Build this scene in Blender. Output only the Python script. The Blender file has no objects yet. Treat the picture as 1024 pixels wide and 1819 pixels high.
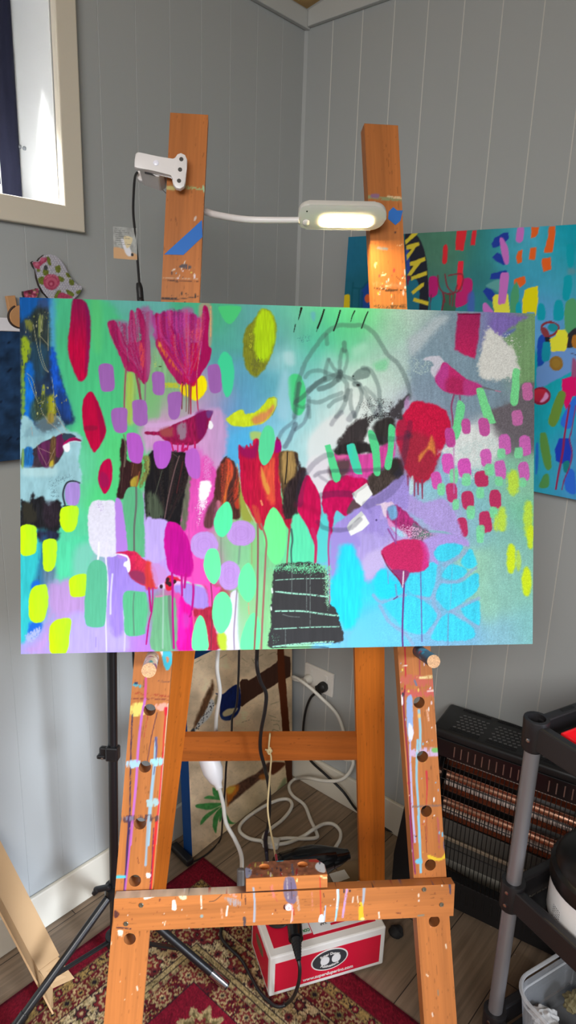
import bpy, bmesh, math, random
import numpy as np
from mathutils import Vector, Matrix

random.seed(7)
S = bpy.context.scene
COL = S.collection

# ---------------------------------------------------------------- survey of the room
# The camera was solved from the wall boards, skirtings and window; these helpers turn
# a reading in the 1024x1819 frame into a point on a known plane of the room.
FPX = 1189.3
PIT, ROL, AZ = math.radians(14.634), math.radians(1.989), math.radians(40.72)
CAM = np.array([0.0, 0.0, 1.5])
_F = np.array([0, math.cos(PIT), -math.sin(PIT)])
_U0 = np.array([0, math.sin(PIT), math.cos(PIT)])
_R0 = np.array([1.0, 0, 0])
_R = math.cos(ROL) * _R0 + math.sin(ROL) * _U0
_U = -math.sin(ROL) * _R0 + math.cos(ROL) * _U0
LD = np.array([math.sin(AZ), math.cos(AZ), 0])            # left wall, receding to the corner
RD = np.array([-math.cos(AZ), math.sin(AZ), 0])           # right wall, receding to the corner
LN = np.array([LD[1], -LD[0], 0])                         # left wall normal, into the room
RN = np.array([-RD[1], RD[0], 0])                         # right wall normal, into the room
CORNER = np.array([0.00435, 2.10943, 0.0])
UP = np.array([0, 0, 1.0])

def V3(p): return np.array(p, float)
def ray(x, y): return _F + _R * (x - 512) / FPX - _U * (y - 909.5) / FPX
def on_plane(x, y, p, n):
    d = ray(x, y); return CAM + d * (((V3(p) - CAM) @ V3(n)) / (d @ V3(n)))
def on_floor(x, y, z=0.0): return on_plane(x, y, (0, 0, z), UP)
def at_depth(x, y, z): return CAM + ray(x, y) * z
def on_left(x, y, off=0.0): return on_plane(x, y, CORNER + LN * off, LN)
def on_right(x, y, off=0.0): return on_plane(x, y, CORNER + RN * off, RN)
def project(P):
    v = np.asarray(P, float) - CAM
    z = v @ _F
    return 512 + FPX * (v @ _R) / z, 909.5 - FPX * (v @ _U) / z
def lw(s, z, off=0.0): return CORNER - LD * s + LN * off + UP * z     # a point on the left wall
def rw(s, z, off=0.0): return CORNER - RD * s + RN * off + UP * z     # a point on the right wall

# the easel's own frame: u right, v up along the leaning canvas, n towards the room
_h = _R * 0.9950 - _U * 0.0007 + _F * 0.0998
_d = _R * -0.0086 - _U * 0.9999 + _F * 0.0137
EX = _h / np.linalg.norm(_h)
EY = -(_d - EX * (_d @ EX)); EY /= np.linalg.norm(EY)
EN = np.cross(EX, EY)
_nin = -EN
EO = on_plane(512, 850, CAM + _nin * 1.1821, _nin)
def E(x, y, n=0.0): return on_plane(x, y, EO + EN * n, EN)
def EUV(x, y, n=0.0):
    p = E(x, y, n) - EO; return p @ EX, p @ EY
def EP(u, v, n=0.0): return EO + EX * u + EY * v + EN * n

# ---------------------------------------------------------------- object helpers
ORG = {}
def link(o, parent=None):
    COL.objects.link(o)
    if parent is not None: o.parent = parent
    return o
def thing(name, label, cat, loc, group=None):
    o = bpy.data.objects.new(name, None); COL.objects.link(o)
    o.empty_display_size = 0.05
    o.location = loc; ORG[o.name] = V3(loc)
    o['label'] = label; o['category'] = cat
    if group: o['group'] = group
    return o
def tag(o, label, cat, group=None, kind=None):
    o['label'] = label; o['category'] = cat
    if group: o['group'] = group
    if kind: o['kind'] = kind
    return o
def mesh_obj(name, me, mat, parent=None, label=None):
    o = bpy.data.objects.new(name, me)
    if mat: me.materials.append(mat)
    if parent is None:
        n = len(me.vertices); co = np.empty(n * 3); me.vertices.foreach_get('co', co); co = co.reshape(-1, 3)
        lo, hi = co.min(0), co.max(0); org = np.array([(lo[0] + hi[0]) / 2, (lo[1] + hi[1]) / 2, lo[2]])
        o.location = org
    else:
        org = ORG[parent.name]
    me.transform(Matrix.Translation(-Vector(org)))
    link(o, parent); ORG[o.name] = org
    if label: o['label'] = label
    return o
def build(name, bm, mat, parent=None, smooth=False, label=None, norm=True):
    if norm: bmesh.ops.recalc_face_normals(bm, faces=bm.faces)
    me = bpy.data.meshes.new(name); bm.to_mesh(me); bm.free()
    if smooth:
        for p in me.polygons: p.use_smooth = True
        try: me.set_sharp_from_angle(angle=math.radians(38))
        except Exception: pass
    return mesh_obj(name, me, mat, parent, label)
def struct(o): o['kind'] = 'structure'; return o

def frame(o, x, y, z):
    m = Matrix.Identity(4)
    for i, a in enumerate((x, y, z)):
        for j in range(3): m[j][i] = a[j]
    for j in range(3): m[j][3] = o[j]
    return m
def norm(v): v = V3(v); return v / np.linalg.norm(v)
def box(bm, o, ax, ay, az, sx, sy, sz, bev=0.0, seg=2):
    """box centred at o with axes ax, ay, az and full sizes sx, sy, sz"""
    r = bmesh.ops.create_cube(bm, size=1.0)
    vs = r['verts']
    bmesh.ops.transform(bm, matrix=frame(o, V3(ax) * sx, V3(ay) * sy, V3(az) * sz), verts=vs)
    if bev:
        es = list({e for v in vs for e in v.link_edges})
        bmesh.ops.bevel(bm, geom=es, offset=bev, segments=seg, profile=0.5, affect='EDGES')
X1, Y1, Z1 = V3((1, 0, 0)), V3((0, 1, 0)), V3((0, 0, 1))
def smooth_path(pts, n=8, closed=False):
    P = [V3(p) for p in pts]
    if len(P) < 3: return P
    out = []
    m = len(P)
    rng = range(m) if closed else range(m - 1)
    for i in rng:
        if closed: a, b, c, d = P[(i - 1) % m], P[i], P[(i + 1) % m], P[(i + 2) % m]
        else: a, b, c, d = P[max(i - 1, 0)], P[i], P[i + 1], P[min(i + 2, m - 1)]
        for k in range(n):
            t = k / n
            out.append(0.5 * ((2 * b) + (c - a) * t + (2 * a - 5 * b + 4 * c - d) * t * t + (3 * b - a - 3 * c + d) * t ** 3))
    if not closed: out.append(P[-1])
    return out
def tube(bm, pts, r, seg=10, caps=True, closed=False):
    P = [V3(p) for p in pts]
    n = len(P)
    rs = [r] * n if np.isscalar(r) else list(r)
    if len(rs) != n: rs = list(np.interp(np.linspace(0, 1, n), np.linspace(0, 1, len(rs)), rs))
    tang = []
    for i in range(n):
        a = P[i - 1] if (i > 0 or closed) else P[i]
        b = P[(i + 1) % n] if (i < n - 1 or closed) else P[i]
        t = b - a; l = np.linalg.norm(t); tang.append(t / l if l > 1e-9 else (tang[-1] if tang else Z1))
    ref = Z1 if abs(tang[0] @ Z1) < 0.9 else X1
    u = norm(np.cross(tang[0], ref)); rings = []
    for i in range(n):
        u = u - tang[i] * (u @ tang[i]); u = norm(u); w = np.cross(tang[i], u)
        rings.append([bm.verts.new(P[i] + (u * math.cos(2 * math.pi * k / seg) + w * math.sin(2 * math.pi * k / seg)) * rs[i]) for k in range(seg)])
    for i in range(n if closed else n - 1):
        A, B = rings[i], rings[(i + 1) % n]
        for k in range(seg): bm.faces.new((A[k], A[(k + 1) % seg], B[(k + 1) % seg], B[k]))
    if caps and not closed:
        bm.faces.new(rings[0][::-1]); bm.faces.new(rings[-1])
def lathe(bm, o, ax, ay, az, prof, seg=32, cap0=True, cap1=True):
    """profile of (radius, height) turned about az"""
    o, ax, ay, az = V3(o), V3(ax), V3(ay), V3(az); rings = []
    for r, z in prof:
        rings.append([bm.verts.new(o + az * z + (ax * math.cos(2 * math.pi * k / seg) + ay * math.sin(2 * math.pi * k / seg)) * r) for k in range(seg)])
    for A, B in zip(rings, rings[1:]):
        for k in range(seg): bm.faces.new((A[k], A[(k + 1) % seg], B[(k + 1) % seg], B[k]))
    if cap0: bm.faces.new(rings[0][::-1])
    if cap1: bm.faces.new(rings[-1])
def prism(bm, pts3, thick, bev=0.0):
    """extrude a planar outline of 3-D points by the vector thick"""
    a = [bm.verts.new(V3(p)) for p in pts3]; b = [bm.verts.new(V3(p) + V3(thick)) for p in pts3]
    f0 = bm.faces.new(a); f1 = bm.faces.new(b[::-1]); n = len(a)
    for i in range(n): bm.faces.new((a[i], b[i], b[(i + 1) % n], a[(i + 1) % n]))
    if bev:
        es = list(set(f0.edges) | set(f1.edges))
        bmesh.ops.bevel(bm, geom=es, offset=bev, segments=2, profile=0.5, affect='EDGES')
def ellipse_pts(c, ax, ay, rx, ry, n=24, p=2.0):
    out = []
    for k in range(n):
        t = 2 * math.pi * k / n; cx, sx = math.cos(t), math.sin(t)
        out.append(V3(c) + V3(ax) * rx * math.copysign(abs(cx) ** (2 / p), cx) + V3(ay) * ry * math.copysign(abs(sx) ** (2 / p), sx))
    return out

# ---------------------------------------------------------------- materials
def lin(c):
    c = np.asarray(c, float) / 255.0
    return np.where(c <= 0.04045, c / 12.92, ((c + 0.055) / 1.055) ** 2.4)
def mat(name, rgb, rough=0.5, metal=0.0, bump=0.0, bscale=200.0, spec=0.5, coat=0.0, var=0.0, vscale=20.0):
    m = bpy.data.materials.new(name); m.use_nodes = True
    nt = m.node_tree; b = nt.nodes['Principled BSDF']
    c = (*lin(rgb), 1.0)
    b.inputs['Base Color'].default_value = c
    b.inputs['Roughness'].default_value = rough; b.inputs['Metallic'].default_value = metal
    b.inputs['Specular IOR Level'].default_value = spec
    b.inputs['Coat Weight'].default_value = coat
    if var:
        tc = nt.nodes.new('ShaderNodeTexCoord'); nz = nt.nodes.new('ShaderNodeTexNoise')
        nz.inputs['Scale'].default_value = vscale; nz.inputs['Detail'].default_value = 5
        mr = nt.nodes.new('ShaderNodeMapRange'); mr.inputs['To Min'].default_value = 1 - var; mr.inputs['To Max'].default_value = 1 + var
        mx = nt.nodes.new('ShaderNodeMix'); mx.data_type = 'RGBA'; mx.blend_type = 'MULTIPLY'; mx.inputs['Factor'].default_value = 1
        nt.links.new(tc.outputs['Object'], nz.inputs['Vector']); nt.links.new(nz.outputs['Fac'], mr.inputs['Value'])
        mx.inputs['A'].default_value = c
        nt.links.new(mr.outputs['Result'], mx.inputs['B']); nt.links.new(mx.outputs['Result'], b.inputs['Base Color'])
    if bump: add_bump(m, bump, bscale)
    return m
def add_bump(m, strength, scale, dist=0.001):
    nt = m.node_tree; b = nt.nodes['Principled BSDF']
    tc = nt.nodes.new('ShaderNodeTexCoord'); nz = nt.nodes.new('ShaderNodeTexNoise'); nz.inputs['Scale'].default_value = scale
    nz.inputs['Detail'].default_value = 4
    bp = nt.nodes.new('ShaderNodeBump'); bp.inputs['Strength'].default_value = strength; bp.inputs['Distance'].default_value = dist
    nt.links.new(tc.outputs['Object'], nz.inputs['Vector']); nt.links.new(nz.outputs['Fac'], bp.inputs['Height']); nt.links.new(bp.outputs['Normal'], b.inputs['Normal'])
def paint_mat(name, rough=0.55, spec=0.4, bump=0.0, bscale=300.0):
    m = mat(name, (255, 255, 255), rough, spec=spec)
    nt = m.node_tree; a = nt.nodes.new('ShaderNodeAttribute'); a.attribute_name = 'paint'
    nt.links.new(a.outputs['Color'], nt.nodes['Principled BSDF'].inputs['Base Color'])
    if bump: add_bump(m, bump, bscale)
    return m
def emit_mat(name, rgb, strength):
    m = bpy.data.materials.new(name); m.use_nodes = True; nt = m.node_tree; b = nt.nodes['Principled BSDF']
    b.inputs['Base Color'].default_value = (*lin(rgb), 1); b.inputs['Emission Color'].default_value = (*lin(rgb), 1)
    b.inputs['Emission Strength'].default_value = strength
    return m
def clear_mat(name, rgb=(255, 255, 255), alpha=0.25, rough=0.15):
    """thin clear plastic or glass: mostly lets light straight through, with a glossy skin"""
    m = bpy.data.materials.new(name); m.use_nodes = True; nt = m.node_tree; b = nt.nodes['Principled BSDF']
    b.inputs['Base Color'].default_value = (*lin(rgb), 1); b.inputs['Roughness'].default_value = rough
    tr = nt.nodes.new('ShaderNodeBsdfTransparent'); mx = nt.nodes.new('ShaderNodeMixShader'); out = nt.nodes['Material Output']
    lw_ = nt.nodes.new('ShaderNodeLayerWeight'); lw_.inputs['Blend'].default_value = 0.35
    mr = nt.nodes.new('ShaderNodeMapRange'); mr.inputs['To Min'].default_value = alpha; mr.inputs['To Max'].default_value = min(1, alpha + 0.6)
    nt.links.new(lw_.outputs['Facing'], mr.inputs['Value']); nt.links.new(mr.outputs['Result'], mx.inputs['Fac'])
    nt.links.new(tr.outputs['BSDF'], mx.inputs[1]); nt.links.new(b.outputs['BSDF'], mx.inputs[2]); nt.links.new(mx.outputs['Shader'], out.inputs['Surface'])
    return m

# ---------------------------------------------------------------- brush work on mesh vertices
_rng = np.random.RandomState(11)
_TAB = _rng.rand(256, 256)
def vnoise(x, y, seed=0):
    x = x + seed * 17.31; y = y + seed * 9.77
    xi = np.floor(x).astype(int); yi = np.floor(y).astype(int); fx = x - xi; fy = y - yi
    fx = fx * fx * (3 - 2 * fx); fy = fy * fy * (3 - 2 * fy)
    g = lambda a, b: _TAB[a & 255, b & 255]
    return (g(xi, yi) * (1 - fx) + g(xi + 1, yi) * fx) * (1 - fy) + (g(xi, yi + 1) * (1 - fx) + g(xi + 1, yi + 1) * fx) * fy
def fbm(x, y, o=4, seed=0):
    s = 0; a = 0.5; t = 0
    for k in range(o): s = s + a * vnoise(x * 2 ** k, y * 2 ** k, seed + k); t += a; a *= 0.5
    return s / t
def sstep(a, b, x):
    t = np.clip((x - a) / (b - a), 0, 1); return t * t * (3 - 2 * t)

class Paint:
    """paints onto points with plane coordinates X, Y; colours are 0-255 sRGB until baked"""
    def __init__(s, X, Y, base=(200, 200, 200)):
        s.X, s.Y = np.asarray(X, float).ravel(), np.asarray(Y, float).ravel()
        s.C = np.tile(np.array(base, float), (len(s.X), 1)); s.o = (0, 0, 1.0); s.n = 0
    def at(s, ox, oy, sc): s.o = (ox, oy, sc); return s
    def _p(s, pts): ox, oy, sc = s.o; return np.array([(ox + p[0] / sc, oy + p[1] / sc) for p in pts])
    def _sel(s, x0, y0, x1, y1): return np.nonzero((s.X > x0) & (s.X < x1) & (s.Y > y0) & (s.Y < y1))[0]
    def field(s, cps, sig=28.0, warp=8.0):
        X = s.X + warp * (fbm(s.X / 25, s.Y / 60, 3, 1) - .5) * 2; Y = s.Y + warp * (fbm(s.X / 25, s.Y / 60, 3, 5) - .5) * 2
        num = np.zeros_like(s.C); den = np.zeros(len(X)) + 1e-9
        for x, y, c in cps:
            w = np.exp(-((X - x) ** 2 + (Y - y) ** 2) / (2 * sig * sig)) + 1e-7 / (1 + (X - x) ** 2 + (Y - y) ** 2)
            num += w[:, None] * np.array(c, float); den += w
        s.C = num / den[:, None]
    def _blend(s, i, al, col, var=0.0, st=(3, 30), c2=None, ax='y', rng=None, cols=None):
        s.n += 1
        X, Y = s.X[i], s.Y[i]; c = np.tile(np.array(col, float), (len(i), 1))
        if c2 is not None:
            q = {'x': X, 'y': Y, 'd': X + Y, 'e': X - Y}[ax]
            lo, hi = rng if rng else (q.min(), q.max()) if len(q) else (0, 1)
            t = np.clip((q - lo) / max(hi - lo, 1e-6), 0, 1); t = np.clip(t + .25 * (fbm(X / 4, Y / 25, 2, s.n) - .5), 0, 1)[:, None]
            c = c * (1 - t) + np.array(c2, float) * t
        if var: c = c * (1 + var * 2 * (fbm(X / st[0], Y / st[1], 3, s.n) - .5))[:, None]
        s.C[i] = s.C[i] * (1 - al[:, None]) + c * al[:, None]
    def _sdf(s, i, P, closed=True):
        X, Y = s.X[i], s.Y[i]; d = np.full(len(i), 1e9); ins = np.zeros(len(i), bool); n = len(P)
        for k in range(n if closed else n - 1):
            a, b = P[k], P[(k + 1) % n]; e = b - a; L = e @ e + 1e-9
            t = np.clip(((X - a[0]) * e[0] + (Y - a[1]) * e[1]) / L, 0, 1)
            d = np.minimum(d, (X - a[0] - t * e[0]) ** 2 + (Y - a[1] - t * e[1]) ** 2)
            if closed and a[1] != b[1]:
                ins ^= ((a[1] > Y) != (b[1] > Y)) & (X < (b[0] - a[0]) * (Y - a[1]) / (b[1] - a[1]) + a[0])
        d = np.sqrt(d); return np.where(ins, -d, d) if closed else d
    def poly(s, pts, col, soft=0.8, a=1.0, sm=True, rough=0.8, rs=6.0, dry=0.0, ds=(2.0, 14.0), **kw):
        P = s._p(pts)
        if sm: P = np.array(smooth_path(P, 5, True))
        m = soft + rough + 2; i = s._sel(P[:, 0].min() - m, P[:, 1].min() - m, P[:, 0].max() + m, P[:, 1].max() + m)
        if not len(i): return s
        d = s._sdf(i, P)
        if rough: d = d + rough * 2 * (fbm(s.X[i] / rs, s.Y[i] / rs, 3, s.n + 3) - .5)
        al = sstep(soft, -soft, d) * a
        if dry:
            g = fbm(s.X[i] / ds[0], s.Y[i] / ds[1], 3, s.n + 9)
            e = np.clip(-d / 12.0, 0, 1) * 0.35
            al = al * sstep(dry - .12, dry + .12, g + e)
        s._blend(i, al, col, **kw); return s
    def ell(s, x, y, rx, ry, col, ang=0, p=2.0, soft=0.8, a=1.0, rough=0.8, **kw):
        ca, sa = math.cos(math.radians(ang)), math.sin(math.radians(ang))
        pts = []
        for k in range(28):
            t = 2 * math.pi * k / 28; c_, s_ = math.cos(t), math.sin(t)
            u = rx * math.copysign(abs(c_) ** (2 / p), c_); v = ry * math.copysign(abs(s_) ** (2 / p), s_)
            pts.append((x + u * ca - v * sa, y + u * sa + v * ca))
        return s.poly(pts, col, soft, a, False, rough, **kw)
    def line(s, pts, w, col, a=1.0, soft=0.7, sm=True, w2=None, wob=0.0, dry=0.0, **kw):
        P = s._p(pts); sc = s.o[2]; w = w / sc; w2 = w if w2 is None else w2 / sc
        if sm and len(P) > 2: P = np.array(smooth_path(P, 6))
        m = max(w, w2) / 2 + soft + wob + 2; i = s._sel(P[:, 0].min() - m, P[:, 1].min() - m, P[:, 0].max() + m, P[:, 1].max() + m)
        if not len(i): return s
        X, Y = s.X[i], s.Y[i]; d = np.full(len(i), 1e9); n = len(P) - 1
        for k in range(n):
            a_, b_ = P[k], P[k + 1]; e = b_ - a_; L = e @ e + 1e-9
            t = np.clip(((X - a_[0]) * e[0] + (Y - a_[1]) * e[1]) / L, 0, 1)
            wd = (w + (w2 - w) * (k + t) / n) / 2
            d = np.minimum(d, np.hypot(X - a_[0] - t * e[0], Y - a_[1] - t * e[1]) - wd)
        if wob: d = d + wob * 2 * (fbm(X / 5, Y / 5, 2, s.n + 3) - .5)
        al = sstep(soft, -soft, d) * a
        if dry: al = al * sstep(dry - .12, dry + .12, fbm(X / 2, Y / 2, 3, s.n + 9))
        s._blend(i, al, col, **kw); return s
    def grain(s, pts, col, dens=0.5, sc=(1.2, 1.2), a=1.0, edge=10.0, sm=True, **kw):
        """dry speckle that thins out towards the edge of the outline"""
        P = s._p(pts)
        if sm: P = np.array(smooth_path(P, 5, True))
        i = s._sel(P[:, 0].min(), P[:, 1].min(), P[:, 0].max(), P[:, 1].max())
        if not len(i): return s
        d = -s._sdf(i, P); f = np.clip(d / edge, 0, 1)
        g = .72 * vnoise(s.X[i] / (.7 * sc[0]), s.Y[i] / (.7 * sc[1]), s.n + 2) + .28 * fbm(s.X[i] / 7, s.Y[i] / 9, 2, s.n)
        al = sstep(-.13, .13, g - (1 - dens * f)) * (d > 0) * a
        s._blend(i, al, col, **kw); return s
    def fan(s, base, tops, cols, w, n, seed, a=.45, dry=.42, spread=14):
        """loose dry brush strokes drawn from the top edge of a petal down to its base"""
        r = random.Random(seed)
        for k in range(n):
            q = r.random() * (len(tops) - 1); i = int(q); f = q - i
            tx = tops[i][0] * (1 - f) + tops[i + 1][0] * f + r.uniform(-4, 4); ty = tops[i][1] * (1 - f) + tops[i + 1][1] * f + r.uniform(-12, 16)
            bx, by = base[0] + r.uniform(-spread, spread), base[1] + r.uniform(-40, 10); e = r.uniform(.45, 1)
            mx, my = tx * .5 + bx * .5 + (tx - bx) * .10, ty * .5 + by * .5
            ex, ey = tx + (bx - tx) * e, ty + (by - ty) * e
            s.line([(tx, ty), (tx * (1 - e * .5) + mx * e * .5 + (tx - bx) * .04, ty + (ey - ty) * .5), (ex, ey)], w * r.uniform(.5, 1.3), r.choice(cols), a=a * r.uniform(.6, 1.2), w2=w * .4, dry=dry, soft=.8)
        return s
    def bake(s, gain=1.0): return lin(np.clip(s.C, 0, 255)) * gain

def grid_mesh(name, O, U, V, nu, nv, back=None):
    """a sheet O + U*i/nu + V*j/nv; with back (a vector) the sheet gets sides and a rear face"""
    O, U, V = V3(O), V3(U), V3(V)
    iu, jv = np.meshgrid(np.linspace(0, 1, nu + 1), np.linspace(0, 1, nv + 1))
    P = O + iu[..., None] * U + jv[..., None] * V; P = P.reshape(-1, 3)
    return P
def grid_faces(nu, nv):
    a = (np.arange(nv)[:, None] * (nu + 1) + np.arange(nu)[None, :]).ravel()
    return np.stack([a, a + 1, a + nu + 2, a + nu + 1], 1)
def raw_mesh(name, P, quads, colors=None, extra=None):
    """P vertices, quads (n,4); colors are linear rgb per vertex"""
    me = bpy.data.meshes.new(name); nq = len(quads)
    me.vertices.add(len(P)); me.vertices.foreach_set('co', np.asarray(P, np.float32).ravel())
    me.loops.add(nq * 4); me.loops.foreach_set('vertex_index', np.asarray(quads, np.int32).ravel())
    me.polygons.add(nq); me.polygons.foreach_set('loop_start', np.arange(0, nq * 4, 4, dtype=np.int32))
    try: me.polygons.foreach_set('loop_total', np.full(nq, 4, np.int32))
    except Exception: pass
    me.update(calc_edges=True); me.validate()
    if colors is not None: set_paint(me, colors)
    return me
def set_paint(me, colors):
    at = me.color_attributes.new('paint', 'FLOAT_COLOR', 'POINT')
    c = np.ones((len(me.vertices), 4), np.float32); c[:, :3] = colors
    at.data.foreach_set('color', c.ravel())
def painted_slab(name, O, U, V, T, nu, nv, fn, edge_rgb, matl, parent=None, label=None, edge_fn=None):
    """slab: painted front sheet (O,U,V), thickness vector T away from the front; fn(P)->linear rgb"""
    P = grid_mesh(name, O, U, V, nu, nv); Q = grid_faces(nu, nv); C = fn(P)
    loop = [*range(0, nu + 1), *[(nu + 1) * (j + 1) - 1 for j in range(1, nv + 1)], *[(nu + 1) * nv + i for i in range(nu - 1, -1, -1)], *[(nu + 1) * j for j in range(nv - 1, 0, -1)]]
    n0 = len(P); L = len(loop)
    rimF = P[loop]; rimB = P[loop] + V3(T)
    P2 = np.vstack([P, rimF, rimB, [O, V3(O) + V3(U), V3(O) + V3(U) + V3(V), V3(O) + V3(V)] + V3(T)])
    qs = [(n0 + (k + 1) % L, n0 + k, n0 + L + k, n0 + L + (k + 1) % L) for k in range(L)]
    b = n0 + 2 * L; qs.append((b + 3, b + 2, b + 1, b))
    ec = np.tile(lin(edge_rgb), (2 * L + 4, 1))
    if edge_fn is not None: ec[:2 * L] = edge_fn(np.vstack([rimF, rimB]))
    if np.cross(V3(U), V3(V)) @ V3(T) > 0:
        Q = Q[:, ::-1]; qs = [q[::-1] for q in qs]
    me = raw_mesh(name, P2, np.vstack([Q, np.array(qs)]), np.vstack([C, ec]))
    return mesh_obj(name, me, matl, parent, label)
def text_obj(name, body, parent, matl, o, ax, ay, size, depth=0.0004, align='CENTER', label=None, bold=0.0, follow=None):
    cu = bpy.data.curves.new(name, 'FONT'); cu.body = body; cu.size = size; cu.extrude = depth; cu.offset = bold
    cu.align_x = align; cu.align_y = 'CENTER'
    tmp = bpy.data.objects.new(name + '_tmp', cu); COL.objects.link(tmp)
    dg = bpy.context.evaluated_depsgraph_get(); dg.update()
    me = bpy.data.meshes.new_from_object(tmp.evaluated_get(dg)); bpy.data.objects.remove(tmp)
    me.name = name
    ax, ay = norm(ax), norm(ay); az = np.cross(ax, ay)
    n = len(me.vertices); co = np.empty(n * 3); me.vertices.foreach_get('co', co); co = co.reshape(-1, 3)
    if follow:                                   # bend the line of letters round an arc (radius, start angle offset)
        rad, sgn = follow
        t = co[:, 0] / rad; rr = rad + sgn * co[:, 1]
        co2 = np.stack([rr * np.sin(t), sgn * (rr * np.cos(t) - rad), co[:, 2]], 1); co = co2
    w = V3(o) + co[:, :1] * ax + co[:, 1:2] * ay + co[:, 2:] * az
    me.vertices.foreach_set('co', w.astype(np.float32).ravel()); me.update()
    me.materials.clear()
    return mesh_obj(name, me, matl, parent, label)
WORLD, P_DOOR, P_REAR, P_WIN, EXPO, LED = 0.25, 15.0, 16.3, 60.0, 0.0, 400.0
# ================================================================= camera
cd = bpy.data.cameras.new('camera'); cam = bpy.data.objects.new('camera', cd); COL.objects.link(cam)
cam.matrix_world = frame(CAM, _R, _U, -_F)
cd.sensor_fit = 'VERTICAL'; cd.sensor_height = 36.0; cd.lens = FPX * 36.0 / 1819.0
cd.clip_start = 0.02; cd.clip_end = 60
S.camera = cam

# ================================================================= materials of the room
M_wall = mat('wall_paint', (167, 170, 170), 0.55, spec=0.35, bump=0.05, bscale=60)
M_trim = mat('trim_paint', (214, 208, 194), 0.42)
M_cornice = mat('cornice_paint', (186, 188, 186), 0.5)
M_frame = mat('window_frame_paint', (216, 207, 190), 0.38, var=0.03, vscale=3)
M_jamb = mat('window_jamb_paint', (236, 238, 238), 0.3)
M_navy = mat('navy_cloth', (42, 45, 74), 0.7, var=0.15, vscale=6)
M_ply = mat('ceiling_ply', (205, 168, 112), 0.6, var=0.12, vscale=5)
M_glass = clear_mat('window_glass', (230, 240, 245), 0.06, 0.03)
M_chrome = mat('chrome', (210, 210, 212), 0.2, 1.0)

def floor_mat():
    m = bpy.data.materials.new('floor_planks'); m.use_nodes = True; nt = m.node_tree; N = nt.nodes; Lk = nt.links; b = N['Principled BSDF']
    tc = N.new('ShaderNodeTexCoord'); mp = N.new('ShaderNodeMapping'); mp.inputs['Rotation'].default_value = (0, 0, -(math.pi / 2 - AZ))
    Lk.new(tc.outputs['Object'], mp.inputs['Vector'])
    br = N.new('ShaderNodeTexBrick'); br.inputs['Scale'].default_value = 1.0; br.inputs['Brick Width'].default_value = 1.2; br.inputs['Row Height'].default_value = 0.152
    br.inputs['Mortar Size'].default_value = 0.0012; br.inputs['Mortar Smooth'].default_value = 0.1; br.inputs['Bias'].default_value = 0
    br.inputs['Color1'].default_value = (*lin((136, 116, 96)), 1); br.inputs['Color2'].default_value = (*lin((117, 99, 81)), 1); br.inputs['Mortar'].default_value = (*lin((40, 32, 27)), 1)
    Lk.new(mp.outputs['Vector'], br.inputs['Vector'])
    st = N.new('ShaderNodeMapping'); st.inputs['Scale'].default_value = (3.0, 60.0, 1.0); Lk.new(mp.outputs['Vector'], st.inputs['Vector'])
    nz = N.new('ShaderNodeTexNoise'); nz.inputs['Scale'].default_value = 1.2; nz.inputs['Detail'].default_value = 6; nz.inputs['Distortion'].default_value = 0.6
    Lk.new(st.outputs['Vector'], nz.inputs['Vector'])
    mr = N.new('ShaderNodeMapRange'); mr.inputs['From Min'].default_value = 0.3; mr.inputs['From Max'].default_value = 0.7; mr.inputs['To Min'].default_value = 0.72; mr.inputs['To Max'].default_value = 1.28
    Lk.new(nz.outputs['Fac'], mr.inputs['Value'])
    mx = N.new('ShaderNodeMix'); mx.data_type = 'RGBA'; mx.blend_type = 'MULTIPLY'; mx.inputs['Factor'].default_value = 1
    Lk.new(br.outputs['Color'], mx.inputs['A']); Lk.new(mr.outputs['Result'], mx.inputs['B'])
    # specks of dropped paint
    vo = N.new('ShaderNodeTexVoronoi'); vo.inputs['Scale'].default_value = 26; Lk.new(tc.outputs['Object'], vo.inputs['Vector'])
    cr = N.new('ShaderNodeMapRange'); cr.inputs['From Min'].default_value = 0.045; cr.inputs['From Max'].default_value = 0.03; Lk.new(vo.outputs['Distance'], cr.inputs['Value'])
    sp = N.new('ShaderNodeMath'); sp.operation = 'MULTIPLY'; Lk.new(cr.outputs['Result'], sp.inputs[0])
    sx = N.new('ShaderNodeSeparateColor'); Lk.new(vo.outputs['Color'], sx.inputs['Color'])
    gt = N.new('ShaderNodeMath'); gt.operation = 'GREATER_THAN'; gt.inputs[1].default_value = 0.7; Lk.new(sx.outputs['Red'], gt.inputs[0]); Lk.new(gt.outputs[0], sp.inputs[1])
    m2 = N.new('ShaderNodeMix'); m2.data_type = 'RGBA'; m2.inputs['B'].default_value = (*lin((165, 160, 160)), 1)
    Lk.new(mx.outputs['Result'], m2.inputs['A']); Lk.new(sp.outputs[0], m2.inputs['Factor'])
    Lk.new(m2.outputs['Result'], b.inputs['Base Color']); b.inputs['Roughness'].default_value = 0.5
    bp = N.new('ShaderNodeBump'); bp.inputs['Strength'].default_value = 0.15; bp.inputs['Distance'].default_value = 0.001
    Lk.new(nz.outputs['Fac'], bp.inputs['Height']); Lk.new(bp.outputs['Normal'], b.inputs['Normal'])
    return m
M_floor = floor_mat()

# ================================================================= room shell
LLEN, RLEN = 3.0, 2.05            # the right wall stops at the garden door
SLOPE = 0.2
CZ = 2.356
WS0, WS1, WZ0, WZ1 = 0.777, 1.55, 1.751, 2.262   # window opening in the left wall

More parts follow.
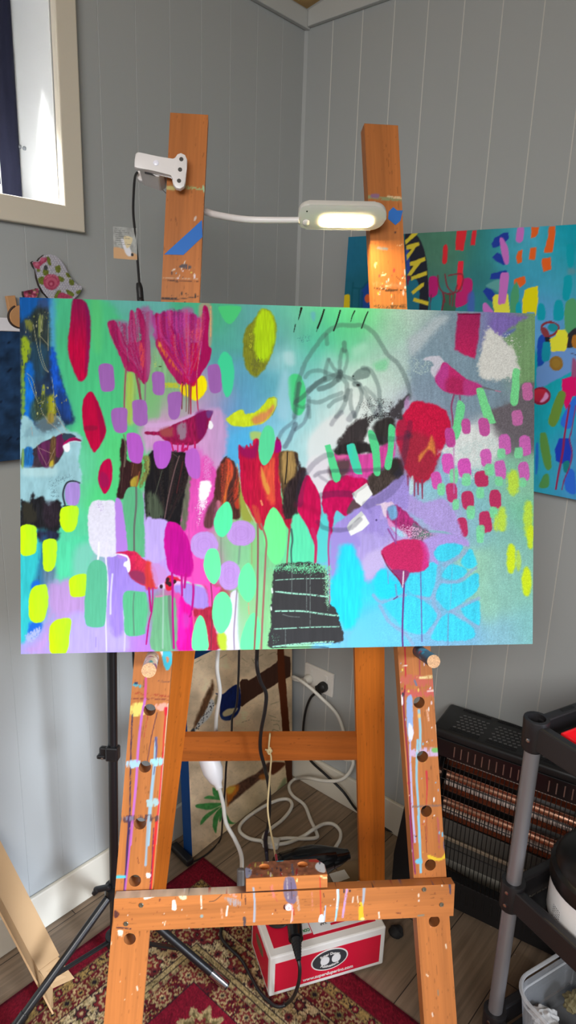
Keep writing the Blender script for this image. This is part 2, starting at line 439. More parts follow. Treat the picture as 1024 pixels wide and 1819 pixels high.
bm = bmesh.new()
def c2(a, b): return CORNER - LD * a - RD * b
fl = [bm.verts.new(c2(a, b)) for a, b in ((-.1, -.1), (LLEN, -.1), (LLEN, 3.2), (-.1, 3.2))]
bm.faces.new(fl)
low = [bm.verts.new(v.co + Vector((0, 0, -.05))) for v in fl]; bm.faces.new(low[::-1])
for i in range(4): bm.faces.new((fl[i], fl[(i + 1) % 4], low[(i + 1) % 4], low[i]))
struct(build('floor', bm, M_floor))
bm = bmesh.new()
top = [bm.verts.new(c2(a, b) + UP * (CZ + SLOPE * max(b, -.05))) for a, b in ((-.1, -.1), (LLEN, -.1), (LLEN, 3.2), (-.1, 3.2))]
bm.faces.new(top); hi = [bm.verts.new(v.co + Vector((0, 0, .04))) for v in top]; bm.faces.new(hi)
for i in range(4): bm.faces.new((top[i], top[(i + 1) % 4], hi[(i + 1) % 4], hi[i]))
struct(build('ceiling', bm, M_ply))

def board_wall(name, at, length, first, pitch, ztop, gd, hole=None, hilite=None):
    """tongue-and-groove lining: one skin with a real V-groove between the boards"""
    br = [(0.0, 0.0)]
    s = first
    while s < length - 0.02:
        br += [(s - .0022 * gd, 0.0), (s + .0004, -.0026 * gd), (s + .0016 * gd, 0.0)]; s += pitch
    br.append((length, 0.0))
    if hole:
        for hs in hole[:2]: br.append((hs, 0.0))
        br.sort(key=lambda q: q[0])
    bm = bmesh.new()
    for (s0, o0), (s1, o1) in zip(br, br[1:]):
        if s1 - s0 < 1e-6: continue
        mid = (s0 + s1) / 2
        zs = [(0.0, ztop)]
        if hole and hole[0] < mid < hole[1]: zs = [(0.0, hole[2]), (hole[3], ztop)]
        for z0, z1 in zs:
            v = [bm.verts.new(at(s0, z0, o0)), bm.verts.new(at(s1, z0, o1)), bm.verts.new(at(s1, z1, o1)), bm.verts.new(at(s0, z1, o0))]
            bm.faces.new(v).material_index = 1 if hilite and (o0 < -1e-6 or o1 < -1e-6) else 0
    # outer skin of the wall, 90 mm behind the boards
    zs = [(0.0, ztop, 0.0, length)] if not hole else [(0.0, hole[2], 0.0, length), (hole[3], ztop, 0.0, length), (hole[2], hole[3], 0.0, hole[0]), (hole[2], hole[3], hole[1], length)]
    for z0, z1, a, b in zs:
        bm.faces.new([bm.verts.new(at(b, z0, -.09)), bm.verts.new(at(a - .09 * (a == 0), z0, -.09)), bm.verts.new(at(a - .09 * (a == 0), z1, -.09)), bm.verts.new(at(b, z1, -.09))])
    bmesh.ops.remove_doubles(bm, verts=bm.verts, dist=1e-5)
    o = struct(build(name, bm, M_wall, norm=False))
    if hilite: o.data.materials.append(hilite)
    return o
board_wall('wall_left', lw, LLEN, 0.0955, 0.0955, 2.42, 0.45, (WS0, WS1, WZ0, WZ1))
board_wall('wall_right', rw, RLEN, 0.0935, 0.0965, 2.95, .75, None, mat('groove_highlight', (196, 195, 189), .5))  # paler groove faces: the highlight along the chamfers is put into their colour

def board(name, pts, thick, m, bev=0.002):
    bm = bmesh.new(); prism(bm, pts, thick, bev); return struct(build(name, bm, m))
board('baseboard_left', [lw(0.013, 0, 0.0008), lw(LLEN, 0, 0.0008), lw(LLEN, .112, 0.0008), lw(0.013, .112, 0.0008)], LN * 0.012, M_trim, 0.003)
board('baseboard_right', [rw(0.0, 0, 0.0008), rw(RLEN, 0, 0.0008), rw(RLEN, .112, 0.0008), rw(0.0, .112, 0.0008)], RN * 0.012, M_trim, 0.003)
board('trim_1', [lw(0.0, 2.312, 0.0008), lw(LLEN, 2.312, 0.0008), lw(LLEN, CZ - .001, 0.0008), lw(0.0, CZ - .001, 0.0008)], LN * 0.014, M_cornice)
board('trim_2', [rw(0.0155, 2.316, 0.0008), rw(RLEN, 2.33, 0.0008), rw(RLEN, CZ + SLOPE * RLEN - .006, 0.0008), rw(0.0155, CZ - .001, 0.0008)], RN * 0.014, M_cornice)
bm = bmesh.new(); prism(bm, [CORNER + UP * .112, CORNER - LD * .007 + UP * .112, CORNER - RD * .007 + UP * .112], UP * 2.2)
struct(build('trim_3', bm, M_wall))

# window on the left wall
wn = thing('window_1', 'white window with broad cream architrave and a dark navy drape', 'window', lw(1.16, WZ0)); wn['kind'] = 'structure'
AW = 0.058
def ring(name, s0, s1, z0, z1, w, o0, o1, m, parent, bev=0.003):
    bm = bmesh.new()
    R4 = lambda o: [[bm.verts.new(lw(a, b, o)) for a, b in q] for q in ([(s0, z0), (s1, z0), (s1, z1), (s0, z1)], [(s0 - w, z0 - w), (s1 + w, z0 - w), (s1 + w, z1 + w), (s0 - w, z1 + w)])]
    (bi, bo), (fi, fo) = R4(o0), R4(o1)
    for i in range(4):
        j = (i + 1) % 4
        for q in ((fi[i], fi[j], fo[j], fo[i]), (bi[j], bi[i], bo[i], bo[j]), (fo[i], fo[j], bo[j], bo[i]), (fi[j], fi[i], bi[i], bi[j])): bm.faces.new(q)
    bmesh.ops.bevel(bm, geom=list({e for v in fi + fo for e in v.link_edges if e.other_vert(v) in (set(fi) | set(fo)) and (e.other_vert(v) in fi) == (v in fi)}), offset=bev, segments=2, profile=.5, affect='EDGES')
    return build(name, bm, m, parent)
ring('architrave', WS0, WS1, WZ0, WZ1, AW if WZ1 + AW < 2.312 else 2.31 - WZ1, 0.0008, 0.018, M_frame, wn)
JD = 0.19
bm = bmesh.new()
for q in ([(WS0, WZ0), (WS1, WZ0), (WS1, WZ0 - .016), (WS0, WZ0 - .016)], [(WS0, WZ1), (WS1, WZ1), (WS1, WZ1 + .016), (WS0, WZ1 + .016)],
          [(WS0 - .016, WZ0), (WS0, WZ0), (WS0, WZ1), (WS0 - .016, WZ1)], [(WS1, WZ0), (WS1 + .016, WZ0), (WS1 + .016, WZ1), (WS1, WZ1)]):
    prism(bm, [lw(a, b, -JD) for a, b in q], LN * (JD - .002))
build('jamb_lining', bm, M_jamb, wn)
ring('stop_bead', WS0 + .0035, WS1 - .0035, WZ0 + .0035, WZ1 - .0035, .003, -.017, -.0005, M_jamb, wn, 0.0008)
ring('sash', WS0 + .05, WS1 - .05, WZ0 + .05, WZ1 - .05, .045, -JD + .004, -JD + .04, M_jamb, wn)
bm = bmesh.new(); box(bm, lw((WS0 + WS1) / 2, (WZ0 + WZ1) / 2, -JD + .02), LD, UP, LN, WS1 - WS0 - .12, WZ1 - WZ0 - .12, .004)
build('pane', bm, M_glass, wn)
# navy drape hanging inside the reveal
bm = bmesh.new()
n = 60; rows = []
for j in range(2):
    r = []
    for k in range(n + 1):
        s = WS0 + .004 + .325 * k / n
        o = -.146 + .006 * math.sin(k * .45) + .002 * math.sin(k * 1.3)
        r.append(bm.verts.new(lw(s + (.002 * math.sin(k) if j else 0), (WZ0 + .004, WZ1 - .01)[j], o)))
    rows.append(r)
for k in range(n): bm.faces.new((rows[0][k], rows[0][k + 1], rows[1][k + 1], rows[1][k]))
r = bmesh.ops.solidify(bm, geom=bm.faces[:], thickness=0.003)
build('drape', bm, M_navy, wn, smooth=True)
bm = bmesh.new()
for x, y in ((37, 261), (45, 264)):
    p = on_plane(x, y, lw(WS0, 0), LD); lathe(bm, p - LD * .0, UP, LN, -LD, [(.004, 0), (.004, .004), (.002, .006)], 12)
build('catch', bm, mat('catch_grey', (120, 124, 130), .4), wn)

# ================================================================= light
w = bpy.data.worlds.new('sky'); S.world = w; w.use_nodes = True
bgn = w.node_tree.nodes['Background']; bgn.inputs['Color'].default_value = (1.0, 0.985, 0.955, 1); bgn.inputs['Strength'].default_value = WORLD
def area(name, loc, target, sx, sy, power, rgb=(1, 1, 1), spread=180):
    ld = bpy.data.lights.new(name, 'AREA'); ld.shape = 'RECTANGLE'; ld.size = sx; ld.size_y = sy; ld.energy = power; ld.color = rgb; ld.spread = math.radians(spread)
    o = bpy.data.objects.new(name, ld); COL.objects.link(o)
    d = norm(V3(target) - V3(loc)); z = -d; x = norm(np.cross(UP, z)); y = np.cross(z, x)
    o.matrix_world = frame(loc, x, y, z); return o
# daylight through the glazed garden door, out of frame behind the camera to the right
area('door_daylight', (1.85, -.60, 1.10), (-.88, 1.16, -.12), .75, 1.5, P_DOOR, (.86, .95, 1.08), 43)
# fill lamp added in the open rear of the shell, behind the camera
area('rear_daylight', (-.35, -1.4, 2.15), (-.10, 1.2, .95), 1.6, .8, P_REAR, (1.0, .985, .96), 88)
# sunlit yard outside the small window
area('window_daylight', lw(1.95, 2.57, -.335), lw(WS0, 1.84, -.06), .10, .10, P_WIN, (1, .99, .97), 40)
S.view_settings.view_transform = 'Standard'; S.view_settings.look = 'None'; S.view_settings.exposure = EXPO; S.view_settings.gamma = 1.0
S.view_settings.use_curve_mapping = False
S.cycles.use_denoising = True
# ================================================================= easel
M_wood = paint_mat('easel_varnished_pine', 0.45, 0.3)
M_screw = mat('screw_steel', (150, 140, 120), 0.35, 0.9)
M_tape = mat('blue_masking_tape', (28, 104, 190), 0.6, var=0.05)
WOOD = (190, 115, 59); WOODTOP = (190, 112, 52)
easel = thing('easel', 'orange pine studio easel splashed with paint, standing under the abstract canvas', 'easel', (-.02, 1.05, 0.0))

def wood_base(p, seed, u, v, tone=WOOD):
    """varnished pine: long streaks along v (metres), slow drift, a few dark flecks"""
    g = fbm(u * 420, v * 9, 4, seed) - .5; g2 = fbm(u * 60, v * 2.2, 3, seed + 4) - .5
    p.C = np.array(tone, float)[None, :] * (1 + .16 * g + .22 * g2)[:, None]
    fl = sstep(.77, .84, fbm(u * 700, v * 60, 3, seed + 7)); p.C = p.C * (1 - .2 * fl[:, None])

def make_post(name, centers, w, holes, topn, thick, hr, paintfn, seed, label=None):
    """front leg: painted front and plain back with bored holes, sides, bore walls"""
    cu = np.array([EUV(x, y, topn) for x, y in centers]); o = np.argsort(cu[:, 1]); cu = cu[o]
    v1 = cu[-1, 1]
    # foot: where the leg meets the floor
    base_dir = (cu[1] - cu[0]) / (cu[1, 1] - cu[0, 1])
    v0 = cu[0, 1]
    zf = lambda v: EP(0, v, topn)[2]
    vf = cu[0, 1] - (EP(cu[0, 0], cu[0, 1], topn)[2] - .0165) / EY[2]
    cu = np.vstack([[cu[0] + base_dir * (vf - cu[0, 1])], cu])
    cen = lambda v: np.interp(v, cu[:, 1], cu[:, 0])
    nu = 44; nv = int((v1 - vf) / .0022)
    H = [EUV(x, y, topn) for x, y in holes]
    def face(n, nuu, nvv):
        jj = np.linspace(-.5, .5, nuu + 1); vv = np.linspace(vf, v1, nvv + 1)
        Vv, J = np.meshgrid(vv, jj, indexing='ij'); Uu = cen(Vv) + J * w
        cell = max(w / nuu, (v1 - vf) / nvv); keep = np.ones((nvv, nuu), bool)
        mu = (Uu[:-1, :-1] + Uu[1:, 1:]) / 2; mv = (Vv[:-1, :-1] + Vv[1:, 1:]) / 2
        for hu, hv in H:
            r = np.hypot(Uu - hu, Vv - hv); near = np.abs(r - hr) < cell * .72
            f = np.where(near, hr / np.maximum(r, 1e-6), 1); Uu = hu + (Uu - hu) * f; Vv = hv + (Vv - hv) * f
            keep &= ~(np.hypot(mu - hu, mv - hv) < hr * .995)
        P = EO + Uu[..., None] * EX + Vv[..., None] * EY + n * EN
        return P.reshape(-1, 3), grid_faces(nuu, nvv)[keep.ravel()], Uu.ravel(), Vv.ravel()
    P, Q, U_, V_ = face(topn, nu, nv)
    px, py = project(P); p = Paint(px, py); wood_base(p, seed, U_ - cen(V_), V_)
    paintfn(p); C = p.bake(.80)
    Pb, Qb, Ub, Vb = face(topn - thick, 22, nv // 2)
    pb = Paint(Ub, Vb); wood_base(pb, seed + 1, Ub, Vb); Cb = pb.bake()
    n0 = len(P); allP = [P, Pb]; allC = [C, Cb]; allQ = [Q, Qb[:, ::-1] + n0]; k = n0 + len(Pb)
    def strip(a, b, closed=False, col=None, rev=False):
        nonlocal k
        m = len(a); allP.extend([a, b]); q = []
        for i in range(m if closed else m - 1):
            j = (i + 1) % m; t = (k + i, k + j, k + m + j, k + m + i); q.append(t[::-1] if rev else t)
        allQ.append(np.array(q)); cc = lin(WOOD if col is None else col); allC.append(np.tile(cc, (2 * m, 1))); k += 2 * m
    vv = np.linspace(vf, v1, 120)
    for sg in (-.5, .5):
        a = np.array([EP(cen(v) + sg * w, v, topn) for v in vv]); b = np.array([EP(cen(v) + sg * w, v, topn - thick) for v in vv]); strip(a, b, rev=sg < 0, col=(186, 114, 60))
    for v, rv in ((vf, False), (v1, True)):
        a = np.array([EP(cen(v) - w / 2, v, topn), EP(cen(v) + w / 2, v, topn)]); b = a - EN * thick; strip(a, b, rev=not rv)
    for hu, hv in H:
        t = np.linspace(0, 2 * np.pi, 25)[:-1]
        a = np.array([EP(hu + hr * math.cos(q), hv + hr * math.sin(q), topn) for q in t]); strip(a, a - EN * thick, True, (150, 92, 50), rev=True)
    me = raw_mesh(name, np.vstack(allP), np.vstack(allQ), np.vstack(allC))
    return mesh_obj(name, me, M_wood, easel, label)

def splat(p, x0, x1f, y0, y1, n, cols, seed, rmin=.6, rmax=2.0):
    r = random.Random(seed)
    for _ in range(n):
        y = r.uniform(y0, y1); a, b = x1f(y) if callable(x1f) else (x0, x1f); x = r.uniform(a, b); rr = r.uniform(rmin, rmax) * r.uniform(.4, 1)
        p.ell(x, y, rr, rr * r.uniform(.8, 3), r.choice(cols), soft=.6, rough=.5)

PC = [(245, 240, 235), (235, 215, 225), (120, 190, 215), (60, 50, 60), (200, 60, 70), (240, 210, 90), (150, 170, 190)]
def paint_left(p):
    p.at(0, 0, 1)
    X, Y = p.X, p.Y
    # above the canvas
    p.line([(299, 332), (330, 333), (364, 336)], 5, (170, 190, 130), dry=.42); p.line([(299, 334), (309, 335)], 7, (205, 190, 120)); p.line([(361, 331), (363, 340)], 3, (170, 215, 175))
    p.line([(290, 494), (352, 496)], 1.2, (215, 190, 170), dry=.4); p.line([(289, 497), (352, 500)], 1, (90, 50, 30), dry=.4)
    p.poly([(318, 474), (328, 468), (341, 474), (332, 479)], (90, 80, 85), dry=.45); p.ell(309, 479, 4, 1.5, (235, 225, 220), -25); p.ell(347, 388, 2, 4, (220, 200, 190), 25); p.line([(327, 469), (329, 464)], 1.5, (235, 230, 225))
    p.line([(296, 497), (316, 500)], 2.5, (70, 40, 30), dry=.4); p.line([(289, 530), (312, 531)], 4, (60, 38, 30), dry=.35); p.line([(312, 532), (352, 527)], 1.6, (80, 50, 35), dry=.4); splat(p, 290, 350, 470, 500, 16, PC, 3)
    splat(p, 300, 350, 520, 540, 10, [(60, 40, 30)], 4)
    # below the canvas (tile 150,1140)
    p.at(150, 1140, 2.926)
    p.poly([(405, 45), (450, 50), (456, 110), (430, 150), (408, 100)], (70, 195, 215)); p.poly([(425, 80), (440, 85), (432, 110)], (225, 140, 90)); p.poly([(390, 40), (408, 45), (405, 75)], (235, 225, 230))
    p.line([(385, 205), (440, 207)], 6, (110, 70, 60), dry=.45); p.line([(255, 265), (440, 285)], 12, (165, 70, 40), dry=.5); p.line([(250, 295), (440, 300)], 9, (130, 60, 45), dry=.48); p.line([(258, 225), (295, 232)], 14, (70, 170, 190), dry=.45); p.ell(268, 215, 10, 8, (40, 60, 90))
    p.poly([(245, 325), (310, 318), (318, 375), (246, 385)], (228, 205, 105), dry=.35); p.poly([(370, 325), (438, 320), (436, 362), (375, 350)], (235, 165, 145), dry=.45)
    p.line([(320, 190), (316, 300)], 13, (205, 80, 130)); p.line([(316, 300), (296, 400), (280, 560), (268, 740), (255, 880), (240, 1053)], 13, (190, 105, 185)); p.line([(250, 370), (242, 560), (238, 800), (236, 1053)], 7, (55, 40, 70), dry=.3)
    p.line([(425, 345), (424, 375)], 16, (215, 20, 50)); p.line([(424, 370), (413, 500), (398, 760), (370, 1053)], 7, (205, 30, 45)); p.line([(405, 640), (385, 850), (360, 1053)], 6, (225, 60, 60))
    p.line([(372, 500), (368, 600), (352, 760), (340, 900), (330, 1053)], 14, (150, 180, 195), w2=20); p.line([(372, 500), (375, 580), (360, 690)], 13, (95, 85, 125), w2=4); p.poly([(318, 825), (380, 815), (382, 850), (325, 855)], (165, 190, 190), dry=.5)
    p.line([(378, 370), (348, 500), (322, 660)], 4, (75, 40, 60)); p.line([(330, 380), (310, 500)], 3, (170, 50, 50), dry=.4)
    p.poly([(222, 620), (290, 618), (292, 648), (222, 655)], (165, 200, 225), dry=.44); p.poly([(345, 612), (408, 605), (406, 640), (350, 642)], (160, 215, 225), dry=.44)
    p.poly([(200, 905), (380, 900), (380, 940), (195, 940)], (90, 60, 60), dry=.58); p.line([(437, 320), (375, 1053)], 3.5, (245, 225, 210), dry=.25)
    p.at(0, 1450, 2.926)
    p.line([(672, 0), (660, 200), (648, 390)], 11, (60, 35, 80)); p.line([(690, 0), (675, 150), (660, 300), (652, 380)], 9, (175, 90, 165)); p.line([(775, 0), (765, 130), (757, 255)], 12, (150, 165, 175)); p.line([(812, 30), (800, 200), (785, 385)], 9, (220, 40, 35)); p.line([(800, 60), (790, 250), (780, 380)], 6, (110, 30, 70), dry=.3)
    p.poly([(606, 308), (650, 308), (650, 322), (606, 322)], (80, 195, 205)); p.poly([(760, 295), (785, 300), (780, 320), (765, 318)], (235, 225, 215)); p.poly([(640, 5), (690, 0), (690, 22), (640, 20)], (120, 110, 130), dry=.45); p.line([(715, 215), (722, 245)], 5, (110, 55, 40), dry=.4)
    p.poly([(600, 495), (625, 490), (622, 520), (605, 530)], (90, 50, 45), dry=.45); p.line([(612, 580), (680, 585)], 8, (70, 45, 40), dry=.35); p.poly([(615, 592), (638, 595), (636, 620), (616, 618)], (240, 210, 185))
    p.line([(712, 885), (716, 905)], 7, (245, 215, 190)); splat(p, 0, lambda y: (300 - .0735 * (y - 201) - 0, 362 - .076 * (y - 201)), 1170, 1570, 70, PC, 5)
    p.at(0, 0, 1); splat(p, 195, 260, 1660, 1819, 14, [(150, 80, 40), (235, 190, 150)], 6, .5, 1.2)
def paint_right(p):
    p.at(600, 395, 4.6545)
    p.line([(335, 213), (410, 218)], 20, (120, 140, 160), dry=.3); p.line([(300, 210), (555, 220)], 5, (150, 110, 90), dry=.5)
    p.poly([(300, 480), (400, 500), (590, 500), (590, 540), (310, 530)], (190, 130, 90), dry=.55); p.line([(365, 440), (400, 430)], 10, (245, 235, 215), dry=.3); p.line([(305, 545), (350, 550), (420, 553), (585, 570)], 12, (80, 50, 25), dry=.45); p.line([(400, 565), (490, 562)], 12, (70, 42, 25), dry=.3); p.line([(310, 690), (400, 700), (590, 690)], 26, (110, 70, 40), dry=.5)
    p.poly([(555, 530), (588, 525), (588, 550), (555, 545)], (240, 230, 225), dry=.3); p.line([(400, 525), (440, 522)], 7, (240, 230, 215)); p.ell(538, 463, 7, 6, (250, 240, 200)); p.line([(490, 450), (520, 480)], 5, (120, 70, 30), dry=.4); p.ell(478, 83, 8, 6, (90, 60, 50)); p.poly([(300, 350), (325, 330), (318, 380)], (235, 205, 160), dry=.4); p.line([(500, 190), (550, 180)], 14, (225, 190, 150), dry=.5)
    p.at(0, 0, 1); p.line([(655, 350), (718, 356)], 6, (150, 155, 110), dry=.3); p.poly([(660, 345), (674, 345), (672, 352), (660, 351)], (150, 110, 140)); p.line([(690, 349), (714, 352)], 4, (235, 205, 160), dry=.35); splat(p, 668, 722, 480, 545, 30, PC, 8)
    p.at(680, 1140, 2.977)
    p.line([(118, 20), (122, 150), (118, 250)], 8, (195, 40, 50)); p.line([(196, 60), (198, 250)], 8, (175, 70, 70), w2=5)
    p.poly([(100, 180), (180, 175), (270, 200), (270, 240), (180, 235), (100, 225)], (200, 100, 80), dry=.5); p.poly([(100, 255), (280, 250), (280, 290), (100, 288)], (205, 95, 85), dry=.5); p.line([(200, 190), (262, 185)], 14, (240, 215, 150), dry=.4); p.line([(170, 205), (180, 230)], 10, (110, 120, 140)); p.line([(240, 262), (270, 258)], 10, (240, 210, 200), dry=.4); p.line([(105, 130), (130, 125)], 5, (240, 215, 200))
    p.line([(118, 255), (112, 340), (135, 640), (148, 900), (160, 1060)], 9, (140, 35, 60)); p.line([(104, 285), (104, 330)], 10, (240, 235, 240)); p.poly([(130, 295), (158, 298), (160, 480), (135, 500), (128, 400)], (150, 175, 220), dry=.25); p.poly([(140, 430), (165, 470), (155, 520), (138, 520)], (225, 225, 245)); p.line([(145, 520), (150, 700), (160, 900), (172, 1060)], 10, (190, 180, 225), dry=.2)
    p.line([(192, 360), (200, 470), (198, 570)], 13, (150, 195, 210)); p.ell(194, 392, 8, 14, (230, 190, 120)); p.poly([(150, 575), (220, 560), (300, 565), (300, 605), (150, 605)], (205, 175, 205), dry=.4); p.poly([(262, 565), (298, 560), (298, 582), (264, 584)], (120, 185, 100)); p.line([(186, 520), (180, 700), (190, 870), (195, 1060)], 12, (145, 190, 205)); p.line([(233, 685), (236, 770), (232, 870)], 12, (200, 55, 60), w2=3); p.line([(235, 360), (245, 420)], 10, (225, 165, 130), dry=.4); p.line([(160, 872), (315, 866)], 10, (140, 105, 90), dry=.4); p.line([(232, 900), (235, 1060)], 3, (160, 60, 50)); p.line([(290, 930), (300, 1060)], 8, (190, 95, 90), dry=.4)
    p.line([(285, 440), (295, 520)], 8, (245, 215, 190), dry=.4)
    p.at(660, 1450, 2.813)
    p.line([(190, 0), (210, 200), (220, 285)], 9, (150, 50, 100)); p.line([(235, 0), (243, 130), (248, 280)], 12, (140, 195, 215)); p.poly([(222, 218), (252, 210), (254, 236), (225, 236)], (120, 195, 220)); p.poly([(285, 192), (345, 210), (372, 180), (374, 205), (340, 222), (292, 215)], (240, 200, 50)); p.line([(335, 20), (340, 160)], 10, (185, 95, 85), dry=.35); p.line([(268, 30), (278, 180)], 4, (140, 70, 50), dry=.35); p.poly([(362, 120), (374, 120), (374, 170), (364, 165)], (90, 80, 110), dry=.3)
    p.line([(333, 870), (336, 895)], 7, (160, 130, 100)); p.line([(305, 985), (308, 998)], 7, (245, 220, 200)); p.line([(372, 640), (376, 660)], 6, (245, 220, 190)); p.line([(275, 790), (285, 800)], 6, (245, 220, 190)); p.line([(240, 880), (242, 940)], 3, (120, 60, 30), dry=.3)
    p.at(0, 0, 1); splat(p, 0, lambda y: (705 + .068 * (y - 1157), 766 + .068 * (y - 1157)), 1170, 1560, 60, PC, 9)

PN, PT = -.0245, .030
LH = [(266, 1261), (257.7, 1362), (249, 1463), (240, 1564.5), (230.7, 1668)]
RH = [(745, 1248), (751, 1344), (758, 1441), (765, 1536.5), (772, 1636.5)]
make_post('front_leg', [(336.5, 202), (320, 535), (273.5, 1157), (245.3, 1499), (218, 1819)], .0668, LH, PN, PT, .0106, paint_left, 21)
make_post('front_leg', [(677.7, 221), (694.5, 552), (736.6, 1157), (760, 1493), (783.5, 1819)], .0628, RH, PN, PT, .0106, paint_right, 31)

def wood_box(name, O, U, V, T, tone, seed, fn=None, nu=40, nv=40, parent=None, label=None, along='u', edge=None):
    """board with a grained front (O,U,V) and thickness T; painted on by fn in frame coordinates"""
    def f(P):
        px, py = project(P); p = Paint(px, py); a = (P - V3(O)) @ norm(U); b = (P - V3(O)) @ norm(V)
        if along == 'u': wood_base(p, seed, b, a, tone)
        else: wood_base(p, seed, a, b, tone)
        if fn: fn(p)
        return p.bake()
    return painted_slab(name, O, U, V, T, nu, nv, f, edge or tone, M_wood, parent, label, edge_fn=(lambda P: f(P)) if fn else None)

# front tray: rail, ledge block with brush holes, screws
tl, tr, br_, bl = E(203, 1596.5, .002), E(799.5, 1563.5, .002), E(806, 1627, .002), E(200.5, 1656, .002)
def paint_rail(p):
    p.at(390, 1500, 3.103)
    T = [(120, 60, 45), (110, 70, 60)]
    X, Y = p.X, p.Y
    p.line([(188, 240), (195, 330), (192, 425)], 11, (165, 170, 180)); p.poly([(365, 185), (410, 185), (430, 270), (415, 325), (375, 318), (352, 260)], (125, 105, 115), c2=(110, 95, 125)); p.line([(372, 190), (380, 300)], 8, (165, 150, 150), dry=.4); p.line([(395, 190), (400, 300)], 6, (90, 75, 85), dry=.4)
    p.poly([(360, 335), (385, 328), (405, 345), (400, 362), (370, 360)], (240, 225, 225)); p.ell(362, 345, 8, 14, (90, 35, 35)); p.line([(400, 330), (402, 420)], 7, (210, 140, 150), dry=.25); p.line([(408, 355), (412, 388)], 6, (175, 40, 40)); p.line([(430, 290), (438, 360)], 14, (190, 150, 125), dry=.35); p.line([(405, 360), (395, 430)], 5, (235, 205, 190))
    p.line([(555, 180), (558, 300), (560, 400)], 5, (205, 50, 40)); p.poly([(555, 390), (572, 388), (575, 428), (548, 428)], (240, 240, 245)); p.line([(585, 340), (577, 425)], 8, (175, 195, 220)); p.line([(650, 215), (655, 300), (640, 420)], 15, (150, 205, 230), w2=8); p.line([(640, 212), (652, 260), (648, 350)], 8, (240, 240, 245)); p.line([(705, 245), (692, 320), (680, 400)], 12, (195, 150, 190), dry=.3); p.line([(685, 225), (688, 265)], 8, (70, 55, 60)); p.ell(720, 256, 6, 7, (60, 45, 50)); p.line([(800, 215), (795, 300), (787, 350)], 17, (165, 170, 180), w2=8); p.poly([(775, 320), (790, 330), (795, 415), (770, 418), (768, 360)], (240, 180, 40)); p.ell(790, 410, 12, 8, (250, 220, 130)); p.line([(762, 285), (765, 320)], 5, (235, 215, 190)); p.line([(738, 290), (735, 320)], 6, (235, 215, 200)); p.line([(880, 375), (882, 405)], 7, (245, 220, 200)); p.line([(975, 378), (1000, 378)], 4, (110, 60, 40), dry=.3); p.ell(872, 218, 12, 4, (245, 210, 150)); p.line([(280, 235), (320, 315)], 5, (185, 90, 70), dry=.4); p.line([(290, 230), (300, 290)], 16, (215, 120, 110), dry=.5); p.line([(510, 260), (515, 360)], 7, (205, 125, 100), dry=.4); p.line([(575, 270), (577, 290)], 4, (60, 40, 35)); p.line([(138, 405), (140, 450)], 16, (85, 70, 70), dry=.25); p.line([(142, 280), (145, 330)], 6, (80, 50, 45), dry=.35); p.line([(122, 270), (124, 300)], 4, (70, 45, 40)); p.line([(430, 195), (425, 205)], 8, (245, 230, 150)); p.line([(560, 178), (590, 185)], 9, (245, 215, 150), dry=.2)
    p.at(300, 1450, 2.438)
    p.line([(55, 345), (62, 350)], 22, (245, 235, 220), dry=.25); p.line([(22, 370), (26, 400)], 16, (245, 240, 230), dry=.2); p.line([(140, 345), (142, 400)], 6, (240, 220, 200), dry=.3); p.line([(255, 390), (250, 430)], 7, (245, 235, 220), dry=.2); p.ell(143, 433, 7, 7, (150, 160, 150)); p.poly([(245, 350), (300, 360), (320, 385), (280, 390), (250, 372)], (170, 150, 145), dry=.5); p.line([(175, 370), (200, 365), (230, 340)], 2.5, (60, 50, 50)); p.line([(228, 400), (232, 440)], 8, (225, 150, 110), dry=.4); p.line([(268, 335), (290, 345)], 14, (220, 150, 130), dry=.4)
    p.at(0, 1450, 2.926)
    p.line([(755, 425), (800, 412)], 16, (250, 240, 225), dry=.2); p.line([(905, 445), (900, 480)], 14, (250, 240, 225), dry=.2); p.poly([(935, 405), (965, 405), (970, 430), (940, 430)], (245, 225, 170), dry=.25); p.line([(830, 440), (832, 430)], 6, (120, 60, 40)); p.line([(860, 545), (855, 570)], 4, (245, 220, 190)); p.poly([(595, 490), (612, 495), (620, 512), (602, 530), (594, 520)], (90, 50, 45), dry=.4); p.line([(608, 578), (680, 585)], 8, (80, 50, 50), dry=.35); p.poly([(614, 592), (638, 592), (638, 605), (614, 605)], (245, 215, 190))
    p.at(660, 1450, 2.813)
    p.ell(237, 395, 4, 9, (250, 225, 200)); p.line([(352, 335), (355, 350)], 5, (250, 235, 215)); p.poly([(385, 320), (398, 322), (400, 390), (392, 380)], (80, 70, 90), dry=.35); p.line([(130, 485), (148, 487)], 3, (120, 60, 40)); p.line([(38, 480), (40, 500)], 5, (245, 220, 200)); p.line([(235, 497), (262, 494)], 8, (140, 130, 110)); p.line([(200, 300), (245, 293)], 16, (150, 30, 45), dry=.25)
    p.at(0, 0, 1); splat(p, 205, 800, 1570, 1650, 90, [(235, 215, 200), (150, 80, 45), (190, 110, 70), (120, 60, 40)], 12, .4, 1.3)
rail_o = bl
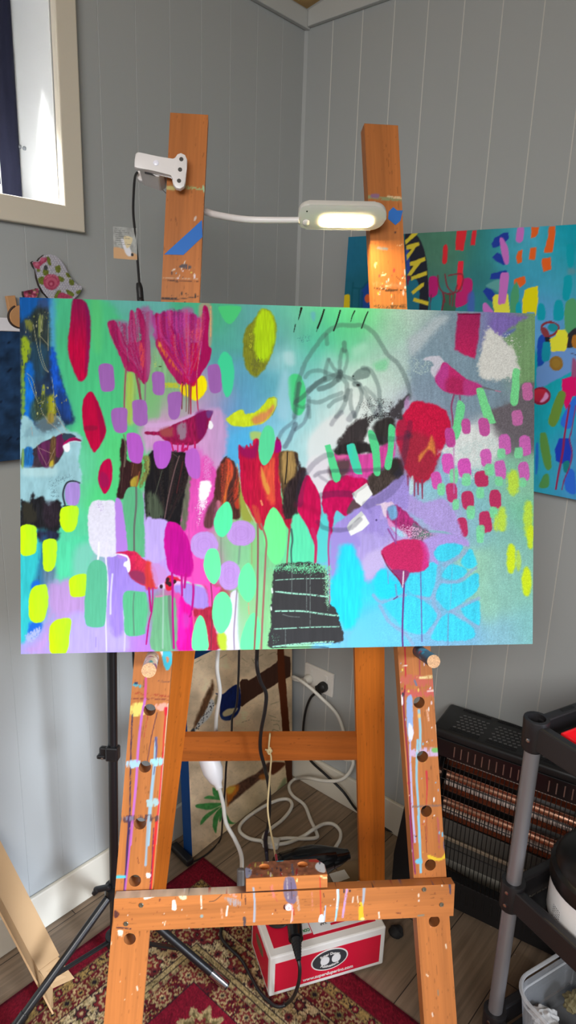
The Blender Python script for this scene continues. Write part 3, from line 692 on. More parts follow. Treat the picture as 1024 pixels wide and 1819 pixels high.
def rail_edge(P):
    """paint-crusted ledge along the rail's top, plain ends and underside"""
    px, py = project(P); p = Paint(px, py); q = (P - tl) @ EY
    wood_base(p, 52, (P - tl) @ EY, (P - tl) @ EX, WOOD)
    up = ((P - tl) @ norm(np.cross(EN, tr - tl))) > -.004
    k = fbm(px / 9, py / 3, 3, 4); crust = np.array((122, 78, 62), float)[None] * (1 + .5 * (k - .5))[:, None]
    left = np.clip((437 - px) / 30, 0, 1)[:, None]; pale = np.array((214, 190, 165), float)[None] * (.85 + .4 * fbm(px / 14, py / 3, 3, 6))[:, None]
    crust = crust * (1 - left) + pale * left
    p.C = np.where(up[:, None], crust, p.C); p.at(0, 0, 1); splat(p, 203, 437, 1572, 1598, 26, [(240, 235, 230), (60, 50, 50), (190, 70, 60), (220, 190, 150)], 31, 1, 3); splat(p, 585, 800, 1550, 1575, 26, [(60, 40, 45), (120, 80, 90), (170, 130, 120), (150, 60, 50)], 32, 1, 4)
    return p.bake(.8)
def rail_front(P):
    px, py = project(P); p = Paint(px, py); wood_base(p, 51, (P - bl) @ EY, (P - bl) @ EX, WOOD); paint_rail(p); return p.bake(.80)
painted_slab('tray_rail', bl, br_ - bl, tl - bl, -EN * .0225, 400, 44, rail_front, WOOD, M_wood, easel, edge_fn=rail_edge)
# ledge block on top of the rail
b0, b1 = E(437, 1584.2, .002), E(582, 1576.2, .002)
t0, t1 = E(437, 1561, .002), E(582, 1556, .002)
hgt = EY * ((t0 - b0) @ EY)
def block_paint(P):
    px, py = project(P); p = Paint(px, py); k = fbm(px / 6, py / 4, 4, 8)
    p.C = np.array((148, 92, 66), float)[None] * (.7 + .6 * k)[:, None]
    front = np.abs((P - b0) @ EN) < .0015
    q = Paint(px, py); wood_base(q, 61, (P - b0) @ EY, (P - b0) @ EX, WOOD); paint_rail(q)
    p.C = np.where(front[:, None], q.C, p.C)
    p.at(390, 1500, 3.103); f = ~front
    C0 = p.C.copy()
    p.poly([(535, 105), (570, 95), (585, 150), (550, 150), (530, 130)], (240, 238, 236)); p.line([(320, 90), (350, 88)], 10, (60, 170, 195)); p.line([(500, 90), (560, 92)], 14, (190, 60, 50), dry=.35); p.poly([(140, 130), (175, 140), (172, 175), (145, 185)], (160, 160, 185), dry=.3); splat(p, 150, 590, 85, 180, 60, [(60, 50, 60), (220, 205, 190), (200, 180, 90), (90, 90, 110), (170, 50, 50)], 33, 2, 6); p.line([(400, 110), (405, 165)], 14, (110, 100, 110), dry=.4)
    p.C = np.where(f[:, None], p.C, C0); return p.bake(.8)
BW = (b1 - b0); D = .054
def block():
    """top face as a sheet with two drilled brush holes; chamfered rear corners"""
    nu, nv = 110, 42
    I, J = np.meshgrid(np.linspace(0, 1, nu + 1), np.linspace(0, 1, nv + 1))
    base = b0 + hgt
    ch = np.where(J > .62, (J - .62) / .38 * .115, 0)        # rear corners cut back
    I2 = ch * .75 + I * (1 - ch * 1.5)
    P = base + I2[..., None] * BW - J[..., None] * D * EN
    mid = (P[:-1, :-1] + P[1:, 1:]) / 2; keep = np.ones((nv, nu), bool); Pn = P.copy(); HC = []
    for hx, hy in ((470, 1539.5), (538, 1535.5)):
        c = on_plane(hx, hy, base, EY); r0 = .0098
        d = Pn - c; du, dn = d @ EX, d @ EN; r = np.hypot(du, dn); near = np.abs(r - r0) < .0011; k = np.where(near, r0 / np.maximum(r, 1e-6), 1)
        Pn = np.where(near[..., None], c + d * k[..., None], Pn); dm = mid - c; keep &= ~(np.hypot(dm @ EX, dm @ EN) < r0 * .99); HC.append((c, r0))
    Pt = Pn.reshape(-1, 3); Q = grid_faces(nu, nv)[keep.ravel()]
    loop = [*range(0, nu + 1), *[(nu + 1) * (j + 1) - 1 for j in range(1, nv + 1)], *[(nu + 1) * nv + i for i in range(nu - 1, -1, -1)], *[(nu + 1) * j for j in range(nv - 1, 0, -1)]]
    rim = Pt[loop]; L = len(loop); lv = 8; allP = [Pt]; qs = []; k0 = len(Pt)
    for j in range(lv + 1): allP.append(rim - hgt * (j / lv))
    for j in range(lv):
        for i in range(L): a = k0 + j * L; qs.append((a + i, a + (i + 1) % L, a + L + (i + 1) % L, a + L + i))
    k1 = k0 + (lv + 1) * L
    for c, r0 in HC:
        t = np.linspace(0, 2 * np.pi, 25)[:-1]; a = np.array([c + EX * r0 * math.cos(q) + EN * r0 * math.sin(q) for q in t]); allP += [a, a - hgt * .96]
        for i in range(24): qs.append((k1 + (i + 1) % 24, k1 + i, k1 + 24 + i, k1 + 24 + (i + 1) % 24))
        k1 += 48
    allP = np.vstack(allP); C = block_paint(allP); C[k0 + (lv + 1) * L:] = lin((196, 118, 62))
    return mesh_obj('ledge_block', raw_mesh('ledge_block', allP, np.vstack([Q, np.array(qs)]), C), M_wood, easel)
block()
for x, y in ((251, 1608), (224, 1641), (754, 1580), (785, 1607)):
    bm = bmesh.new(); lathe(bm, E(x, y, .0025), EX, EY, EN, [(.0042, -.004), (.0042, .0006), (.0034, .0014), (.0015, .0012), (.0012, .0004)], 14)
    build('screw', bm, M_screw, easel, smooth=True)
bm = bmesh.new(); lathe(bm, E(512, 1611, .0025), EX, EY, EN, [(.006, -.004), (.006, .001), (.005, .003), (.0026, .0035), (.0022, .0012)], 16)
build('bolt', bm, mat('paint_spattered_bolt', (225, 205, 205), .4), easel, smooth=True, label='bolt head caked with pale paint')

# pegs that carry the canvas
def peg(a, b, r, cols, seed):
    a, b = V3(a), V3(b); ax = norm(b - a); u = norm(np.cross(ax, UP)); w_ = np.cross(ax, u); L = np.linalg.norm(b - a); nu, nv = 40, 60
    T, Z = np.meshgrid(np.linspace(0, 2 * np.pi, nu + 1)[:-1], np.linspace(0, 1, nv + 1)); P = a + ax * (Z[..., None] * L) + (u * np.cos(T)[..., None] + w_ * np.sin(T)[..., None]) * r
    P = P.reshape(-1, 3); q = [(j * nu + i, j * nu + (i + 1) % nu, (j + 1) * nu + (i + 1) % nu, (j + 1) * nu + i) for j in range(nv) for i in range(nu)]
    p = Paint(T.ravel() * 6, Z.ravel() * 40, cols[0])
    rr = random.Random(seed)
    for _ in range(60): p.ell(rr.uniform(0, 38), rr.uniform(0, 40), rr.uniform(.8, 3), rr.uniform(.8, 3), rr.choice(cols), soft=.5)
    C = p.bake(); n0 = len(P); rad = np.linspace(1, .02, 8); E_ = []; ce = []
    for i, k in enumerate(rad):
        for t in np.linspace(0, 2 * np.pi, nu + 1)[:-1]:
            E_.append(b + (u * math.cos(t) + w_ * math.sin(t)) * r * k); g = .85 + .3 * random.Random(int(t * 99) + i).random(); ce.append(lin(np.array((198, 154, 114)) * g))
    q2 = [(n0 + i * nu + j, n0 + i * nu + (j + 1) % nu, n0 + (i + 1) * nu + (j + 1) % nu, n0 + (i + 1) * nu + j) for i in range(7) for j in range(nu)]
    return mesh_obj('peg', raw_mesh('peg', np.vstack([P, E_]), np.array(q + q2), np.vstack([C, ce])), M_wood, easel, None)
o = peg(E(272, 1163.5, -.050), E(264.5, 1191, .082), .0118, [(215, 190, 170), (70, 90, 140), (160, 60, 90), (60, 150, 170), (235, 225, 215), (190, 130, 90)], 3); o['label'] = 'left wooden peg speckled with pale paint'
o = peg(E(738, 1152.5, -.050), E(771, 1175, .082), .0112, [(60, 66, 82), (50, 60, 75), (90, 110, 130), (40, 120, 150), (150, 60, 80)], 4); o['label'] = 'right wooden peg coated in dark blue-grey paint'

# rear legs and their cross bar
RT = (196, 106, 34)
Lf = on_floor(268, 1612, .0125); hx = norm((EX[0], EX[1], 0)); Lo, Hi = .2, 1.2
for _ in range(50):
    m_ = (Lo + Hi) / 2
    if project(Lf + hx * m_)[0] < 661: Lo = m_
    else: Hi = m_
Rf = Lf + hx * Lo
Lt, Rt = E(377, 640, -.062), E(649.5, 640, -.062)
rn = norm(np.cross(EX, (Lt + Rt) / 2 - (Lf + Rf) / 2)); rn = rn if rn @ _F < 0 else -rn
for a, b, sd in ((Lf, Lt, 71), (Rf, Rt, 81)):
    ax = norm(b - a); L = np.linalg.norm(b - a); wd = norm(EX - ax * (EX @ ax))
    wood_box('rear_leg', a - wd * .034 + rn * .01, wd * .068, ax * L, -rn * .021, RT, sd, None, 40, 300, easel, along='v')
def on_rear(x, y, off=0.01): return on_plane(x, y, Lf + rn * off, rn)
c0, c1, c2_, c3 = on_rear(322.5, 1309, .008), on_rear(634.5, 1307, .008), on_rear(636.5, 1350, .008), on_rear(318.5, 1352.5, .008)
wood_box('cross_bar', c3, c2_ - c3, c0 - c3, -rn * .018, (164, 88, 34), 91, None, 240, 30, easel, along='u')
bm = bmesh.new(); tube(bm, [E(300, 655, -.072), E(720, 655, -.072)], .008, 12); build('hinge_rod', bm, M_screw, easel, smooth=True)
# blue masking tape on the posts
for q, nm in (([(292, 452), (359, 391), (360, 421), (326, 453)], 0), ([(699, 368), (706, 374), (716, 374), (712, 392), (703, 400), (690, 389), (691, 376)], 1)):
    bm = bmesh.new(); prism(bm, [E(x, y, PN + .0003) for x, y in q], EN * .0004)
    build('tape', bm, M_tape, easel, label=('slanted strip of blue masking tape', 'torn patch of blue masking tape')[nm])
# ================================================================= the abstract canvas on the easel
M_canvas = paint_mat('acrylic_on_canvas', 0.8, 0.10, 0.10, 900)
GREEN = (80, 205, 130)
_defer = []
def paint_abstract(p):
    F_ = [(50,545,(22,92,172)),(80,600,(48,62,78)),(70,660,(36,72,104)),(95,720,(32,64,115)),(104,560,(70,165,190)),(118,640,(72,172,155)),(132,700,(80,195,170)),(170,600,(76,198,132)),(165,560,(75,188,140)),(165,660,(74,198,125)),
     (200,565,(86,188,152)),(205,548,(108,178,180)),(205,620,(85,195,150)),(190,650,(78,200,125)),(180,720,(76,205,125)),(155,760,(82,205,135)),(150,820,(80,205,135)),(200,810,(84,207,125)),(170,860,(80,208,128)),(270,700,(130,185,140)),(258,690,(150,185,110)),(235,700,(86,200,130)),
     (225,660,(84,205,130)),(320,720,(125,180,125)),(300,740,(206,150,200)),(345,745,(206,150,205)),(365,740,(195,150,205)),(372,700,(165,155,190)),(395,560,(78,180,142)),(410,610,(84,172,160)),(440,570,(95,172,175)),(420,660,(95,165,195)),(450,700,(96,165,205)),
     (480,600,(95,170,180)),(485,690,(88,168,188)),(500,560,(98,190,178)),(400,740,(100,160,208)),(415,795,(85,178,232)),(440,790,(80,185,235)),(490,735,(130,200,230)),(540,560,(94,196,160)),(520,580,(105,180,170)),(600,570,(85,202,152)),(640,560,(95,208,145)),
     (680,565,(125,208,165)),(560,600,(82,196,168)),(540,640,(90,195,180)),(620,610,(98,206,160)),(670,620,(150,212,190)),(700,580,(165,208,195)),(725,560,(175,208,205)),(740,560,(178,206,205)),(515,640,(165,215,228)),(515,690,(120,195,210)),(590,655,(160,222,215)),(640,660,(195,232,222)),
     (560,690,(150,215,220)),(580,720,(185,228,228)),(540,740,(160,222,228)),(600,745,(225,236,236)),(560,790,(200,230,232)),(630,700,(228,240,238)),(690,660,(190,222,210)),(695,700,(205,226,225)),(710,640,(185,212,215)),(515,800,(165,222,230)),(540,830,(170,222,228)),(565,840,(228,236,236)),
     (780,590,(132,160,178)),(760,640,(120,150,168)),(755,690,(140,155,182)),(810,650,(130,160,178)),(805,740,(138,156,180)),(850,700,(130,156,170)),(840,565,(132,162,182)),(890,560,(135,118,195)),(900,585,(130,112,195)),(945,565,(125,165,120)),(935,620,(128,172,122)),(940,670,(132,178,128)),
     (930,730,(108,104,110)),(925,765,(112,108,115)),(760,735,(150,156,185)),(730,720,(175,180,205)),(850,790,(228,236,236)),(800,850,(150,190,222)),(770,870,(145,205,220)),(765,900,(150,205,215)),(850,870,(138,200,205)),(900,850,(138,205,178)),(940,850,(148,208,178)),(850,930,(140,196,206)),
     (900,950,(140,200,190)),(940,920,(128,206,172)),(890,1010,(145,200,192)),(900,1060,(146,202,190)),(900,1120,(142,196,214)),(935,1110,(140,206,205)),(935,1040,(142,206,190)),(860,1010,(160,215,185)),(862,1075,(155,210,185)),(790,1050,(122,192,226)),(760,1110,(130,190,228)),(830,1110,(132,190,225)),
     (700,1130,(125,202,238)),(650,1090,(98,210,246)),(650,1040,(60,220,250)),(625,1010,(40,224,252)),(630,1060,(55,220,252)),(690,1030,(60,212,248)),(700,1080,(95,205,244)),(640,1135,(120,200,238)),(670,1110,(110,205,244)),(645,955,(166,150,224)),(680,930,(165,150,224)),(720,895,(166,152,222)),
     (790,925,(182,162,226)),(595,1000,(135,180,238)),(597,970,(165,160,228)),(690,985,(200,182,235)),(660,985,(190,175,232)),(60,870,(130,180,185)),(100,830,(145,195,200)),(130,820,(135,200,195)),(120,850,(125,190,185)),(55,1000,(52,188,200)),(48,1080,(50,192,192)),(60,1140,(165,160,225)),(105,1135,(186,150,220)),
     (150,1135,(182,166,248)),(125,1080,(186,150,212)),(110,1050,(160,150,205)),(130,960,(84,206,160)),(120,1000,(84,212,156)),(165,990,(125,200,180)),(160,950,(90,205,150)),(195,1000,(180,155,222)),(190,1080,(178,160,240)),(225,1050,(160,135,228)),(205,1130,(182,168,245)),(250,1130,(185,120,225)),
     (270,960,(190,165,235)),(275,990,(190,150,232)),(210,960,(175,140,222)),(240,1010,(165,140,228)),(340,860,(225,90,185)),(350,780,(212,130,205)),(345,830,(220,95,190)),(345,920,(230,70,180)),(360,990,(240,80,185)),(385,870,(185,110,120)),(430,930,(150,190,140)),(400,975,(140,195,150)),(440,1000,(135,205,150)),
     (455,1050,(140,210,150)),(475,960,(125,210,145)),(475,1080,(145,215,150)),(470,1140,(140,210,150)),(500,930,(115,225,140)),(530,960,(110,230,160)),(550,960,(95,215,200)),(580,940,(100,210,220)),(580,980,(90,210,215)),(290,1100,(105,175,130)),(320,1090,(240,60,170)),(380,1090,(180,50,70)),(405,1120,(225,220,250))]
    p.field([(a, b, c) for a, b, c in F_], 21, 7)
    i = np.arange(len(p.X)); X, Y = p.X, p.Y
    p.C *= (1 + .07 * (fbm(X / 2.2, Y / 22, 3, 77) - .5) + .06 * (fbm(X / 18, Y / 18, 3, 78) - .5))[:, None]
    # ---- top left: dark forest and bird
    p.at(30, 520, 4.2667)
    p.poly([(250, 20), (560, 20), (760, 150), (860, 560), (800, 900), (560, 1100), (470, 1000), (400, 860), (335, 650), (275, 450), (245, 250)], (76, 196, 132), soft=9, rough=4, a=.85, var=.07, st=(5, 40)); p.poly([(560, 60), (640, 80), (640, 420), (580, 420)], (96, 206, 116), soft=7, a=.5)
    p.poly([(248, 25), (300, 25), (290, 300), (300, 460), (262, 440), (244, 250)], (74, 168, 190), soft=6, a=.8, rough=3)
    p.poly([(30, 25), (245, 25), (245, 150), (230, 320), (260, 440), (330, 640), (400, 880), (410, 990), (30, 990)], (42, 60, 78), soft=4, rough=3, c2=(30, 50, 85), var=.3, st=(5, 16))
    p.poly([(30, 25), (245, 25), (240, 110), (160, 130), (60, 190), (30, 200)], (20, 92, 172), soft=6, rough=4, var=.12)
    p.poly([(160, 60), (240, 60), (240, 330), (190, 330), (150, 200)], (70, 70, 100), soft=5, rough=3, a=.6, var=.25); p.poly([(245, 70), (275, 70), (285, 420), (260, 420)], (80, 160, 215), soft=5, a=.8)
    p.poly([(120, 150), (235, 150), (240, 500), (190, 620), (110, 480)], (48, 58, 52), soft=6, rough=4, a=.8, var=.4, st=(3, 12)); p.poly([(100, 400), (240, 420), (200, 640), (110, 640)], (36, 78, 110), soft=8, rough=5, a=.7, var=.3)
    p.poly([(255, 430), (290, 450), (330, 650), (400, 860), (405, 960), (300, 850), (260, 620)], (22, 82, 190), soft=4, rough=3, var=.3, st=(4, 10)); p.poly([(300, 700), (390, 830), (410, 960), (330, 940)], (30, 60, 120), soft=6, a=.8, var=.3)
    p.poly([(62, 540), (118, 540), (125, 700), (135, 960), (60, 960), (55, 700)], (16, 110, 215), soft=4, rough=3, var=.22, st=(4, 18))
    p.poly([(38, 350), (95, 370), (96, 460), (60, 560), (40, 640)], (150, 175, 40), soft=4, rough=3, dry=.35, ds=(3, 8)); p.poly([(38, 650), (62, 660), (58, 960), (36, 960)], (120, 165, 70), soft=3, rough=3, dry=.35, ds=(3, 8)); p.poly([(230, 800), (285, 790), (288, 960), (225, 960)], (165, 165, 35), soft=4, rough=3, dry=.4, ds=(1.6, 9)); p.poly([(195, 710), (212, 720), (205, 850), (180, 870)], (150, 160, 60), soft=2, dry=.4)
    p.poly([(120, 820), (230, 780), (225, 960), (110, 960)], (60, 75, 50), soft=5, a=.8, var=.4, st=(2, 10))
    p.poly([(60, 210), (110, 215), (120, 280), (80, 290)], (120, 125, 60), soft=3, dry=.5); p.poly([(150, 190), (200, 170), (190, 300), (165, 330)], (130, 140, 80), soft=3, dry=.55)
    for l in ([(125, 240), (160, 430), (200, 560), (240, 605)], [(178, 330), (180, 440), (215, 560), (240, 600)], [(170, 320), (240, 400)], [(190, 170), (180, 300)], [(240, 240), (236, 440)], [(75, 610), (120, 660), (150, 790)], [(85, 640), (130, 760), (160, 830)], [(265, 640), (280, 780), (275, 900)], [(300, 860), (330, 940)], [(160, 840), (210, 820)], [(180, 870), (200, 930)]):
        p.line(l, 4, (185, 180, 140), a=.75, soft=.5)
    splat(p, 30, 100, 0, 0, 0, PC, 1)
    p.at(0, 0, 1); splat(p, 42, 88, 552, 600, 30, [(150, 150, 120), (120, 130, 80)], 41, .5, 1.2); splat(p, 60, 118, 680, 760, 45, [(140, 140, 70), (190, 190, 120), (40, 90, 170)], 42, .5, 1.3); p.at(30, 520, 4.2667)
    # ---- red ovals
    p.poly([(425, 50), (500, 52), (545, 130), (558, 250), (545, 480), (530, 620), (490, 668), (450, 640), (400, 500), (388, 380), (405, 220)], (140, 20, 75), soft=2.2, rough=1.5, c2=(192, 0, 64), ax='y', rng=(535, 620), var=.14, st=(2, 20)); p.poly([(520, 90), (555, 200), (545, 480), (520, 600), (530, 300)], (120, 15, 90), soft=4, a=.65)
    p.poly([(560, 750), (600, 800), (640, 900), (668, 1000), (675, 1060), (640, 1140), (590, 1210), (555, 1160), (510, 1040), (495, 900), (510, 800)], (190, 0, 62), soft=1.4, var=.1, st=(2, 20)); p.poly([(570, 755), (640, 900), (672, 1040), (640, 1130), (620, 1000), (600, 860)], (150, 0, 62), soft=3, a=.7); p.poly([(515, 1010), (605, 1010), (600, 1040), (520, 1045)], (120, 20, 55), soft=2, a=.5)
    p.at(30, 735, 4.2667)
    p.poly([(690, 340), (715, 360), (725, 470), (700, 570), (660, 605), (620, 520), (620, 440), (650, 370)], (188, 0, 70), soft=1.3, var=.12); p.poly([(640, 440), (690, 470), (700, 540), (650, 560), (622, 510)], (140, 20, 85), soft=3, a=.6)
    # ---- bird, left edge
    p.poly([(30, 60), (120, 60), (160, 120), (250, 40), (320, 20), (380, 120), (470, 150), (495, 200), (470, 330), (490, 520), (350, 560), (340, 720), (30, 720)], (150, 195, 205), soft=3, rough=3, var=.12, st=(7, 20))
    p.poly([(40, 180), (100, 100), (150, 50), (220, 30), (340, 60), (330, 130), (200, 170)], (120, 160, 175), soft=5, rough=4, a=.6, dry=.4, ds=(5, 5)); p.poly([(150, 60), (300, 20), (330, 90), (200, 140)], (90, 110, 120), soft=5, dry=.45, ds=(4, 5))
    p.poly([(120, 270), (60, 270), (40, 290), (40, 400), (200, 405), (290, 385), (345, 310), (365, 250), (400, 180), (360, 150), (300, 170), (180, 225)], (62, 50, 60), soft=1.2, rough=1, var=.3, st=(3, 12))
    p.poly([(45, 280), (115, 260), (120, 400), (45, 400)], (30, 105, 175), soft=2, rough=2, var=.25, st=(2, 10)); p.poly([(38, 280), (55, 275), (50, 400), (36, 400)], (130, 170, 90), soft=2)
    p.poly([(165, 240), (250, 210), (255, 390), (200, 400), (160, 320)], (92, 38, 80), soft=2, var=.25); p.poly([(300, 180), (345, 160), (360, 250), (320, 330), (290, 300)], (100, 30, 80), soft=2, var=.2); p.poly([(258, 200), (295, 190), (285, 390), (250, 395)], (95, 72, 45), soft=2, var=.4, st=(1.5, 8)); p.poly([(250, 370), (275, 350), (275, 395), (245, 400)], (190, 170, 50), soft=2); p.poly([(235, 0), (285, 0), (285, 60), (235, 70)], (140, 125, 60), soft=3, dry=.3, var=.3)
    for l in ([(150, 230), (180, 300), (225, 390)], [(200, 0), (240, 60), (300, 110), (350, 160)], [(110, 100), (120, 170)], [(170, 260), (260, 300)], [(235, 380), (290, 260)], [(290, 0), (330, 60), (380, 130)]): p.line(l, 3.5, (190, 160, 140), a=.7, soft=.5)
    p.poly([(345, 160), (400, 150), (450, 172), (420, 185), (360, 200)], (50, 66, 84), soft=1); p.poly([(352, 225), (385, 195), (430, 178), (465, 188), (490, 207), (440, 207), (395, 215), (355, 240)], (195, 0, 95), soft=1, c2=(120, 20, 70), ax='x'); p.poly([(352, 240), (395, 220), (403, 250), (395, 285), (370, 290), (352, 265)], (245, 246, 250), soft=1.2); p.line([(395, 215), (440, 208), (480, 215)], 6, (215, 235, 240), a=.8)
    p.poly([(60, 400), (200, 415), (300, 395), (280, 470), (60, 470)], (185, 220, 222), soft=5, a=.6); p.grain([(230, 470), (420, 430), (480, 520), (350, 560), (340, 700), (230, 640)], (90, 120, 130), .35, (1, 2), edge=14)
    # ---- black brushwork, left
    p.poly([(30, 660), (90, 690), (120, 600), (140, 640), (200, 630), (240, 690), (300, 650), (340, 700), (335, 780), (325, 880), (300, 900), (290, 1000), (200, 1010), (180, 920), (120, 850), (30, 870)], (30, 30, 34), soft=3, rough=3.5, var=.45, st=(1.6, 14)); p.poly([(40, 690), (120, 680), (150, 800), (60, 840)], (48, 46, 38), soft=4, dry=.4); p.poly([(200, 680), (310, 680), (320, 830), (220, 850)], (52, 38, 50), soft=5, a=.6, var=.4, st=(1.5, 8)); p.line([(365, 690), (350, 620), (360, 560), (385, 520), (430, 510), (475, 525)], 12, (40, 38, 50), dry=.2, soft=1.2); p.line([(352, 700), (440, 700)], 10, (40, 40, 50), dry=.3)
    p.poly([(385, 530), (455, 520), (480, 560), (465, 680), (400, 695), (370, 660), (365, 580)], (170, 140, 215), soft=1.6, var=.08)
    p.poly([(160, 880), (230, 880), (240, 990), (180, 990)], (40, 90, 105), soft=5, dry=.4)
    # teal / blue streak bottom left
    p.at(30, 945, 4.2667)
    p.poly([(20, 150), (150, 100), (200, 60), (195, 240), (150, 380), (120, 600), (110, 740), (20, 800)], (52, 192, 198), soft=5, rough=4, var=.1, st=(4, 25)); p.poly([(150, 0), (310, 0), (300, 70), (190, 80)], (38, 44, 70), soft=4, rough=3, var=.4); p.poly([(190, 60), (230, 60), (230, 380), (170, 420), (110, 440), (150, 300)], (45, 95, 140), soft=6, a=.75, var=.3, dry=.25); p.poly([(200, 280), (290, 270), (260, 420), (210, 400)], (95, 125, 150), soft=6, dry=.3, var=.2); p.poly([(120, 380), (170, 370), (160, 430), (110, 430)], (25, 105, 210), soft=3); p.poly([(110, 680), (190, 670), (175, 760), (130, 800), (80, 790)], (30, 105, 215), soft=4, rough=3, dry=.3); p.poly([(60, 790), (120, 740), (180, 720), (170, 780), (100, 840)], (170, 180, 240), soft=3, dry=.5, ds=(1.2, 3))
    p.poly([(300, 100), (560, 40), (560, 220), (500, 320), (380, 360), (330, 395), (310, 330)], (84, 212, 162), soft=6, rough=5, var=.08); p.poly([(450, 120), (600, 80), (560, 230), (520, 330), (430, 340)], (130, 200, 185), soft=9, a=.8)
    p.poly([(240, 420), (300, 380), (420, 370), (520, 500), (510, 640), (400, 620), (260, 640), (200, 800), (60, 900), (200, 910), (240, 700)], (190, 150, 212), soft=9, rough=5, a=.85, var=.07); p.poly([(390, 640), (520, 620), (540, 720), (690, 740), (800, 730), (820, 900), (390, 910)], (184, 168, 250), soft=7, rough=3, var=.05); p.poly([(690, 80), (820, 120), (860, 360), (800, 460), (810, 740), (720, 760), (700, 400)], (160, 134, 226), soft=6, rough=3, var=.08)
    # ---- lime patches
    LM, LM2 = (205, 252, 10), (178, 238, 50)
    for t, q in (((30, 735), [(345, 712), (455, 700), (465, 780), (445, 870), (390, 898), (345, 870), (325, 800)]), ((30, 735), [(28, 860), (130, 848), (152, 900), (150, 1000), (130, 1060), (30, 1062)]),
                 ((30, 945), [(205, 65), (298, 60), (302, 170), (285, 260), (250, 300), (205, 280), (195, 160)]), ((30, 945), [(115, 430), (200, 395), (230, 420), (238, 540), (210, 660), (160, 690), (100, 660), (88, 550)]), ((30, 945), [(405, 350), (525, 322), (528, 470), (430, 492), (402, 450)]), ((30, 945), [(265, 690), (405, 655), (400, 780), (375, 915), (265, 920), (245, 850)])):
        p.at(*t, 4.2667); p.poly(q, LM, soft=1, rough=1, c2=LM2, ax='x', var=.05, st=(2, 14))
    # ---- mauve squares
    MA, MB = (160, 102, 182), (182, 90, 200)
    for t, q, c in (((30, 520), [(625, 548), (718, 546), (740, 640), (738, 730), (690, 750), (640, 735), (624, 640)], MA), ((30, 520), [(722, 885), (830, 878), (836, 960), (830, 1050), (760, 1060), (725, 1000)], MA), ((30, 520), [(882, 820), (975, 820), (990, 920), (985, 990), (930, 1010), (885, 980), (878, 900)], MA),
                    ((260, 520), [(48, 608), (125, 605), (140, 680), (130, 770), (60, 765), (46, 690)], MA), ((260, 520), [(168, 768), (262, 755), (265, 850), (240, 950), (180, 950), (165, 860)], MA), ((260, 520), [(470, 560), (545, 546), (570, 640), (565, 745), (490, 755), (470, 650)], MA),
                    ((30, 735), [(835, 155), (920, 155), (958, 240), (955, 330), (930, 375), (860, 355), (840, 270)], MB), ((260, 735), [(55, 225), (130, 205), (185, 225), (188, 330), (150, 405), (90, 412), (62, 350)], (184, 92, 206)), ((260, 735), [(310, 280), (370, 262), (405, 330), (405, 480), (340, 480), (300, 400), (295, 320)], (188, 100, 205))):
        p.at(*t, 4.2667); c_ = c; q_ = q
        _defer.append((t, q, c))
    # ---- tulips
    p.at(30, 520, 4.2667)
    p.poly([(820, 540), (840, 600), (900, 620), (900, 960), (822, 960)], (165, 190, 100), soft=5, a=.7, var=.15, st=(2, 20)); p.poly([(835, 620), (880, 640), (870, 960), (835, 960)], (178, 195, 70), soft=4, a=.6, dry=.35); p.poly([(1000, 620), (1080, 640), (1080, 960), (990, 960)], (120, 185, 120), soft=5, a=.7)
    p.poly([(690, 235), (735, 205), (860, 240), (850, 420), (840, 600), (800, 520), (740, 380)], (150, 105, 150), soft=4, a=.75, dry=.2, var=.15); p.poly([(930, 120), (1010, 115), (1024, 300), (960, 340), (900, 200)], (165, 90, 150), soft=5, a=.75, dry=.3)
    p.poly([(688, 235), (720, 212), (750, 220), (820, 370), (850, 520), (930, 560), (1000, 560), (1005, 620), (980, 690), (960, 690), (900, 610), (830, 590), (790, 500), (720, 340)], (166, 28, 92), soft=1.3, rough=1.2, var=.16, st=(2.5, 20)); p.poly([(860, 140), (885, 150), (905, 280), (905, 370), (850, 380), (850, 240)], (165, 35, 100), soft=1.5, var=.15); p.poly([(905, 130), (935, 125), (985, 250), (1010, 380), (1012, 560), (975, 680), (870, 580), (840, 440), (860, 370), (940, 360), (930, 240)], (170, 30, 95), soft=1.5, rough=1.2, var=.18, st=(2, 20)); p.poly([(870, 250), (905, 270), (900, 360), (865, 360)], (150, 90, 140), soft=3, a=.6)
    p.fan((965, 690), [(700, 225), (760, 215), (850, 260), (880, 150), (920, 135), (1000, 160)], [(150, 22, 86), (188, 40, 104), (130, 20, 80), (205, 70, 120), (170, 90, 140)], 20, 46, 3)
    p.poly([(930, 400), (965, 390), (965, 560), (935, 560)], (210, 70, 85), soft=3, dry=.5, ds=(1.3, 5)); p.line([(830, 560), (820, 700), (815, 860), (825, 960)], 13, (160, 70, 95), a=.85); p.line([(905, 620), (925, 720), (940, 815)], 18, (140, 60, 80), a=.9); p.line([(930, 640), (940, 815)], 8, (130, 80, 90), a=.8); p.line([(975, 680), (972, 815)], 12, (135, 115, 130), a=.8)
    p.at(260, 520, 4.2667)
    p.poly([(0, 130), (40, 200), (60, 330), (120, 460), (60, 520), (40, 600), (0, 640)], (160, 125, 160), soft=5, a=.5); p.poly([(50, 430), (160, 430), (250, 660), (240, 720), (150, 720), (60, 600)], (130, 180, 135), soft=6, a=.8, var=.15); p.grain([(45, 430), (90, 430), (100, 560), (50, 580)], (215, 215, 100), .5); p.line([(150, 700), (270, 705)], 40, (185, 195, 60), dry=.35, soft=2); p.ell(104, 560, 12, 4, (60, 55, 30))
    p.poly([(370, 640), (420, 630), (455, 660), (452, 740), (415, 800), (380, 820), (340, 800), (270, 760), (262, 700), (330, 690)], (252, 235, 0), soft=2, rough=1.5, var=.06); p.poly([(400, 100), (495, 100), (490, 400), (420, 400)], (215, 150, 130), soft=3, a=.6); p.line([(488, 105), (488, 330)], 8, (235, 170, 120), dry=.3)
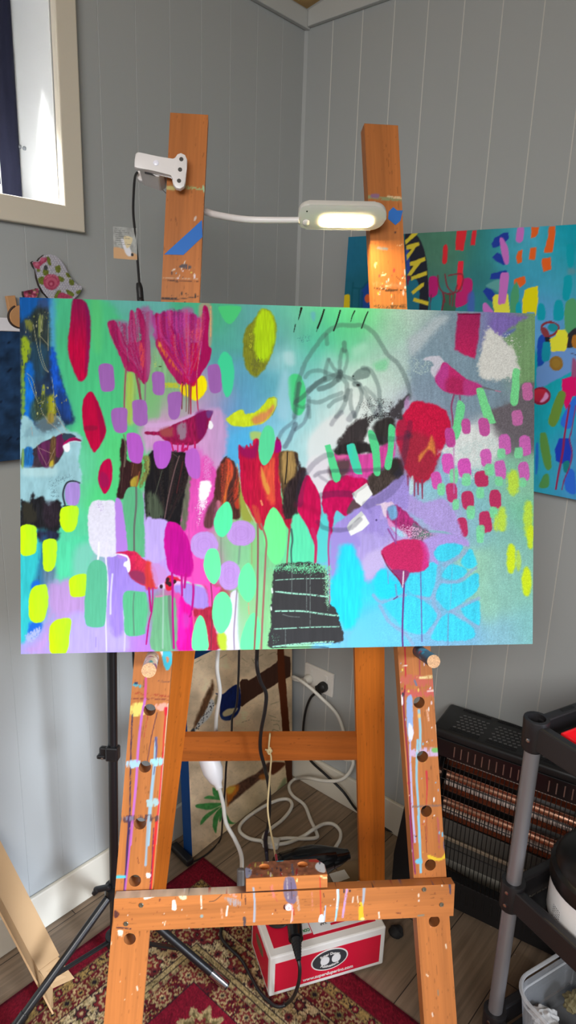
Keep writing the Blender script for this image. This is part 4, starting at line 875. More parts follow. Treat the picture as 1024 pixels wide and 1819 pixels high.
    p.poly([(30, 150), (70, 165), (180, 130), (290, 150), (370, 170), (420, 200), (440, 300), (430, 400), (390, 520), (330, 640), (240, 620), (150, 500), (60, 330)], (176, 70, 150), soft=4, rough=4, dry=.1, ds=(2, 20), var=.16, st=(4, 22)); p.poly([(270, 130), (350, 120), (360, 220), (300, 300)], (190, 85, 165), soft=4, a=.7); p.poly([(180, 190), (290, 190), (290, 270), (230, 300), (190, 280)], (195, 70, 165), soft=3, var=.1); p.poly([(300, 260), (400, 200), (430, 270), (400, 400), (300, 380)], (200, 100, 140), soft=6, a=.7, var=.1); p.poly([(330, 280), (430, 280), (420, 350), (340, 340)], (240, 90, 110), soft=4, a=.8)
    p.poly([(120, 310), (200, 330), (220, 400), (150, 400)], (110, 40, 130), soft=5, a=.8)
    p.poly([(68, 175), (100, 170), (190, 320), (240, 480), (290, 620), (300, 700), (250, 690), (180, 600), (110, 480), (70, 380), (90, 330)], (168, 26, 92), soft=1.6, rough=1.4, var=.2, st=(2, 16)); p.poly([(120, 160), (150, 155), (200, 260), (235, 400), (280, 560), (260, 600), (180, 440), (130, 280)], (160, 30, 100), soft=1.8, var=.15); p.poly([(180, 300), (230, 300), (300, 540), (330, 640), (240, 600), (200, 450)], (160, 20, 110), soft=3, a=.8, var=.2, dry=.15); p.poly([(90, 360), (130, 420), (230, 560), (270, 620), (200, 560), (110, 440)], (215, 100, 60), soft=3, dry=.45, ds=(1.5, 8)); p.poly([(95, 375), (115, 380), (112, 410), (92, 405)], (225, 140, 70), soft=2)
    p.poly([(330, 170), (370, 165), (385, 210), (355, 280), (335, 280)], (180, 40, 120), soft=2, a=.8); p.poly([(345, 380), (400, 400), (400, 560), (370, 700), (300, 680), (280, 560), (320, 440)], (195, 8, 70), soft=2, rough=1.5, var=.14, st=(2, 16)); p.poly([(310, 420), (330, 440), (310, 600), (290, 580)], (200, 90, 140), soft=2, a=.7, dry=.3)
    p.poly([(430, 110), (460, 105), (478, 190), (470, 380), (495, 430), (480, 510), (440, 580), (390, 650), (330, 690), (340, 620), (390, 560), (420, 400), (425, 240)], (172, 12, 92), soft=1.4, rough=1, var=.12, st=(2, 22)); p.line([(410, 420), (385, 600), (385, 640)], 4, (225, 130, 140), dry=.25)
    p.fan((310, 690), [(75, 180), (130, 160), (200, 140), (280, 140), (350, 165), (400, 210), (450, 130)], [(150, 20, 90), (190, 20, 86), (205, 70, 150), (160, 50, 150), (215, 80, 110), (120, 30, 100)], 22, 60, 5)
    p.fan((330, 690), [(180, 320), (240, 300), (320, 390), (400, 400)], [(200, 0, 70), (170, 14, 100), (190, 90, 150), (215, 110, 70)], 14, 24, 9)
    for l, w, c in (([(275, 680), (272, 760), (270, 880)], 12, (110, 25, 50)), ([(300, 700), (305, 800), (302, 900)], 10, (130, 100, 90)), ([(325, 700), (325, 800), (322, 915)], 16, (125, 80, 85)), ([(340, 690), (338, 800), (338, 920)], 13, (165, 25, 70)), ([(382, 650), (384, 760), (390, 850), (396, 900)], 12, (190, 30, 80)), ([(288, 700), (290, 790)], 8, (240, 190, 40)), ([(270, 690), (264, 770)], 8, (245, 150, 40))): p.line(l, w, c, a=.9, w2=w * .7)
    # ---- green ovals, top
    p.poly([(555, 105), (715, 105), (690, 180), (640, 235), (600, 220), (565, 160)], (76, 208, 130), soft=1.6); p.poly([(600, 445), (650, 500), (668, 620), (650, 740), (620, 790), (590, 760), (545, 560), (560, 480)], (66, 216, 160), soft=1.6)
    # lemon oval
    p.poly([(870, 130), (940, 140), (985, 230), (975, 370), (930, 520), (870, 610), (820, 640), (770, 590), (740, 500), (735, 370), (760, 270), (820, 200)], (128, 135, 40), soft=2.4, rough=2, var=.18, st=(1.5, 7)); p.poly([(870, 135), (940, 150), (980, 240), (970, 380), (925, 500), (850, 520), (825, 420), (820, 260)], (176, 218, 24), soft=4, rough=2.5, var=.1, st=(2, 20)); p.grain([(760, 300), (820, 260), (830, 420), (800, 480), (750, 420)], (190, 200, 50), .4, (1, 3)); p.grain([(780, 480), (920, 480), (900, 560), (830, 640), (780, 590)], (110, 115, 50), .5, (1, 3))
    # pear shape
    p.poly([(640, 930), (700, 890), (740, 890), (760, 920), (850, 890), (930, 800), (985, 795), (990, 850), (950, 930), (890, 985), (800, 1010), (700, 1015), (640, 1000), (605, 960)], (206, 226, 40), soft=1.6, rough=1.5, var=.09, st=(3, 9)); p.poly([(810, 940), (900, 900), (960, 850), (965, 900), (900, 970), (820, 1000)], (215, 145, 85), soft=4, rough=2, dry=.2, var=.1); p.line([(930, 800), (985, 798), (990, 850), (955, 930)], 5, (120, 120, 40), a=.7, dry=.2)
    p.at(260, 735, 4.2667); p.poly([(790, 140), (870, 140), (860, 200), (800, 200)], (190, 210, 90), soft=3, a=.8)
    # ---- red bird in the middle
    p.at(260, 735, 4.2667)
    p.poly([(0, 60), (220, 50), (400, 0), (430, -20), (560, -40), (610, 100), (600, 300), (540, 420), (450, 420), (400, 250), (190, 220), (60, 200), (0, 300)], (206, 158, 206), soft=6, rough=3, a=.85, var=.06); p.line([(0, 90), (150, 80), (300, 40), (400, -10)], 34, (212, 170, 220), a=.6, soft=2)
    p.poly([(0, 135), (100, 132), (200, 85), (330, 30), (440, -20), (500, -10), (490, 40), (455, 140), (410, 205), (360, 235), (290, 238), (200, 230), (130, 195), (90, 165), (0, 155)], (150, 20, 76), soft=1.2, rough=1.2, var=.25, st=(2.5, 12)); p.poly([(380, -10), (460, -10), (450, 150), (400, 190), (380, 100)], (120, 14, 92), soft=4, a=.7); p.poly([(235, 90), (300, 70), (300, 180), (250, 190)], (150, 120, 140), soft=3, dry=.35, ds=(1.5, 7)); p.poly([(110, 120), (200, 100), (200, 170), (120, 170)], (160, 70, 75), soft=4, dry=.35)
    p.poly([(455, -20), (505, -20), (490, 25), (465, 30)], (110, 60, 130), soft=2); p.poly([(478, 55), (495, 60), (508, 90), (490, 118), (470, 100)], (246, 246, 252), soft=1.2); p.grain([(510, 0), (590, 0), (590, 40), (510, 40)], (100, 170, 215), .4)
    for l, w in (([(190, 220), (205, 280)], 12), ([(240, 225), (238, 290)], 10), ([(280, 230), (275, 280), (300, 265)], 20), ([(318, 230), (310, 275)], 12), ([(370, 215), (368, 275)], 14)): p.line(l, w, (190, 25, 95))
    # ---- black square and pink
    p.poly([(60, 270), (200, 290), (290, 290), (330, 330), (320, 470), (300, 620), (270, 760), (250, 860), (180, 850), (140, 800), (0, 790), (0, 400)], (26, 24, 27), soft=1.6, rough=1.6, var=.25, st=(2, 16)); p.poly([(0, 610), (60, 600), (120, 690), (130, 780), (40, 800), (0, 790)], (72, 82, 66), soft=5, dry=.4, ds=(1.5, 6), var=.3); p.poly([(310, 500), (350, 480), (330, 640), (310, 860), (260, 870), (270, 760)], (105, 108, 90), soft=3, rough=2, var=.15, st=(3, 14))
    p.fan((150, 900), [(60, 300), (200, 290), (320, 340)], [(40, 36, 38), (14, 12, 14), (60, 50, 44), (50, 30, 34)], 24, 30, 15, .5)
    p.line([(250, 320), (215, 430), (170, 620), (140, 790)], 8, (120, 92, 92), a=.9); p.line([(280, 360), (250, 500), (230, 600)], 7, (100, 38, 42), a=.7); p.line([(120, 430), (60, 640)], 5, (90, 95, 80), a=.9); p.line([(200, 300), (240, 330)], 5, (110, 100, 90), a=.6)
    p.poly([(340, 480), (400, 480), (440, 320), (530, 430), (520, 640), (440, 830), (330, 940), (300, 930), (320, 760), (330, 620)], (226, 82, 182), soft=4, rough=3, var=.1, st=(3, 16)); p.grain([(420, 280), (520, 330), (510, 520), (420, 520)], (225, 130, 205), .55, (1.2, 1.2)); p.grain([(370, 520), (480, 600), (470, 720), (430, 840), (370, 840)], (235, 215, 235), .45, (1, 1.6)); p.poly([(412, 520), (460, 508), (498, 540), (480, 600), (460, 650), (405, 660), (400, 590)], (250, 248, 252), soft=1.8, rough=2.5); p.grain([(390, 640), (480, 640), (460, 740), (390, 740)], (245, 230, 245), .6, (1, 1.5))
    p.at(30, 735, 4.2667)
    p.poly([(795, 190), (835, 220), (840, 350), (945, 370), (940, 470), (900, 560), (810, 640), (755, 630), (780, 480), (785, 280)], (52, 28, 30), soft=2, rough=2, var=.35, st=(1.6, 14)); p.poly([(870, 370), (945, 370), (930, 480), (880, 500)], (72, 40, 30), soft=3, var=.3); p.poly([(865, 500), (920, 470), (915, 550), (865, 550)], (168, 145, 50), soft=2, var=.2, dry=.15); p.line([(810, 160), (825, 260), (815, 400)], 12, (120, 110, 95), a=.8, dry=.2); p.line([(930, 440), (905, 560)], 8, (150, 80, 55), a=.8); p.poly([(955, 330), (1005, 330), (1000, 450), (940, 560), (930, 520), (960, 420)], (130, 135, 70), soft=3, dry=.35, ds=(1.5, 4), var=.3)
    p.line([(885, 380), (868, 470)], 4, (140, 90, 70), a=.7); p.line([(820, 260), (800, 480), (790, 600)], 4, (110, 80, 70), a=.6)
    # ---- brown-red leaf pair
    p.at(260, 735, 4.2667)
    p.poly([(590, 340), (640, 340), (690, 420), (715, 580), (720, 760), (690, 800), (640, 780), (560, 660), (520, 700), (500, 850), (440, 850), (470, 720), (510, 640), (530, 480), (550, 400)], (80, 44, 40), soft=2, rough=2, var=.35, st=(1.6, 14)); p.poly([(605, 345), (650, 370), (660, 460), (620, 560), (600, 680), (580, 680), (600, 500)], (205, 66, 52), soft=2, c2=(225, 120, 50), ax='y', var=.2, st=(1.5, 14)); p.poly([(670, 520), (700, 520), (715, 640), (700, 720), (665, 680)], (180, 60, 42), soft=2.5, dry=.2); p.poly([(450, 740), (520, 640), (540, 740), (500, 860), (440, 850)], (105, 62, 72), soft=3, a=.7, var=.25); p.line([(600, 330), (615, 320)], 8, (60, 45, 40), dry=.3); p.poly([(700, 500), (735, 600), (810, 790), (770, 820), (720, 780)], (155, 165, 70), soft=4, dry=.25); p.line([(690, 380), (720, 560), (770, 720), (830, 830)], 6, (205, 195, 150), dry=.3)
    p.fan((560, 800), [(560, 400), (610, 345), (690, 420), (715, 560)], [(60, 30, 30), (120, 50, 36), (200, 70, 50), (90, 60, 50)], 14, 30, 18, .5)
    # ---- big red tulip, centre
    p.poly([(700, 245), (722, 250), (745, 275), (758, 235), (780, 250), (790, 225), (805, 240), (812, 200), (850, 195), (870, 330), (900, 390), (965, 290), (985, 205), (1020, 215), (1020, 480), (1010, 760), (980, 720), (930, 760), (880, 880), (840, 830), (780, 720), (730, 620), (710, 420)], (188, 12, 64), soft=1.4, rough=1.4, c2=(205, 35, 60), ax='x', var=.18, st=(2, 16)); p.poly([(870, 440), (960, 330), (1000, 400), (1000, 640), (940, 680), (890, 560)], (226, 84, 62), soft=5, rough=3, var=.14, st=(2, 14)); p.poly([(870, 400), (900, 470), (940, 580), (920, 610), (880, 520)], (228, 150, 70), soft=2.5, dry=.25); p.poly([(705, 250), (800, 260), (850, 200), (830, 330), (730, 320)], (150, 14, 92), soft=4, a=.8); p.poly([(985, 205), (1020, 215), (1015, 290), (975, 300)], (170, 0, 125), soft=2); p.poly([(800, 700), (850, 720), (880, 870), (840, 830)], (205, 70, 60), soft=3, dry=.3); p.line([(870, 660), (880, 690)], 14, (235, 140, 100), dry=.2)
    p.at(490, 735, 4.2667)
    p.poly([(0, 220), (30, 205), (40, 280), (20, 460), (60, 700), (130, 780), (110, 900), (90, 860), (0, 700)], (186, 26, 60), soft=1.6, rough=1.2, var=.15, st=(2, 14)); p.poly([(0, 205), (20, 203), (38, 230), (38, 280), (0, 290)], (168, 0, 120), soft=1.6)
    p.poly([(40, 285), (150, 290), (170, 350), (165, 480), (140, 760), (80, 780), (55, 640), (30, 480), (22, 360)], (92, 72, 48), soft=2, rough=1.6, var=.3, st=(1.6, 20)); p.poly([(50, 300), (150, 310), (140, 460), (60, 520)], (165, 135, 82), soft=3, rough=2, var=.22, st=(2, 18)); p.line([(90, 290), (85, 400), (72, 530)], 9, (25, 22, 22)); p.poly([(150, 300), (190, 400), (235, 420), (215, 560), (180, 700), (150, 770), (60, 780), (70, 560), (160, 450)], (52, 40, 42), soft=3, rough=3, var=.4, st=(1.5, 12), dry=.1)
    p.poly([(235, 440), (255, 340), (330, 310), (390, 330), (400, 480), (345, 640), (330, 580)], (232, 226, 236), soft=4, a=.9); p.poly([(250, 200), (360, 60), (500, 0), (560, 60), (480, 200), (400, 300), (260, 360)], (232, 238, 240), soft=6, a=.8)
    p.poly([(235, 465), (290, 530), (335, 620), (345, 700), (335, 840), (310, 930), (300, 1000), (280, 960), (240, 860), (180, 760), (165, 720), (180, 600)], (205, 14, 84), soft=1.3, rough=1, var=.12, st=(3, 16)); p.line([(165, 690), (230, 700), (330, 760)], 44, (150, 10, 62), a=.35, soft=5)
    p.poly([(380, 540), (430, 500), (560, 460), (700, 500), (690, 560), (590, 620), (600, 680), (560, 760), (520, 775), (465, 735), (440, 800), (425, 940), (405, 940), (400, 820), (360, 740), (352, 640)], (206, 14, 92), soft=1.4, rough=1.3, var=.14, st=(4, 9)); p.poly([(440, 300), (560, 290), (640, 300), (740, 290), (840, 210), (900, 200), (900, 330), (820, 420), (740, 470), (700, 490), (560, 470), (450, 420)], (214, 74, 162), soft=3, rough=2.5, var=.12); p.poly([(460, 300), (540, 310), (490, 360)], (230, 110, 170), soft=2, a=.8)
    # black smear upper right of centre
    p.poly([(460, 260), (530, 130), (600, 60), (680, 30), (700, 120), (620, 290), (560, 300)], (62, 56, 58), soft=4, rough=4, dry=.22, ds=(2, 2), var=.3); p.poly([(450, 270), (560, 220), (720, 230), (740, 290), (640, 300), (540, 305), (460, 310)], (46, 42, 44), soft=3, rough=3, var=.3); p.grain([(560, 120), (700, 0), (900, -30), (960, 0), (880, 40), (760, 60), (620, 200)], (60, 56, 58), .6, (1.1, 1.1), edge=6); p.poly([(760, 60), (840, 20), (900, 40), (900, 130), (850, 230), (760, 230), (740, 130)], (54, 50, 50), soft=4, rough=3, var=.3, dry=.1); p.grain([(600, -80), (740, -160), (960, -100), (960, 20), (700, 30)], (70, 66, 70), .35, (1.1, 1.1), edge=10)
    p.poly([(400, 420), (460, 360), (560, 350), (560, 430), (480, 500), (430, 500)], (98, 70, 78), soft=5, dry=.25); p.poly([(800, 430), (880, 340), (950, 360), (970, 470), (850, 560), (740, 620), (700, 520), (720, 460)], (72, 62, 58), soft=3.5, rough=3, var=.35, st=(2, 6)); p.poly([(540, 740), (590, 650), (660, 690), (560, 760)], (98, 74, 80), soft=2); p.poly([(880, 350), (950, 350), (960, 460), (880, 460)], (50, 46, 46), soft=4, dry=.2)
    # mint strokes
    MN = (90, 222, 150)
    p.poly([(372, 242), (412, 230), (440, 300), (495, 470), (490, 505), (460, 522), (440, 510), (410, 400)], MN, soft=.9, sm=False); p.poly([(540, 255), (555, 232), (590, 225), (610, 260), (655, 440), (645, 458), (605, 452), (580, 410)], (60, 216, 205), soft=.9, c2=(85, 225, 160), ax='x'); p.poly([(698, 140), (745, 138), (785, 250), (795, 450), (745, 455), (735, 320)], MN, soft=.9); p.poly([(868, 76), (900, 100), (905, 160), (875, 408), (825, 400), (850, 260), (855, 110)], MN, soft=.9)
    p.at(490, 735, 4.2667)
    # ---- right: red tulip, bird, patches
    p.at(720, 520, 4.2667)
    p.poly([(60, 420), (200, 230), (330, 160), (400, 170), (380, 420), (520, 500), (570, 480), (560, 600), (640, 660), (830, 620), (830, 800), (660, 900), (330, 900), (300, 860), (90, 820), (40, 700), (40, 560)], (132, 158, 178), soft=8, rough=6, a=.75, var=.1); p.poly([(20, 360), (120, 280), (240, 180), (330, 190), (200, 330), (60, 480)], (178, 196, 208), soft=8, dry=.3, ds=(4, 4)); p.grain([(30, 480), (150, 470), (250, 560), (230, 640), (60, 640), (30, 560)], (175, 200, 205), .4, (2, 2))
    p.poly([(400, 160), (570, 160), (560, 330), (530, 500), (470, 480), (378, 430), (390, 270)], (165, 40, 98), soft=2.5, sm=False, rough=1.5, c2=(200, 40, 100), ax='y', var=.12, st=(1, 1)); p.line([(408, 162), (568, 162)], 9, (120, 10, 55))
    p.poly([(660, 200), (920, 180), (900, 230), (780, 330), (690, 310)], (134, 115, 195), soft=4, rough=3, var=.08); p.poly([(740, 330), (830, 250), (920, 190), (1000, 180), (1000, 700), (880, 700), (870, 520), (800, 430)], (128, 170, 120), soft=4, rough=3, var=.07); p.poly([(740, 315), (830, 270), (830, 290), (760, 340)], (100, 115, 205), soft=3, a=.8)
    p.poly([(600, 350), (620, 270), (660, 280), (740, 340), (780, 390), (840, 450), (850, 540), (870, 580), (820, 640), (660, 660), (560, 610), (575, 450)], (226, 229, 226), soft=4, rough=5, rs=4, var=.05, st=(4, 4)); p.grain([(560, 320), (900, 300), (900, 700), (600, 720), (540, 640)], (230, 233, 230), .3, (2, 2), edge=20)
    p.poly([(660, 890), (740, 860), (800, 840), (880, 700), (1000, 710), (990, 1110), (860, 1080), (720, 1040), (640, 960)], (112, 106, 114), soft=4, rough=3, var=.16, st=(1, 1))
    p.poly([(135, 510), (170, 488), (230, 478), (275, 490), (300, 540), (270, 620), (235, 650), (195, 600), (200, 560), (215, 550), (190, 515)], (205, 208, 226), soft=1.5, rough=1.2); p.poly([(290, 530), (350, 560), (460, 650), (590, 715), (540, 770), (440, 775), (380, 770), (300, 745), (240, 690), (232, 640), (260, 600)], (200, 48, 118), soft=1.4, rough=1, var=.12, st=(1, 1)); p.poly([(232, 640), (290, 540), (330, 560), (320, 730), (260, 710)], (195, 70, 160), soft=4, a=.8); p.poly([(310, 660), (380, 640), (460, 680), (450, 760), (380, 765), (310, 740)], (176, 40, 92), soft=5, a=.7, var=.2, st=(1, 1)); p.poly([(450, 660), (590, 710), (540, 770), (450, 775)], (196, 70, 150), soft=3, a=.7); p.line([(590, 718), (690, 742)], 16, (115, 120, 130), w2=6); p.line([(685, 742), (725, 750)], 8, (190, 130, 160)); p.line([(372, 770), (352, 860), (360, 940), (365, 1010)], 14, (150, 80, 120)); p.line([(415, 775), (420, 830)], 12, (145, 90, 130))
    p.poly([(60, 830), (160, 830), (290, 880), (330, 940), (350, 1000), (325, 1090), (240, 1290), (190, 1400), (140, 1440), (80, 1430), (10, 1360), (-20, 1250), (-60, 1130), (-65, 1000), (0, 900)], (208, 26, 72), soft=2.2, rough=2, var=.14, st=(1.5, 3)); p.poly([(60, 1050), (240, 1150), (230, 1330), (140, 1430), (20, 1380), (-40, 1200)], (160, 48, 66), soft=9, a=.75, var=.15, st=(1.5, 4)); p.poly([(200, 1080), (215, 1120), (230, 1240), (185, 1190), (110, 1280), (110, 1230), (170, 1160)], (222, 130, 70), soft=3, rough=2, var=.1); p.poly([(-60, 1000), (0, 960), (20, 1160), (-30, 1220)], (160, 44, 74), soft=5, a=.6)
    for x0, y0, y1 in ((20, 1390, 1500), (70, 1420, 1540), (98, 1430, 1530), (130, 1420, 1560)): p.line([(x0, y0), (x0 + 2, y1)], 17, (150, 60, 90), w2=9)
    p.poly([(45, 1400), (65, 1400), (60, 1520), (30, 1520)], (200, 235, 235), soft=1.5, a=.8)
    p.at(720, 735, 4.2667)
    p.poly([(380, 200), (400, 110), (520, 90), (580, 140), (660, 160), (710, 200), (690, 300), (560, 400), (380, 380), (330, 300), (260, 290)], (228, 236, 236), soft=6, rough=5, var=.05); p.grain([(300, 250), (720, 150), (720, 400), (600, 520), (300, 520)], (205, 225, 225), .45, (1.4, 1.4), edge=14)
    # mint bars on the right
    for q in ([(820, 585), (865, 580), (870, 640), (855, 840), (800, 835), (810, 700)], [(540, 735), (560, 720), (590, 725), (610, 770), (680, 960), (685, 985), (640, 990), (600, 950), (560, 820)]):
        p.at(720, 520, 4.2667); p.poly(q, (128, 232, 158), soft=1, rough=.8, var=.05, st=(1, 1))
    p.at(720, 735, 4.2667); p.poly([(400, -90), (425, -95), (455, -60), (440, 40), (405, 185), (352, 172), (375, 40)], (118, 228, 158), soft=1, rough=.8, var=.05, st=(1, 1))
    PK, RDS = (214, 110, 196), (196, 55, 104)
    for x, y, rx, ry, c in ((463, 95, 34, 58, (205, 90, 170)), (600, 100, 42, 70, (205, 90, 170)), (342, 180, 38, 75, (200, 75, 160)), (852, 30, 42, 60, (205, 115, 180)), (928, -170, 40, 68, (205, 115, 175)), (758, 232, 46, 78, PK), (912, 240, 44, 78, PK), (325, 375, 45, 76, (226, 95, 196)), (452, 410, 50, 72, (222, 92, 196)), (615, 335, 42, 68, (220, 105, 195)), (724, 425, 42, 72, PK), (903, 436, 42, 72, PK), (238, 505, 40, 66, (220, 90, 185)), (580, 495, 52, 62, RDS), (355, 595, 42, 74, (200, 62, 120)), (476, 655, 46, 72, RDS), (685, 648, 44, 72, RDS), (258, 728, 42, 70, (200, 58, 112)), (610, 820, 48, 82, RDS), (436, 860, 38, 76, RDS)):
        p.ell(x, y, rx, ry, c, -6, 3.2, soft=1.1, rough=1.2, var=.09, st=(1, 1))
    for x, y, rx, ry in ((732, 300, 32, 38), (862, 295, 32, 42), (370, 470, 32, 56), (465, 500, 34, 48), (640, 425, 36, 46), (274, 572, 30, 46), (712, 510, 30, 36), (570, 598, 30, 44), (385, 688, 26, 42), (500, 748, 32, 50), (672, 748, 30, 46), (572, 892, 32, 48), (570, 940, 28, 40), (890, 520, 30, 34)): p.ell(x, y, rx, ry, (132, 230, 170), 0, 3.5, soft=1.3, rough=1.2, a=.92)
    p.line([(370, 240), (372, 600)], 12, (205, 130, 195), a=.6, dry=.2)
    for x, y, rx, ry in ((820, 520, 45, 95), (735, 800, 34, 90), (690, 830, 18, 60), (935, 800, 36, 140), (955, 900, 26, 60)): p.ell(x, y, rx, ry, (205, 240, 70), 0, 2.4, soft=4, rough=3, dry=.22, ds=(1.5, 25), a=.9)
    p.at(720, 945, 4.2667)
    for x, y, rx, ry, a in ((805, 200, 34, 110, 1), (860, 220, 20, 80, .6), (922, 375, 36, 112, 1), (950, 40, 26, 90, .9)): p.ell(x, y, rx, ry, (220, 248, 45), 0, 2.4, soft=2.6, rough=2, dry=.2, ds=(1.2, 25), a=a)
    # ---- lavender band and lower bird
    p.at(720, 735, 4.2667)
    p.poly([(-260, 640), (-100, 600), (0, 600), (140, 670), (290, 640), (380, 760), (430, 900), (480, 990), (360, 970), (220, 880), (60, 760), (0, 750), (-200, 800)], (180, 162, 228), soft=3, rough=2.5, var=.06)
    p.at(490, 735, 4.2667)
    p.poly([(440, 850), (560, 760), (680, 680), (800, 590), (960, 470), (1000, 520), (1000, 720), (840, 690), (780, 850), (850, 960), (700, 1010), (600, 960), (420, 960), (410, 940), (440, 880)], (166, 148, 224), soft=3, rough=2.5, var=.06)
    p.poly([(760, 690), (830, 672), (880, 668), (900, 690), (870, 700), (840, 740), (850, 780), (820, 770), (800, 700)], (240, 226, 240), soft=1.6, rough=1.5, c2=(225, 190, 225), ax='x'); p.poly([(850, 720), (900, 690), (960, 720), (1040, 800), (1110, 870), (1110, 950), (1000, 930), (900, 900), (850, 800)], (176, 50, 120), soft=1.8, rough=2, var=.3, st=(2, 6)); p.poly([(850, 720), (910, 700), (920, 790), (870, 800)], (120, 170, 215), soft=3, rough=2, var=.1); p.poly([(850, 790), (890, 830), (960, 890), (980, 930), (920, 910), (860, 850)], (225, 160, 215), soft=2, a=.9); p.poly([(880, 860), (960, 890), (1000, 925), (940, 930)], (170, 215, 240), soft=2)
    p.at(720, 735, 4.2667); p.poly([(60, 830), (130, 860), (220, 920), (300, 965), (330, 975), (220, 975), (130, 1000), (60, 990)], (125, 105, 130), soft=3, rough=2.5, dry=.15, var=.25, st=(3, 3)); p.grain([(-40, 800), (200, 880), (280, 960), (60, 1010), (-40, 940)], (230, 180, 215), .45, (2, 1.5)); p.grain([(100, 850), (300, 940), (200, 980), (80, 960)], (80, 130, 110), .45, (2, 1)); p.line([(190, 890), (300, 900), (380, 930)], 18, (130, 195, 195), a=.7, dry=.2)
    # ---- red half flower, turtle shell
    p.at(720, 945, 4.2667)
    p.poly([(140, 60), (230, 25), (380, 20), (470, 60), (480, 110), (380, 95), (260, 100), (225, 160), (260, 240), (200, 230), (160, 130)], (182, 160, 232), soft=3, rough=2)
    for q in ([(220, 150), (270, 100), (360, 85), (440, 110), (400, 180), (320, 225), (240, 205)], [(430, 200), (500, 130), (545, 240), (500, 278), (440, 255)], [(285, 320), (330, 255), (400, 250), (470, 290), (440, 340), (360, 365), (300, 350)], [(270, 400), (340, 390), (430, 380), (520, 315), (560, 330), (550, 440), (480, 500), (400, 560), (330, 595), (260, 540), (228, 470)],
              [(100, 320), (150, 280), (190, 230), (250, 260), (245, 400), (210, 490), (110, 490), (30, 440), (30, 340)], [(425, 580), (480, 540), (560, 525), (570, 690), (540, 705), (470, 660)], [(260, 660), (340, 615), (420, 660), (520, 730), (500, 815), (220, 820), (215, 760)], [(-165, 520), (0, 485), (90, 495), (190, 560), (250, 650), (190, 740), (120, 775), (20, 750), (-60, 680)]):
        p.poly(q, (70, 218, 250), soft=2.2, rough=1.6, var=.07)
    p.poly([(-420, 800), (-300, 640), (-180, 600), (-40, 720), (40, 800), (-20, 880), (-380, 880)], (108, 212, 245), soft=5, rough=3, a=.7)
    LV = (150, 180, 218)
    for l, w in (([(-240, 480), (-180, 530), (-60, 490), (0, 478)], 26), ([(-190, 560), (-120, 680), (0, 770), (60, 850)], 26), ([(100, 490), (180, 505), (220, 480)], 24), ([(255, 270), (245, 390), (215, 480), (225, 560), (260, 640), (180, 760)], 30), ([(270, 375), (400, 375), (500, 300), (540, 270)], 22), ([(300, 250), (420, 180), (460, 140)], 34), ([(340, 605), (450, 555), (560, 500)], 24), ([(350, 600), (460, 660), (560, 720)], 22)): p.line(l, w, LV, a=.75, soft=1.6, wob=1)
    p.poly([(-50, 10), (20, 40), (-30, 60), (-230, 150), (-300, 330), (-420, 380), (-430, 260), (-300, 200)], (180, 165, 230), soft=7, rough=5, a=.0)
    p.at(490, 945, 4.2667)
    p.poly([(600, 0), (850, 40), (810, 120), (820, 260), (740, 350), (690, 370), (650, 260), (610, 160)], (180, 165, 230), soft=6, rough=5, var=.06); p.poly([(690, 170), (820, 130), (830, 250), (740, 340), (690, 360), (650, 280)], (205, 190, 238), soft=6, a=.9); p.poly([(440, 0), (600, 0), (640, 110), (560, 100), (480, 110), (450, 330), (420, 330), (410, 150)], (166, 150, 226), soft=5, rough=3)
    p.poly([(500, 110), (580, 100), (620, 200), (670, 320), (650, 420), (640, 600), (580, 720), (520, 720), (430, 560), (420, 380), (470, 300)], (44, 222, 252), soft=6, rough=4, var=.08); p.poly([(760, 330), (830, 280), (880, 360), (940, 400), (950, 470), (820, 510), (750, 440)], (44, 222, 252), soft=4, rough=3)
    p.poly([(800, 150), (860, 95), (960, 60), (1090, 60), (1130, 120), (1150, 200), (1160, 260), (1100, 300), (1020, 310), (960, 310), (900, 300), (850, 250)], (206, 44, 104), soft=1.6, rough=1.5, var=.1, st=(1.2, 1.2)); p.poly([(1090, 60), (1150, 110), (1165, 230), (1110, 290), (1120, 160)], (222, 60, 150), soft=3, a=.8); p.poly([(880, 290), (1010, 300), (985, 380), (960, 420), (940, 370)], (150, 60, 120), soft=2, dry=.2); p.line([(810, 170), (850, 260), (920, 340), (960, 400)], 10, (140, 20, 60), a=.8, dry=.2); p.line([(970, 300), (965, 420)], 10, (235, 225, 240))
    p.line([(975, 400), (965, 600), (962, 780), (965, 870)], 13, (110, 60, 140)); p.line([(1100, 300), (1105, 560), (1110, 830)], 9, (120, 90, 170), a=.8); p.line([(910, 400), (920, 490)], 14, (120, 150, 200), a=.7); p.line([(895, 510), (925, 490)], 8, (110, 60, 130)); p.line([(850, 300), (855, 390)], 8, (130, 150, 215), a=.7)
    p.at(0, 0, 1); p.line([(797, 1090), (796, 1145)], 2.2, (120, 140, 190), a=.7); p.line([(805, 990), (800, 1090)], 1.6, (130, 180, 215), a=.5); p.line([(690, 940), (704, 965)], 3, (150, 70, 150), a=.8); p.line([(704, 925), (704, 960)], 3, (150, 70, 150), a=.6)
    # ---- lower left: green bars, white cup, birds
    p.at(30, 735, 4.2667)
    p.poly([(590, 660), (660, 655), (740, 665), (755, 760), (750, 900), (760, 1060), (700, 1085), (620, 1080), (565, 1020), (540, 900), (540, 760), (560, 690)], (222, 220, 236), soft=1.5, rough=1.5, var=.05, st=(3, 3)); p.grain([(580, 660), (660, 650), (670, 760), (600, 760)], (175, 150, 205), .35, (1, 1)); p.poly([(745, 660), (780, 645), (805, 720), (830, 900), (840, 1070), (760, 1080), (750, 860)], (180, 130, 224), soft=1.6, rough=1.2)
